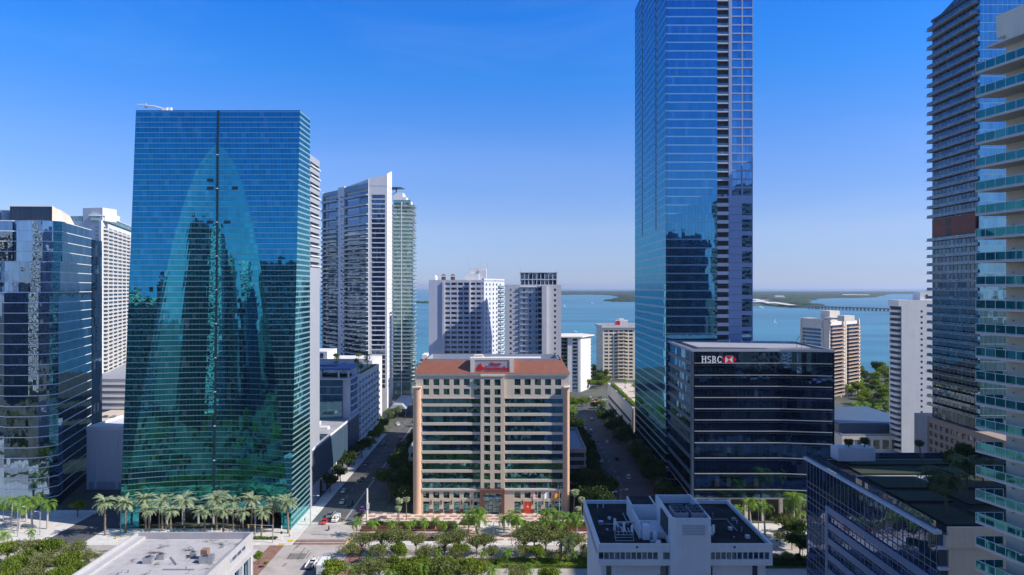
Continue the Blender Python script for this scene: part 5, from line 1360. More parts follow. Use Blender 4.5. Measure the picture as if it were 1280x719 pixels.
    for zz in (q, q+1.2): m.tube([(x0+4, Y0+5.4, zz), (x0+7.6, Y0+5.4, zz)], .06, 5); m.tube([(x0+4, Y0+3.6, zz), (x0+7.6, Y0+3.6, zz)], .06, 5)
    for xx in (x0+4, x0+7.6): m.tube([(xx, Y0+3.6, q), (xx, Y0+5.4, q+1.2)], .06, 5)
    m.build('frame', M['metal'], an)
    for nm, lb, cx, cy in (('roof_equipment', 'small cluster of boxes and a dish on the dark roof right of the stair shaft', c1+1.8, Y0+7), ('roof_equipment', 'low tangle of pale equipment at the front of the dark roof left of the shaft', c0-2.6, Y0+1.9)):
        e = empty(nm, (cx, cy, Z+.25), lb, 'roof equipment')
        m = MB(); m.box(cx-.9, cx+.1, cy-.5, cy+.5, Z+.26, Z+1.0); m.box(cx+.3, cx+1.0, cy-.3, cy+.4, Z+.26, Z+.8); m.build('box', M['metal'], e)
        m = MB(); m.tube([(cx+.4, cy-1.2, Z+.26), (cx+.4, cy-1.2, Z+1.2)], .06, 5); m.build('post', M['metal'], e)
        m = MB(); n0 = 0; m.v.append((cx+.3, cy-1.3, Z+1.25))
        for i in range(10): s = 2*math.pi*i/10; m.v.append((cx+.3+.55*math.cos(s), cy-1.6-.1*math.sin(s), Z+1.35+.5*math.sin(s)))
        for i in range(10): m.face((0, 1+i, 1+(i+1) % 10))
        m.build('dish', M['aluwhite'], e)
    mm = MB(); mm.tube([(c1+.8, Y0+3, Z+.25), (c1+.8, Y0+3, Z+4.6)], .16, 6); o = mm.build('whip_antenna', M['aluwhite'], None); tag(o, 'single white whip antenna beside the stair shaft on the dark roof', 'antenna')
lower_middle()

# ------------------------------------------------------------------ lower left white roof
def lower_left():
    t = empty('flat_roof_building', (-88, 172, 0), 'white flat roofed building with stained roof membrane at the bottom left', 'building')
    x0, x1, Y0, Y1, Z = -106.5, -73.6, 138, 194, 18.6
    m = MB(); m.box(x0, x1, Y0, Y1, 0, Z); m.build('wall', M['greyrender'], t)
    m = MB(); m.box(x0+.6, x1-.6, Y0+.6, Y1-.6, Z+.002, Z+.15); m.build('roof', M['roofwhite'], t)
    parapet(rect(x0, x1, Y0, Y1), Z+.003, 1.9, .45).build('parapet', M['greyrender'], t)
    m = MB(); m.box(x0+.46, x0+2.6, Y0+.5, Y1-.5, Z+.16, Z+.9); m.build('roof_ledge', M['greyrender'], t)
    m = MB(); m.box(x1-2.0, x1-.46, Y0+.5, Y1-9, Z+.16, Z+.9); m.build('right_ledge', M['greyrender'], t)
    for i, (x, y, s) in enumerate(((-92, 179, 1.0), (-94, 176.5, 1.2), (-84.5, 181, .8), (-79.5, 177, 1.3))):
        m = MB(); m.box(x-s, x+s, y-s*.7, y+s*.7, Z+.16, Z+.5+s); o = m.build('air_unit', M['metal'], t)
        m = MB(); m.tube([(x, y, Z+.5+s), (x, y, Z+.75+s)], s*.5, 10); m.build('fan', M['dkgrey'], o)
    rs = random.Random(4)
    for q in range(12):
        cx, cy = rs.uniform(x0+5, x1-4), rs.uniform(168, 191); mm = MB(); s_ = rs.uniform(.12, .4)
        if q % 2: mm.box(cx-s_, cx+s_, cy-s_, cy+s_, Z+.16, Z+.25+s_*1.2)
        else: mm.tube([(cx, cy, Z+.16), (cx, cy, Z+.5+s_), (cx, cy, Z+.6+s_)], [.09, .09, .18], 8)
        mm.build('roof_vent', M['metal'] if q % 3 else M['dkgrey'], t)
    m = MB(); m.box(-81.5, -79.8, 178.5, 180.3, Z+.16, Z+2.7); m.build('chimney', M['brownbalc'], t)
    m = MB(); m.box(-78.5, -77.3, 176, 177.5, Z+.16, Z+2.2); m.build('vent_hood', M['metal'], t)
    m = MB()
    for a in ((-90, 180, -86, 175), (-88, 172, -80, 172)): m.tube([(a[0], a[1], Z+.4), (a[2], a[3], Z+.4)], .12, 5)
    m.build('pipe', M['metal'], t)
    fr = Fr((x1, Y0), (x1, Y1)); m = MB(); rs = random.Random(2)
    # worn blue sign letters on the sunlit side wall, too small to read
    for k in range(9):
        u = 40.5+k*1.1; h = .9
        fr.box(m, u, u+.18, Z-.6, Z-.6+h, .01, .12)
        if k % 2: fr.box(m, u+.181, u+.6, Z-.6+h*.4, Z-.6+h*.58, .01, .12)
        if k % 3: fr.box(m, u+.55, u+.72, Z-.6, Z-.6+h, .0105, .121)
    m.build('sign_letters', matte('navy_letters', (.02,.05,.2,1), .5), t)
    m = MB(); fr.box(m, 0, fr.w, Z-3.2, Z-2.8, .01, 1.2); m.build('side_canopy', M['greyrender'], t)
    it = [fr.one(4+k*6, 4.5+k*6, 0, Z-3.2, .01, 1.0) for k in range(9)]; emit('side_pier', it, M['white'], t)
    it = [fr.one(4.6+k*6, 9.9+k*6, 1, Z-3.8, .01, .1) for k in range(8)]; emit('shopfront', it, M['winblue'], t)
lower_left()

# ------------------------------------------------------------------ towers off the frame: behind the viewpoint (seen in the glass) and to the right (unseen, added to cast the shade)
def offframe():
    data = [(-215, -150, -70, -30, 150, 'dkgrey', 'win', 'dark tower behind the viewpoint mirrored left of the arch'),
            (-290, -245, -90, -40, 128, 'hotel', 'wingreen', 'pale tower behind the viewpoint mirrored as the bright column in the arch'),
            (-330, -300, -150, -110, 150, 'dkgrey', 'winblue', 'slim dark tower behind the viewpoint mirrored at the left of the arch'),
            (-420, -360, -70, -20, 96, 'bluegrey', 'winblue', 'blue grey block behind the viewpoint mirrored in the left office block'),
            (-560, -500, -60, 0, 120, 'dkgrey', 'wingreen', 'dark green tower behind the viewpoint at the far left'),
            (-90, -40, -140, -90, 120, 'white', 'winblue', 'white balconied tower behind the viewpoint facing the tan bank block'),
            (20, 70, -190, -150, 100, 'dkgrey', 'win', 'dark block behind the viewpoint facing the dark bank block'),
            (150, 196, -120, -70, 140, 'bluegrey', 'winblue', 'tall blue grey tower behind the viewpoint mirrored in the tallest tower'),
            (240, 290, -60, -20, 118, 'white', 'win', 'white tower behind the viewpoint at the far right'),
            (152, 190, 96, 148, 156, 'cream', 'win', 'unseen cream tower added outside the right edge to shade the low roofs'),
            (196, 236, 152, 192, 142, 'white', 'winblue', 'second unseen tower added outside the right edge to shade the planted roof'),
            (-520, -470, 150, 200, 70, 'white', 'winblue', 'white block beyond the left edge of the avenue')]
    rot = [(-262, -95, 16, 34, 35, 156, 'white', 'wingreen', 'bright white tower turned to the sun behind the viewpoint, mirrored in the arch'),  # added stand-ins, turned so sunlit faces show in the mirror glass
           (-228, -150, 14, 28, 30, 128, 'hotel', 'winsky', 'pale turned tower further behind the viewpoint mirrored beside the bright one'),
           (-196, -66, 10, 22, 40, 104, 'white', 'winblue', 'lower white turned tower behind the viewpoint mirrored right of the reveal'),
           (-455, -120, 24, 24, 35, 132, 'white', 'wingreen', 'white turned tower behind the viewpoint mirrored in the left office block'),
           (-372, -150, 22, 22, 30, 140, 'cream', 'winblue', 'cream turned tower behind the viewpoint mirrored left of the arch'),
           (110, -210, 26, 26, 35, 150, 'hotel', 'winblue', 'pale turned tower far behind the viewpoint mirrored in the tallest tower')]
    data = [d for d in data if 'bright column' not in d[7]]
    data = [(0, 0, 0, 0, d[5], d[6], d[7], d[8], d) for d in rot]+[(*d, None) for d in data]
    for x0, x1, y0, y1, z1, wm, gm, lb, rr in data:
        if rr:
            cx, cy, hw, hd, an = rr[0], rr[1], rr[2], rr[3], R(rr[4]); P = [(cx+a*math.cos(an)-b*math.sin(an), cy+a*math.sin(an)+b*math.cos(an)) for a, b in ((-hw, -hd), (hw, -hd), (hw, hd), (-hw, hd))]
            x0, x1, y0, y1 = cx-12, cx+12, cy-12, cy+12
        else: P = rect(x0, x1, y0, y1)
        t = empty('stand_in_tower', ((x0+x1)/2, (y0+y1)/2, 0), lb, 'tower'); m = MB(); m.prism(inset(P, .6), 0, z1); m2 = MB()
        for i in range(4):
            f = Fr(P[i], P[(i+1) % 4]); z = 4
            while z < z1-3: f.box(m2, 1, f.w-1, z+1.1, z+3.0, -.59, -.5); z += 3.8
            z = 0
            while z < z1: f.box(m, 0, f.w, z, min(z+1.3, z1), -.6, 0); z += 3.8
            k = 0
            while k < f.w-1: f.box(m, k, k+1.0, 1.3, z1-.1, -.6, .05); k += 9
        m.build('wall', M[wm], t); o = m2.build('window_bands', M[gm], t)
        m = MB(); m.box(x0+6, x1-6, y0+6, y1-6, z1, z1+5); m.build('plant_room', M['grey'], t)
offframe()
# ------------------------------------------------------------------ plants
HIDE = []
def source(o):
    """keep a source thing out of sight by taking it out of the scene once copies are made"""
    HIDE.append(o)
def palm_parts(seed, nf, L, droop, h, tr0, tr1, frond, trunk, up=.9, seg=7, leaf=.55):
    rs = random.Random(seed); c = MB()
    for i in range(nf):
        a = 2*math.pi*i/nf*2.4+rs.random()*.5; el = up-(i/nf)*(up+.35)+rs.uniform(-.12, .12); l = L*rs.uniform(.85, 1.1)
        ca, sa = math.cos(a), math.sin(a); p = Vector((0, 0, 0)); e = el; prev = p.copy(); side = Vector((-sa, ca, 0))
        for s in range(seg):
            e -= droop/seg*(1+s*.25); st = l/seg
            q = prev+Vector((ca*math.cos(e), sa*math.cos(e), math.sin(e)))*st
            wd = leaf*L*.30*math.sin(math.pi*min(1, (s+1.2)/(seg+.8)))+.05
            d = (q-prev).normalized(); up_ = side.cross(d)
            for sg in (-1, 1):
                for tt in (0, .5):
                    b0 = prev.lerp(q, tt); b1 = prev.lerp(q, tt+.34)
                    tip = side*sg*wd*rs.uniform(.8, 1.1)+d*wd*.7-Vector((0, 0, 1))*wd*rs.uniform(.05, .45)
                    n = len(c.v); c.v += [tuple(b0), tuple(b1), tuple(b1+tip), tuple(b0+tip*.92)]; c.face((n, n+1, n+2, n+3))
            prev = q
    c.v = [(x, y, z+h) for x, y, z in c.v]
    t = MB(); bx, by = rs.uniform(-.25, .25), rs.uniform(-.25, .25)
    t.tube([(bx, by, 0), (bx*.9, by*.9, h*.1), (bx*.5, by*.5, h*.5), (0, 0, h*.97)], [tr0*1.25, tr0, (tr0+tr1)/2, tr1], 7)
    return t, c
def make_palm(name, seed, **k):
    fr, tk = k.pop('frond'), k.pop('trunk')
    t, c = palm_parts(seed, frond=fr, trunk=tk, **k)
    r = empty(name, (0, 0, 0), 'x', 'palm tree'); t.build('trunk', M[tk], r); c.build('crown', M[fr], r)
    reg(r); source(r); return r
def make_tree(name, seed, h, rad, n_leaf, leaf, mat, trunk_h=.35, flat=.75, lobes=9, gap=0.0, lw=1.0):
    rs = random.Random(seed); c = MB(); t = MB(); th = h*trunk_h; L = []
    for i in range(lobes):
        a = 2*math.pi*i/lobes*1.6+rs.random(); d = rad*rs.uniform(.25, .68); r = rad*rs.uniform(.30, .52)
        L.append((Vector((math.cos(a)*d, math.sin(a)*d, th+(h-th)*rs.uniform(.35, .78)*1.0)), r))
    L.append((Vector((0, 0, h-rad*.42)), rad*.45))
    for p, r in L:
        k = int(n_leaf/len(L))
        for _ in range(k):
            v = Vector((rs.gauss(0, 1), rs.gauss(0, 1), rs.gauss(0, 1))).normalized()*r*(rs.random()**.38)
            v.z *= flat
            if v.z < -r*.35: v.z *= .5
            q = p+v; s = leaf*rs.uniform(.6, 1.3)
            a = Vector((rs.gauss(0, 1), rs.gauss(0, 1), rs.gauss(0, .6))).normalized(); b = a.orthogonal().normalized(); b = (Matrix.Rotation(rs.random()*6.3, 3, a) @ b); a2 = a.cross(b)
            n = len(c.v); c.v += [tuple(q-b*s), tuple(q+a2*s*.55), tuple(q+b*s), tuple(q-a2*s*.55)]; c.face((n, n+1, n+2, n+3))
    t.tube([(0, 0, 0), (.1, 0, th*.5), (0, .1, th)], [h*.035, h*.028, h*.024], 7)
    for p, r in L: m = Vector((p.x*.35, p.y*.35, th+(p.z-th)*.4)); t.tube([(0, 0, th*.92), tuple(m), tuple(p)], [h*.018, h*.012, h*.005], 5)
    r_ = empty(name, (0, 0, 0), 'x', 'tree'); t.build('trunk', M['bark'], r_); c.build('crown', M[mat], r_); reg(r_); source(r_); return r_
DATE = [make_palm('date_palm', 10+i, nf=44, L=4.6, droop=.75, h=10.0, tr0=.34, tr1=.28, frond='frondA', trunk='trunk', up=1.2, leaf=.38) for i in range(3)]
ROYAL = [make_palm('royal_palm', 20+i, nf=18, L=4.4, droop=1.25, h=9.0, tr0=.34, tr1=.20, frond='frondB', trunk='trunkpale', up=1.2, leaf=.48) for i in range(3)]
SMALL = [make_palm('palm_tree', 30+i, nf=18, L=3.7, droop=1.15, h=5.0, tr0=.2, tr1=.13, frond='frondB', trunk='trunkpale', up=1.25, leaf=.48) for i in range(3)]
FAN = [make_palm('fan_palm', 40+i, nf=34, L=2.4, droop=1.2, h=10.0, tr0=.26, tr1=.2, frond='frondA', trunk='trunk', up=1.3, leaf=.9) for i in range(2)]
DARKP = [make_palm('palm_tree', 50+i, nf=30, L=4.6, droop=1.3, h=7.0, tr0=.22, tr1=.16, frond='frondC', trunk='bark', up=1.2, leaf=.55) for i in range(2)]
BALLP = [make_palm('cabbage_palm', 55, nf=60, L=1.7, droop=1.4, h=6.5, tr0=.2, tr1=.17, frond='frondC', trunk='bark', up=1.4, leaf=1.5)]
TA = [make_tree('leafy_tree', 60+i, 8.0, 4.6, 3600, .30, 'leafA', lobes=11) for i in range(3)]
TB = [make_tree('olive_green_tree', 70+i, 7.5, 5.0, 2600, .24, 'leafB', trunk_h=.42, lobes=14) for i in range(3)]
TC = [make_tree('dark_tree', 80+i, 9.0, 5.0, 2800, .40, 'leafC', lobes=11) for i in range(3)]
TD = [make_tree('leafy_tree', 90+i, 9.0, 4.5, 2200, .42, 'leafD', lobes=9) for i in range(2)]
CNT = {}
rp = random.Random(99)
def put(kind, x, y, z, s, label, group=None, var=None, cat=None):
    i = CNT.get(id(kind), 0); CNT[id(kind)] = i+1
    src = kind[(var if var is not None else i) % len(kind)]
    o = copy_tree(src, None, (x, y, z), rp.uniform(0, 6.28), s); o['label'] = label
    if 'palm' in src.name: o.rotation_euler.x = rp.uniform(-.06, .06); o.rotation_euler.y = rp.uniform(-.06, .06); o.scale = (s*rp.uniform(.85, 1.12),)*2+(s*rp.uniform(.93, 1.06),)
    if group: o['group'] = group
    elif 'group' in o: del o['group']
    if cat: o['category'] = cat
    return o
def putc(kind, px, Yb, crown_py, h0, label, group=None, z=.13, var=None):
    """stand a plant at photo column px and distance Yb so that its crown reaches crown_py"""
    hh = gz(crown_py, Yb)-z; return put(kind, gx(px, Yb), Yb, z, hh/h0, label, group, var)

# date palms before the teal tower, two rows
dp = [(132,624,248),(157,627,249.5),(182,622,252),(187,634,246),(202,624,252),(213,633,246),(230,622,252.5),(256,633,246),(270,620,252.5),(279,633,246),(292,621,252.5),(304,635,246),(315,622,252.5),(326,637,246),(340,622,252),(361,625,249.5)]
for i, (px, py, Y) in enumerate(dp):
    putc(DATE, px, Y, py+2, 10.5, '%s from the left of the silvery date palms lining the teal tower forecourt' % ORD[i], 'date palms before the teal tower')
ro = [(4,630,262),(14,623,256),(24,632,252),(33,622,262),(40,626,256),(52,620,264),(59,630,254),(-8,624,258)]
for i, (px, py, Y) in enumerate(sorted(ro)):
    putc(ROYAL, px, Y, py, 9.3, '%s from the left of the bright green royal palms below the blue block' % ORD[i], 'royal palms below the blue block')
putc(TA, 97, 268, 626, 8.0, 'single round olive tree between the royal palms and the date palms', None)
near = [(10,676,222),(38,672,219),(66,671,221),(92,676,220),(22,690,210),(55,688,209),(84,690,211),(110,686,217),(8,705,203),(40,706,201.5),(75,706,202),(126,692,219.5),(100,702,207)]
for i, (px, py, Y) in enumerate(near):
    putc([TA[i % 3], TB[i % 3]], px, Y, py, 8.2, '%s from the back of the bushy sunlit trees in the bottom left corner' % ORD[i], 'bushy trees in the bottom left corner')
putc(SMALL, 4, 232, 668, 5.2, 'pale palm at the left edge just above the bushy tree clump')
putc(SMALL, 38, 240, 664, 5.2, 'small palm rising behind the bushy tree clump at bottom left')
for i, (px, py, Y) in enumerate(((323, 690, 222), (332, 702, 219.5))): putc(TD, px, Y, py, 8.8, ['bright green tree right beside the white flat roof', 'bright green shrubby tree nearest the white wall at the avenue'][i])
# plaza
pp = [(517,656,253),(530,655,253),(544,654,253),(585,650,249),(597,643,251),(600,651,247),(631,652,249),(641,647,251),(645,653,247),(682,646,250),(696,648,250),(710,651,250),(722,650,250)]
for i, (px, py, Y) in enumerate(pp):
    putc(SMALL, px, Y, py-6, 5.3, '%s from the left of the small green palms on the paved plaza' % ORD[i], 'small palms on the plaza', .14)
for i, (px, py, Y) in enumerate(((499,624,262),(508,621,264),(496,632,256))): putc(FAN, px, Y, py, 10.4, ['left fan palm of the trio at the left corner of the plaza', 'tallest fan palm of the trio at the left plaza corner', 'lowest fan palm of the trio at the left plaza corner'][i])
for i, (px, py, Y) in enumerate(((717,613,268),(726,622,262),(722,634,258))): putc(FAN, px, Y, py, 10.4, ['furthest grey green fan palm beside the right corner of the bank block', 'rightmost grey green fan palm beside the bank block corner', 'nearest grey green fan palm right of the bank block corner'][i])
pt = [(452,672,237,'B'),(478,668,240,'B'),(497,666,240,'B'),(520,672,240,'B'),(556,672,241,'B'),(573,669,241,'B'),(596,676,241,'B'),(605,672,240,'B'),(655,668,241,'B'),(668,661,243,'B'),(682,668,241,'B'),(702,668,242,'B'),(717,672,240,'B')]
for i, (px, py, Y, k) in enumerate(pt):
    putc(TB, px, 228.2+(i % 2)*1.5, py-5, 7.6, '%s from the left of the thin olive trees along the far edge of the median' % ORD[i], 'thin olive trees along the median', .16)
md = [(487,696,221,'C'),(500,690,222,'A'),(512,695,220,'A'),(524,688,222,'A'),(537,690,221,'A'),(548,694,220,'A'),(559,690,222,'A'),(574,692,221,'A'),(588,694,222,'B'),(602,694,221,'B'),(474,690,222,'B'),(616,706,222,'A'),(632,708,221,'A'),(650,704,222,'A'),(668,708,221,'A')]
for i, (px, py, Y, k) in enumerate(md):
    putc({'A': TA, 'B': TB, 'C': TC}[k], px, Y if i > 10 else 209.5-(i % 3)*2.5, py+3, 9.0, '%s listed of the leafy green trees along the near side of the avenue' % ORD[i], 'trees on the avenue median', .16)
putc(DARKP, 441, 232, 681, 7.4, 'feathery dark palm at the street corner left of the median trees')
putc(DARKP, 707, 222, 678, 7.4, 'tall dark green palm in the median left of the white office block')
putc(DARKP, 729, 226, 682, 7.4, 'dark palm half hidden by the left corner of the white office block')
for i in range(20):
    x = -52+i*4.6+rp.uniform(-1.5, 1.5)
    if x > 36: break
    put([TB[0], SMALL[1], TB[1], TA[0], SMALL[0]], x, rp.uniform(220.5, 224.5), .16, rp.uniform(.6, .9), '%s from the left of the low bushy trees in the middle of the median' % ORD[i], 'low bushy trees in the median')
for i in range(14):
    x = -57+i*5.2+rp.uniform(-1.5, 1.5)
    if x > 14: break
    put([SMALL[0], TA[2], SMALL[1], TB[0]], x, rp.uniform(202.5, 205.5), .13, rp.uniform(.8, 1.15), '%s from the left of the mixed palms and bushes nearest the bottom edge' % ORD[i], 'mixed palms and bushes at the bottom edge')
for i in range(16):
    x = -56+i*6.1+rp.uniform(-1, 1)
    if -16 < x < 2 or x > 40: continue
    put([SMALL[2], SMALL[1], SMALL[0]], x, rp.uniform(246, 250), .14, rp.uniform(.7, 1.0), '%s listed plant of the low green planting at the front of the plaza' % ORD[i], 'low planting at the front of the plaza')
def hedge(name, x0, x1, y0, y1, h, z, label, mat='hedge', dens=9, cat='hedge', parent=None):
    rs = random.Random(int(x0*7+y0)); c = MB(); nn = int((x1-x0)*(y1-y0)*dens*max(1, h))
    for _ in range(nn):
        q = Vector((rs.uniform(x0, x1), rs.uniform(y0, y1), z+h*rs.random()**.6)); s = rs.uniform(.18, .38)
        a = Vector((rs.gauss(0, 1), rs.gauss(0, 1), rs.gauss(0, 1))).normalized(); b = a.orthogonal().normalized()*s; d = a.cross(b)*.7
        n = len(c.v); c.v += [tuple(q-b), tuple(q+d), tuple(q+b), tuple(q-d)]; c.face((n, n+1, n+2, n+3))
    c.box(x0+.3, x1-.3, y0+.25, y1-.25, z, z+h*.7)
    o = c.build(name, M[mat], parent); 
    if not parent: tag(o, label, cat)
    return o
hedge('hedge', -55, -21, 256.5, 259, 1.5, .14, 'clipped hedge on the left half of the plaza behind the small palms')
hedge('hedge', 6, 38, 256.5, 259, 1.5, .14, 'clipped hedge on the right half of the plaza behind the small palms')
hedge('hedge', -19.5, -13.5, 257.5, 261.5, 1.2, .14, 'short slanting hedge left of the plaza steps')
hedge('hedge', 0, 5.5, 257.5, 261.5, 1.2, .14, 'short hedge right of the plaza steps')
hedge('hedge', -46, -6, 219, 224.5, 1.2, .16, 'dense green shrub strip on the avenue median left of centre', 'leafA', 6)
hedge('hedge', -5, 32, 219, 225.5, 1.0, .16, 'yellow green shrub strip on the avenue median right of centre', 'leafD', 6)
hedge('hedge', 84, 100, 220, 226, 1.6, .16, 'dark shrub bed on the median beside the white office block', 'leafC', 6)
hedge('hedge', -120, -100, 240, 242.5, .7, .13, 'low hedge under the date palms left of the forecourt entrance')
hedge('hedge', -99, -84, 243, 245, .7, .13, 'low hedge under the date palms near the street corner')
m_ = [(-56, -20, 253.6, 254.0), (6, 40, 253.6, 254.0)]
for i, (a, b, c, d) in enumerate(m_):
    mm = MB(); mm.box(a, b, c, d, .14, 1.3); o = mm.build('planter_wall', M['brown'], None); tag(o, 'long brown stone planter wall %s of the plaza steps' % ['left', 'right'][i], 'wall')
    mm = MB(); mm.box(a, b, c-2.4, c-2.0, .14, .9); o = mm.build('planter_wall', M['brown'], None); tag(o, 'lower front brown stone planter wall %s of the plaza steps' % ['left', 'right'][i], 'wall')
    mm = MB(); mm.box(a-.1, b+.1, c-.1, d+.1, 1.3, 1.42); mm.build('coping', M['pave'], o) if False else None
mm = MB()
for k in range(6): mm.box(-12.5, -.5, 252-k*.8, 252.8-k*.8 if k else 257, .14, 1.1-k*.17)
o = mm.build('steps', M['pave'], None); tag(o, 'pale stone steps in the middle of the plaza before the bank entrance', 'steps')
# left street trees
L = []
for i, Y in enumerate((286, 294, 303, 312, 322, 333, 345, 357, 370, 384, 398, 412)):
    L.append((-49.5+rp.uniform(-2, 2), Y))
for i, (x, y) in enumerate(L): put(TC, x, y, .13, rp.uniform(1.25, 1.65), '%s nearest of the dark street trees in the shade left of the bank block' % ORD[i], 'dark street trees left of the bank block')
for i, (x, y) in enumerate([(-80, 300), (-79.5, 316), (-80, 331), (-80, 346), (-79.5, 361), (-79, 378), (-79.5, 392), (-80, 408), (-80.5, 424)]): put(TC if i < 5 else TA, x, y, .13, rp.uniform(.8, 1.15), '%s nearest tree on the left kerb of the left street' % ORD[i], 'trees on the left kerb of the left street')
for i, (x, y) in enumerate([(-84, 432), (-80, 446), (-78, 462), (-56, 440), (-54, 455), (-76, 478)]): put([DARKP[0], DARKP[1]], x, y, .05, rp.uniform(.9, 1.3), '%s nearest palm at the far end of the left street' % ORD[i], 'palms at the far end of the left street')
# right street trees (dense, shaded)
k = 0; spots = []
for Y in (268, 274, 282, 291, 300, 310, 321, 333, 346, 358, 372, 386, 402, 420):
    spots.append((36.5+rp.uniform(-2.5, 1.5), Y))
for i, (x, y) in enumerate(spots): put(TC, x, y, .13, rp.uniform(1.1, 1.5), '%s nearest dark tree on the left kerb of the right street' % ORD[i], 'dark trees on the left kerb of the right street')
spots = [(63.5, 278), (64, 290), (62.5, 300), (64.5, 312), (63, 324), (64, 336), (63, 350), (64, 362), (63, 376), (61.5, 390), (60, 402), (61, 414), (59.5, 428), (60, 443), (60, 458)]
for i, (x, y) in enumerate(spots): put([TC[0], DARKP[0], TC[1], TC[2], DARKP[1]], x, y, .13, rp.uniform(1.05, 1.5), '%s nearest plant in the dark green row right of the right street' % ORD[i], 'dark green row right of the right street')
for i, (x, y) in enumerate([(41, 452), (38, 440), (43, 470), (36, 462), (33, 480), (35, 425)]): put([ROYAL[0], TD[0], ROYAL[1], TD[1]], x, y, .1, rp.uniform(.8, 1.1), '%s nearest sunlit tree beyond the shade left of the right street' % ORD[i], 'bright trees left of the far right street')
for i, (x, y) in enumerate([(46, 500), (52, 506), (60, 498), (66, 505), (44, 512), (56, 515)]): put(TA, x, y, .1, rp.uniform(.8, 1.1), '%s listed tree where the right street bends' % ORD[i], 'trees at the bend of the right street')
for i, (x, y, s) in enumerate([(84, 415, .9), (86, 430, 1.0), (90, 455, 1.1), (80, 447, .9), (94, 480, 1.0), (78, 468, .8)]): put(ROYAL, x, y, 20.3, s*.8, '%s nearest palm on the sunny roof deck of the hedge topped garage' % ORD[i], 'palms on the hedge topped garage')
for i in range(3): hedge('hedge', 69.9, 72.4, 395+i*31, 423+i*31, 1.6, 20.9, 'clipped hedge on the garage roof edge, %s section from the near end' % ORD[i], 'leafA', 8)
# roof garden palms
rg = [(-128,374),(-121,380),(-114,372),(-104,372),(-92,374),(-86,380),(-87,392),(-86,404),(-88,416),(-96,420),(-108,420),(-120,416),(-132,410),(-99,384)]
for i, (x, y) in enumerate(rg): put(ROYAL if i % 3 else DARKP, x, y, 41.3, .62+.2*(i % 3)*.5, '%s palm in order round the sunny roof garden of the tan block' % ORD[i], 'palms on the roof garden')
hedge('hedge', -85.9, -83.9, 369, 425, 1.2, 41.3, 'green hedge along the street edge of the roof garden', 'leafA', 8); hedge('hedge', -130, -84, 354, 359, 1.6, 43.6, 'dark planting under the blue terrace canopy', 'leafC', 5)
for i, (x, y) in enumerate([(-165, 433), (-150, 434), (-140, 433), (-128, 434), (-112, 434), (-98, 436)]): put(TA, x, y, 44, .5, '%s from the left of the small trees on the white terrace' % ORD[i], 'small trees on the white terrace')
# trees in front of the dark bank block, right
rr = [(925,634,252,'P'),(938,628,256,'P'),(956,630,248,'P'),(992,622,246,'P'),(1000,640,250,'P'),(905,640,256,'T')]
for i, (px, py, Y, kk) in enumerate(rr):
    putc(ROYAL if kk == 'P' else TD, px, Y, py, 9.0, '%s from the left of the bright palms before the dark bank block' % ORD[i], 'bright palms before the dark bank block')
r2 = [(903,632,258),(918,640,254),(984,640,244),(994,655,238.5),(990,668,234),(975,664,238.5),(1003,676,229),(1000,668,226),(960,690,224),(972,694,223),(985,690,222),(998,694,223)]
for i, (px, py, Y) in enumerate(r2):
    putc([TA[0], TB[0], TB[1], TC[2]], px, Y, py, 8.0, '%s nearest the far kerb of the mixed trees right of the white office block' % ORD[i], 'mixed trees right of the white office block')
# planted roof of the lower right block
putc(DARKP, 1182, 141, 585, 7.4, 'large feathery palm on the dark roof terrace of the lower right block', None, 42.9)
putc(DARKP, 1208, 152, 578, 7.4, 'shaded palm behind the large palm on the lower right roof terrace', None, 42.9)
putc(DARKP, 1228, 160, 576, 7.4, 'right shaded palm on the roof terrace beside the near balcony tower', None, 42.9)
putc(BALLP, 1061, 186, 549, 6.9, 'left of the pair of round headed cabbage palms on the lower right roof', None, 42.9)
putc(BALLP, 1080, 186, 548, 6.9, 'right of the pair of round headed cabbage palms on the lower right roof', None, 42.9)
putc(BALLP, 1150, 184, 550, 6.9, 'lone round headed cabbage palm at the back of the lower right roof', None, 42.9)
for i, (px, Y, py) in enumerate(((1195, 172, 566), (1215, 178, 560), (1205, 184, 556))): putc(TC, px, Y, py, 8.6, ['nearest', 'middle', 'furthest'][i]+' dark bushy tree on the shaded roof terrace beside the near tower', None, 42.9)
for i in range(20):
    y = 268+i*7.6; put([TC[1], DARKP[0], TC[2]], 31.5+rp.uniform(-2, 2) if y < 300 or y > 352 else 35.2, y, .1, rp.uniform(1.0, 1.4), '%s nearest dark tree in the second row behind the left kerb of the right street' % ORD[i], 'second dark row left of the right street')
for i in range(14):
    put([TC[0], TC[2], DARKP[1]], 65.8, 310+i*9+rp.uniform(-2, 2), .1, rp.uniform(.9, 1.2), '%s nearest dark tree close under the tallest tower along the right street' % ORD[i], 'dark trees close under the tallest tower')
for i in range(14):
    put([TC[0], TC[1]], -44.5+rp.uniform(-1, 1), 276+i*10+rp.uniform(-2, 2), .1, rp.uniform(1.0, 1.35), '%s nearest dark tree close beside the bank block and its garage, left side' % ORD[i], 'second dark row left of the bank block')
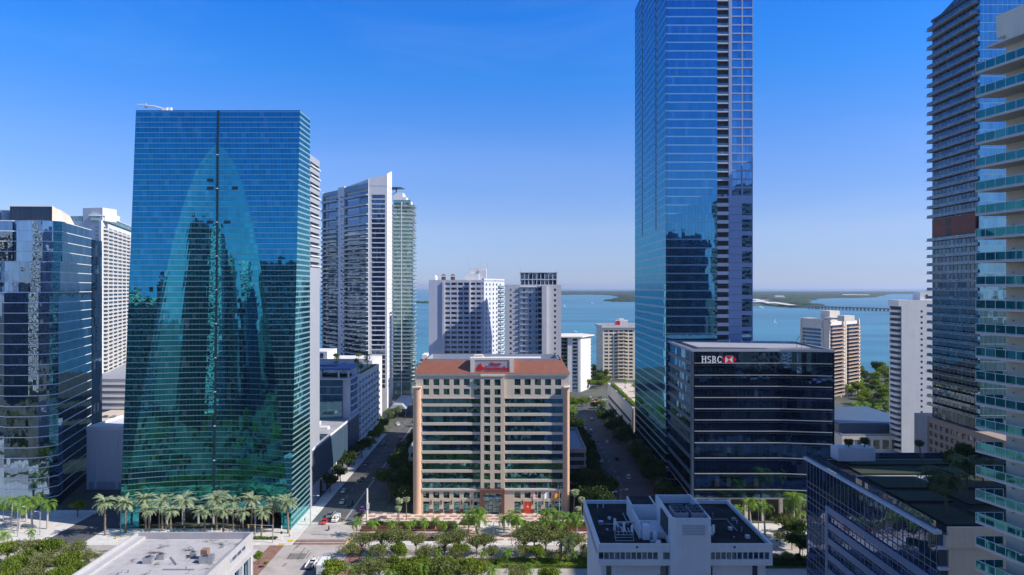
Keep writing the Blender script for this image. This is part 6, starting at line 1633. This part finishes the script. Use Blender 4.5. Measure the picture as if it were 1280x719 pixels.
# bayside park
k = 0
for i in range(95):
    Y = rp.uniform(470, 722); px = rp.uniform(1052, 1118)
    if Y < 560 and px < 1078: continue
    put(rp.choice([TA, TC, TD, TA, ROYAL]), gx(px, Y), Y, 0, rp.uniform(.9, 1.45), 'green tree in the dense bayside park between the cream and the white condominiums', 'trees in the bayside park', rp.randrange(3), 'tree')
for i in range(16):
    Y = rp.uniform(445, 480); px = rp.uniform(1062, 1112)
    put(rp.choice([TD, ROYAL]), gx(px, Y), Y, 0, rp.uniform(.8, 1.1), 'bright tree or palm just behind the low flat roofed building', 'bright plants behind the low building', rp.randrange(3), 'tree')
for i in range(26):
    Y = rp.uniform(600, 725); px = rp.uniform(738, 760)
    put(rp.choice([TA, TC]), gx(px, Y), Y, 0, rp.uniform(.8, 1.2), 'dark green tree between the white slab block and the grey apartment block', 'trees between slab block and apartment block', rp.randrange(3), 'tree')
# park behind the viewpoint, seen only mirrored in the towers
for i in range(150):
    x = rp.uniform(-420, 140); y = rp.uniform(-60, 190)
    if any(a-6 < x < b+6 and c-6 < y < d+6 for a, b, c, d in ((-106, -74, 138, 194), (16, 51, 130, 162), (-78, -56, -60, 200), (-290, -245, -90, -40), (-215, -150, -70, -30), (-420, -360, -70, -20), (82, 160, 130, 190), (60, 115, 48, 92))): continue
    put(rp.choice([TA, TB, TC]), x, y, 0, rp.uniform(.9, 1.5), 'tree of the park under the viewpoint, seen mirrored in the glass towers', 'trees of the park under the viewpoint', rp.randrange(3), 'tree')

# ------------------------------------------------------------------ vehicles
CARGLASS = curtain('car_glass', (.35,.4,.45,1), (.01,.012,.015,1), 3, 3, mull=0, tilt=0, wav=0, refl=.25, var=0)
def paint(name, c):
    m, nt, out = new_mat(name); n = N(nt)
    p = n('ShaderNodeBsdfPrincipled', {'Base Color': c, 'Roughness': .35, 'Coat Weight': .5, 'Coat Roughness': .05}); nt.links.new(p.outputs[0], out.inputs[0]); return m
PAINT = {k: paint(k+'_car_paint', v) for k, v in dict(red=(.55,.02,.02,1), white=(.75,.75,.74,1), black=(.02,.02,.025,1), silver=(.45,.47,.48,1), blue=(.03,.06,.16,1), purple=(.10,.05,.22,1), teal=(.02,.16,.15,1), grey=(.16,.17,.18,1)).items()}
def profile(mb, pts, x0, x1, tin=0.0):
    """extrude a side outline across the width; the top leans in"""
    zt = max(p[1] for p in pts); zb = min(p[1] for p in pts); k = len(pts); n0 = len(mb.v)
    for x, sg in ((x0, 1), (x1, -1)):
        for y, z in pts: mb.v.append((x+sg*tin*(z-zb)/(zt-zb), y, z))
    mb.face(tuple(range(n0, n0+k))); mb.face(tuple(reversed(range(n0+k, n0+2*k))))
    for i in range(k): j = (i+1) % k; mb.face((n0+j, n0+i, n0+k+i, n0+k+j))
def car(col, kind='car'):
    v = empty('parked_car' if kind != 'van' else 'van', (0, 0, 0), 'x', 'car' if kind != 'van' else 'van'); m = MB(); W = .92
    if kind == 'van':
        profile(m, [(-2.6,.35),(-2.65,1.0),(-2.6,2.15),(1.3,2.2),(1.9,1.35),(2.6,1.15),(2.65,.35)], -1, 1, .12); m.build('body', col, v)
        g = MB(); profile(g, [(1.36,2.08),(1.95,1.3),(1.9,1.3),(1.3,2.08)], -.85, .85, .02); g.build('windscreen', CARGLASS, v)
        g = MB(); 
        for s in (-1, 1): g.box(*sorted((s*.955, s*.975)), -.1, 1.3, 1.35, 1.85)
        g.build('side_window', CARGLASS, v); wy = (-1.7, 1.75); r = .36
    else:
        suv = kind == 'suv'; rz = 1.72 if suv else 1.42
        profile(m, [(-2.2,.32),(-2.28,.62),(-2.2,.92 if not suv else 1.05),(-1.5,.98 if not suv else 1.08),(1.0,.98 if not suv else 1.06),(2.1,.78 if not suv else .95),(2.28,.55),(2.2,.32)], -W, W, .06); m.build('body', col, v)
        g = MB(); profile(g, [(-1.85,.981 if not suv else 1.075),(-1.35 if not suv else -1.95,rz-.06),(.25,rz-.06),(1.0,.985 if not suv else 1.065)], -W+.05, W-.05, .16); g.build('cabin_glass', CARGLASS, v)
        g = MB(); g.hexa([(-.70,-1.3 if not suv else -1.85,rz-.055),(.70,-1.3 if not suv else -1.85,rz-.055),(.70,.25,rz-.055),(-.70,.25,rz-.055),(-.62,-1.2 if not suv else -1.75,rz+.02),(.62,-1.2 if not suv else -1.75,rz+.02),(.62,.15,rz+.02),(-.62,.15,rz+.02)]); g.build('roof', col, v); wy = (-1.4, 1.4); r = .34
    for sx in (-1, 1):
        for y in wy: t = MB(); t.tube([(sx*.72, y, r), (sx*.96, y, r)], r, 12); t.build('wheel', M['tyre'], v)
        t = MB(); yb = -2.29 if kind != 'van' else -2.66; t.box(*sorted((sx*.5, sx*.82)), yb, yb+.05, .66, .82); t.build('tail_light', M['red'], v)
        t = MB(); yf = 2.2 if kind != 'van' else 2.6; t.box(*sorted((sx*.5, sx*.82)), yf, yf+.06, .60, .74); t.build('headlight', M['signwhite'], v)
    reg(v); source(v); return v
CARS = {}
def park(col, kind, px, py, rz, label, group=None, z=.02, xy=None):
    if (col, kind) not in CARS: CARS[(col, kind)] = car(PAINT[col], kind)
    Y = gy(py); x = gx(px, Y)
    if xy: x, Y = xy
    o = copy_tree(CARS[(col, kind)], None, (x, Y, z), rz); o['label'] = label
    if group: o['group'] = group
    return o
U = math.pi
park('red', 'car', 405.5, 654, U-.12, 'bright red car waiting at the stop line of the left street')
park('white', 'van', 420, 651, U-.08, 'white van waiting beside the red car at the crossing')
park('grey', 'suv', 412, 646.5, U, 'dark grey car between the red car and the white van')
park('silver', 'car', 428, 629, U, 'silver car in the shade behind the white van')
park('black', 'suv', 437.5, 632, U, 'black car beside the silver car in the shaded street')
park('purple', 'suv', 453.5, 638, 0, 'purple and white car on the right side of the left street near the grey pole')
park('black', 'suv', 451, 645, 0, 'black car directly behind the purple car at the crossing')
park('teal', 'car', 446, 654.5, 1.35, 'teal car turning at the right side of the crossing')
park('grey', 'car', 440.5, 655.5, 1.4, 'grey car crossing just left of the teal car')
park('white', 'car', 469, 598, 0, 'white car parked far along the shaded left street')
park('silver', 'car', 463, 560, U, 'pale car parked under the street tree in the left street')
park('black', 'suv', 512, 546, 0, 'large dark vehicle beside the parking garage at the left street')
park('white', 'van', 475, 541, 0, 'white van far up the shaded left street')
park('white', 'car', 505, 514, 0, 'white car at the sunlit far end of the left street')
park('silver', 'car', 497, 530, U, 'silver car driving towards us far up the left street')
park('white', 'car', 393, 703, .05, 'white car at the bottom edge of the crossing')
tr = empty('truck', (gx(411, 221), 219, .02), 'white box truck cut by the bottom edge of the crossing', 'truck')
x = gx(411, 221)
m = MB(); m.box(x-1.35, x+1.35, 211.5, 218.5, 1.0, 3.9); m.build('cargo_box', M['aluwhite'], tr)
m = MB(); profile(m, [(218.6, .6), (218.6, 2.6), (220.0, 2.6), (220.7, 1.6), (221, .6)], x-1.15, x+1.15, .1); m.build('cab', PAINT['white'], tr)
m = MB(); profile(m, [(220.06, 2.45), (220.72, 1.6), (220.78, 1.6), (220.12, 2.45)], x-1.0, x+1.0, .03); m.build('windscreen', CARGLASS, tr)
for sx in (-1, 1):
    for y in (213, 219.7): m = MB(); m.tube([(x+sx*.8, y, .52), (x+sx*1.15, y, .52)], .5, 12); m.build('wheel', M['tyre'], tr)
tl = empty('trailer', (gx(392, 224), 222, .02), 'dark open utility trailer with pale rails beside the box truck', 'trailer')
x = gx(391, 222); m = MB(); m.box(x-1.1, x+1.1, 217, 222.5, .6, .8); m.build('bed', M['dkgrey'], tl)
m = MB()
for sx in (-1.1, 1.05): m.box(x+sx, x+sx+.06, 217, 222.5, .8, 1.5)
m.build('side_rail', M['aluwhite'], tl); m = MB(); m.tube([(x, 222.5, .7), (x, 224.4, .5)], .08, 5); m.build('drawbar', M['metal'], tl)
for sx in (-1, 1): m = MB(); m.tube([(x+sx*.95, 219.4, .36), (x+sx*1.2, 219.4, .36)], .36, 10); m.build('wheel', M['tyre'], tl)
# avenue traffic and parked rows at the right street bend
av = [('silver', 'car', 614, 687, 1.57, 'silver car on the avenue before the plaza steps'), ('grey', 'car', 551, 688, 1.57, 'grey car half hidden by olive trees on the avenue left of the plaza steps'),
      ('black', 'suv', 541, 676, 1.57, 'black car in tree shade at the plaza kerb'), ('white', 'car', 975, 676, 1.57, 'white car on the avenue before the dark bank block'), ('black', 'car', 981, 664, 1.57, 'black car at the kerb below the dark bank block columns')]
for a in av: park(*a)
cl = ['white', 'black', 'silver', 'grey', 'red', 'white', 'blue', 'silver', 'white', 'grey', 'black', 'white']
for i in range(12):
    r_, c_ = divmod(i, 4); park(cl[i], 'car' if i % 3 else 'suv', 0, 500, 1.57 if r_ % 2 else 0, '%s parked car from the near left in the sunny street bend lot' % ORD[i], 'cars in the lot at the street bend', xy=(64+c_*8+(r_ % 2)*2, 530+r_*13))
park('blue', 'car', 739, 540, U, 'dark car driving along the shaded right street'); park('black', 'suv', 771, 575, 0, 'black car halfway along the shaded right street')
for i in range(16):
    r_, c_ = divmod(i, 8); park(cl[(i*5) % 12], 'car', 0, 500, 1.57, '%s car in the rooftop lot between the blue block and the teal tower' % ORD[i], 'cars in the rooftop lot', z=6.17, xy=(-268+c_*5.4, 410+r_*30))

mv = [('silver','car',-74,300,U),('black','car',-70,318,U),('white','suv',-61.5,330,0),('grey','car',-74,345,U),('white','car',-61,372,0),('blue','suv',-73.5,390,U),('red','car',-66,405,0),('silver','suv',-61,430,0),('white','car',-74,445,U),
      ('silver','car',45,300,U),('white','suv',55,322,0),('grey','car',46,352,U),('white','car',55,395,0),('black','car',46,430,U),('silver','suv',54,462,0)]
for i, (c_, k_, x_, y_, r_) in enumerate(mv): park(c_, k_, 0, 500, r_, '%s car standing %s the shaded %s street, by distance' % (ORD[i if i < 9 else i-9], 'along', 'left' if i < 9 else 'right'), 'cars along the shaded streets', xy=(x_, y_))
mv = [('white','car',-150,232,1.57),('black','suv',-128,228.5,1.57),('silver','car',-172,233,1.57),('red','car',-118,213,1.57),('grey','car',-20,229,1.57),('white','suv',6,233,1.57),('silver','car',24,228.5,1.57),('blue','car',60,231,1.57),('white','car',76,228,1.57)]
for i, (c_, k_, x_, y_, r_) in enumerate(mv): park(c_, k_, 0, 500, r_, '%s of the cars driving along the sunlit avenue, counted as they stand' % ORD[i], 'cars on the avenue', xy=(x_, y_))
# motorcycle with its rider
mc = empty('motorcycle', (gx(411, gy(663)), gy(663), .02), 'dark motorcycle crossing the junction ahead of the red car', 'motorcycle'); x, y = mc.location.x, mc.location.y
for dy in (-.7, .7): m = MB(); m.tube([(x-.07, y+dy, .34), (x+.07, y+dy, .34)], .33, 12); m.build('wheel', M['tyre'], mc)
m = MB(); m.tube([(x, y-.5, .55), (x, y, .7), (x, y+.45, .85)], [.14, .2, .12], 8); m.build('frame', PAINT['black'], mc)
m = MB(); m.box(x-.14, x+.14, y-.75, y-.05, .80, .9); m.build('seat', M['dkgrey'], mc)
m = MB(); m.tube([(x-.35, y+.5, 1.05), (x+.35, y+.5, 1.05)], .03, 6); m.tube([(x, y+.7, .34), (x, y+.48, 1.05)], .04, 6); m.build('handlebar', M['metal'], mc)
def figure(name, label, base, J, edges, rad, skin=(.22,.12,.08,1), shirt=(.04,.05,.09,1), trousers=(.03,.03,.04,1), zhip=.9, ztop=1.42, rz=0):
    """one continuous skinned body; cloth colours by face height"""
    me = bpy.data.meshes.new('body'); me.from_pydata(J, edges, []); o = bpy.data.objects.new('body', me); COL.objects.link(o)
    sk = o.modifiers.new('s', 'SKIN'); sk.use_smooth_shade = True; su = o.modifiers.new('u', 'SUBSURF'); su.levels = 1
    if not me.skin_vertices:
        bm = bmesh.new(); bm.from_mesh(me); bm.verts.layers.skin.verify(); bm.to_mesh(me); bm.free()
    for i, r in enumerate(rad): me.skin_vertices[0].data[i].radius = (r, r)
    me.skin_vertices[0].data[0].use_root = True
    dg = bpy.context.evaluated_depsgraph_get(); m2 = bpy.data.meshes.new_from_object(o.evaluated_get(dg)); bpy.data.objects.remove(o)
    ob = bpy.data.objects.new(name, m2); COL.objects.link(ob); ob.location = base; ob.rotation_euler = (0, 0, rz)
    mats = []
    for nm, c in (('skin', skin), ('shirt', shirt), ('trousers', trousers)):
        k = name+nm+str(c)
        if k not in M: M[k] = matte(nm+'_cloth', c, .8, .05)
        mats.append(M[k])
    m2.materials.clear(); [m2.materials.append(m) for m in mats]
    for p in m2.polygons: z = p.center.z; p.material_index = 2 if z < zhip else (1 if z < ztop else 0)
    ORG[ob.name] = tuple(base); tag(ob, label, 'person'); return ob
# seated rider: pelvis, chest, neck, head, arms reaching, legs bent
J = [(0,-.3,.95),(0,-.18,1.2),(0,-.05,1.42),(0,0,1.52),(0,.03,1.66),(-.19,-.06,1.38),(-.3,.18,1.18),(-.3,.46,1.08),(.19,-.06,1.38),(.3,.18,1.18),(.3,.46,1.08),(-.12,-.3,.93),(-.2,.12,.82),(-.2,.05,.42),(-.2,.2,.36),(.12,-.3,.93),(.2,.12,.82),(.2,.05,.42),(.2,.2,.36)]
E = [(0,1),(1,2),(2,3),(3,4),(2,5),(5,6),(6,7),(2,8),(8,9),(9,10),(0,11),(11,12),(12,13),(13,14),(0,15),(15,16),(16,17),(17,18)]
Rr = [.15,.15,.14,.06,.10,.07,.05,.04,.07,.05,.04,.1,.085,.055,.045,.1,.085,.055,.045]
rd = figure('person', 'rider in dark clothes sitting on the motorcycle at the junction', (x, y, .02), J, E, Rr, zhip=.98, ztop=1.48)
hm = MB(); hm.tube([(x, y+.02, 1.58), (x, y+.03, 1.66), (x, y+.03, 1.76), (x, y+.03, 1.84)], [.11, .14, .13, .06], 10); hm.build('helmet', PAINT['black'], rd, True)
# walkers
J = [(0,0,.93),(0,0,1.15),(0,0,1.38),(0,0,1.5),(0,.02,1.64),(-.19,0,1.38),(-.25,.05,1.1),(-.24,.14,.85),(.19,0,1.38),(.25,-.05,1.1),(.25,.02,.84),(-.1,0,.9),(-.12,.16,.5),(-.12,.12,.08),(-.12,.26,.04),(.1,0,.9),(.12,-.05,.5),(.12,-.25,.1),(.12,-.12,.04)]
wk = [((-80.2, 246), 'pedestrian in white shirt walking on the sunny corner below the teal tower', (.7,.7,.68,1)), ((-79.5, 262), 'pedestrian in dark shirt on the pavement beside the teal tower corner', (.05,.06,.12,1)), ((-54, 246), 'pedestrian in red shirt at the left corner of the plaza', (.5,.05,.04,1)), ((-5, 268), 'person in blue shirt standing before the bank entrance', (.05,.1,.3,1)), ((12, 245), 'pedestrian in pale shirt on the plaza pavement right of the steps', (.6,.58,.5,1))]
for i, ((x, y), lb, c) in enumerate(wk): figure('person', lb, (x, y, .14), J, E, Rr, shirt=c, rz=i*1.3)

# ------------------------------------------------------------------ street furniture
def lamp(px, Yb, top_py, arm, label, z=.13):
    x = gx(px, Yb); h = gz(top_py, Yb); t = empty('street_lamp', (x, Yb, z), label, 'street lamp')
    m = MB(); m.tube([(x, Yb, z), (x, Yb, h*.5), (x, Yb, h)], [.17, .13, .09], 8); m.build('pole', M['polemetal'], t)
    m = MB(); m.tube([(x, Yb, h-.2), (x+arm*.5, Yb, h+.15), (x+arm, Yb, h+.2)], .07, 6); m.build('arm', M['polemetal'], t)
    m = MB(); m.hexa([(x+arm-.1, Yb-.15, h+.05), (x+arm+(.7 if arm > 0 else -.7), Yb-.15, h+.05), (x+arm+(.7 if arm > 0 else -.7), Yb+.15, h+.05), (x+arm-.1, Yb+.15, h+.05), (x+arm-.1, Yb-.12, h+.28), (x+arm+(.6 if arm > 0 else -.6), Yb-.12, h+.24), (x+arm+(.6 if arm > 0 else -.6), Yb+.12, h+.24), (x+arm-.1, Yb+.12, h+.28)]); m.build('lamp_head', M['aluwhite'], t)
lamp(388, 258, 620, 2.6, 'tall grey street lamp at the street corner under the teal tower')
lamp(319, 245, 632, -1.6, 'street lamp rising right in front of the white roof corner')
lamp(199, 247, 634, 1.6, 'slender street lamp among the date palms left of the forecourt centre')
lamp(151, 250, 632, -1.8, 'twin lit street lamp left of the date palm row')
lamp(22, 246, 634, 1.8, 'street lamp among the royal palms at the far left')
lamp(50, 248, 640, -1.4, 'second street lamp among the royal palms right of the first')
lamp(617, 247, 652, 1.2, 'slim lamp post on the middle of the plaza steps')
lamp(613, 230.2, 690, 1.2, 'slim lamp post on the avenue kerb below the plaza steps')
lamp(948, 252, 625, 1.4, 'street lamp between palms before the dark bank block')
lamp(982, 250, 630, -1.4, 'street lamp right of the palms before the dark bank block')
lamp(776, 270, 612, 2.2, 'street lamp seen just above the dark roof of the white office block')
lamp(474, 255, 645, 1.0, 'short street lamp at the paved corner right of the crossing') if False else None
# plain concrete pole and mast arm signals
x = gx(459, 262); t = empty('utility_pole', (x, 262, .13), 'thick pale concrete pole at the right corner of the left street', 'pole')
m = MB(); m.tube([(x, 262, .13), (x, 262, gz(611, 262))], [.42, .32], 10); m.build('pole', M['cream2'], t); m = MB(); m.box(x-.1, x+.9, 261.4, 261.55, 5.2, 7.4); m.build('sign_plate', M['signwhite'], t); m = MB(); m.box(x-.5, x-.1, 261.3, 261.7, 3.2, 4.4); m.build('meter_box', M['metal'], t)
def signal(x, y, h, dx, dy, label):
    t = empty('traffic_signal', (x, y, .13), label, 'traffic signal')
    m = MB(); m.tube([(x, y, .13), (x, y, h)], [.17, .13], 8); m.build('pole', M['metal'], t)
    m = MB(); m.tube([(x, y, h-.4), (x+dx, y+dy, h+.5)], [.12, .07], 7); m.build('mast_arm', M['metal'], t)
    for k in (.45, .7, .95):
        a, b = x+dx*k, y+dy*k; z = h-.4+.9*k; m = MB(); m.box(a-.2, a+.2, b-.18, b+.18, z-1.15, z-.05); o = m.build('signal_head', M['yellow'], t)
        m = MB(); 
        for q in range(3): m.tube([(a, b-.185, z-.25-q*.33), (a, b-.22, z-.25-q*.33)], .12, 8)
        m.build('lens', M['dkgrey'], o)
signal(-84.2, 240.2, 6.6, -8.5, -1.5, 'grey mast arm traffic signal at the corner below the teal tower')
signal(-57, 246, 6.8, -7.5, 1.0, 'traffic signal mast at the right corner of the left street crossing')
signal(-51, 205.5, 6.8, 7, 0, 'traffic signal mast at the bottom right of the crossing')
x = gx(352, 243); t = empty('signal_post', (x, 243, .13), 'short white pedestrian signal post left of the mast arm signal', 'post'); m = MB(); m.tube([(x, 243, .13), (x, 243, 5.2)], .16, 8); m.build('pole', M['aluwhite'], t); m = MB(); m.box(x-.3, x+.3, 242.6, 243.2, 2.4, 3.2); m.build('signal_head', M['dkgrey'], t)
# flags on the plaza
def flag(px, lb, kind):
    x = gx(px, 266); t = empty('flagpole', (x, 266, .14), lb, 'flag'); h = 10.5
    m = MB(); m.tube([(x, 266, .14), (x, 266, h)], [.09, .05], 8); m.build('pole', M['aluwhite'], t)
    m = MB(); m.tube([(x, 266, h), (x, 266, h+.22)], .12, 8); m.build('finial', M['yellow'], t)
    NX, NZ = 10, 6; W_, Hh = 3.4, 2.1
    f = MB()
    for sgn in (0, .03):
        base = len(f.v)
        for i in range(NX+1):
            for j in range(NZ+1):
                u = i/NX; f.v.append((x-.06-W_*u*.72, 266+sgn+.28*math.sin(u*7)*u, h-.2-Hh*(1-j/NZ)-W_*.55*u*u-.12*math.sin(u*6+j*.4)))
        for i in range(NX):
            for j in range(NZ):
                f.mi = 1 if kind == 'spain' and 1 <= j <= 4 and not (j in (1,) and False) else 0
                if kind == 'us': f.mi = (j+1) % 2 if not (i < 4 and j >= 3) else 2
                a = base+i*(NZ+1)+j; f.face((a, a+NZ+1, a+NZ+2, a+1))
    mats = {'spain': [M['red'], M['yellow']], 'us': [M['red'], M['signwhite'], PAINT['blue']], 'white': [M['signwhite']]}[kind]
    f.build('flag', mats, t)
flag(699, 'red and yellow flag on a pole before the right end of the bank block', 'spain')
flag(672, 'red white and blue flag hanging on a pole before the bank block', 'us')
flag(686, 'plain pale flag hanging between the two coloured flags', 'white')
# bollards at the forecourt, bus shelter on the left pavement
for i in range(10):
    x = -128+i*3.4; t = MB(); t.tube([(x, 252.5, .13), (x, 252.5, 1.0), (x, 252.5, 1.12)], [.14, .14, .05], 8); o = t.build('bollard', M['aluwhite'], None); tag(o, '%s from the left of the pale bollards in the teal tower forecourt' % ORD[i], 'bollard', 'bollards in the forecourt')
for i, x in enumerate((-141.5, -96, -66)):
    y = 244 if i < 2 else 0
    if not y: continue
    t = MB(); t.tube([(x, y, .13), (x, y, .9)], .28, 8); o = t.build('hydrant' if i else 'newspaper_box', M['yellow'], None); tag(o, ['yellow box at the kerb left of the date palms', 'yellow hydrant under the date palms near the forecourt'][i], ['box', 'hydrant'][i])
t = empty('bus_shelter', (-200, 244, .13), 'glass bus shelter on the pavement below the royal palms', 'bus shelter')
m = MB(); m.box(-204, -196, 243, 245.4, 2.6, 2.75); m.build('roof', M['greypanel'], t); m = MB(); m.box(-203.8, -196.2, 245.2, 245.3, .4, 2.4); m.build('back_panel', M['railpale'], t)
for x in (-203.8, -196.4): m = MB(); m.box(x, x+.15, 243.2, 243.35, .13, 2.6); m.build('post', M['dkgrey'], t)
m = MB(); m.box(-202, -198, 244.4, 244.9, .5, .58); m.build('bench', M['brown'], t)

for s in HIDE:
    def wipe(o):
        for c in KIDS.get(o.name, []): wipe(c)
        bpy.data.objects.remove(o)
    wipe(s)
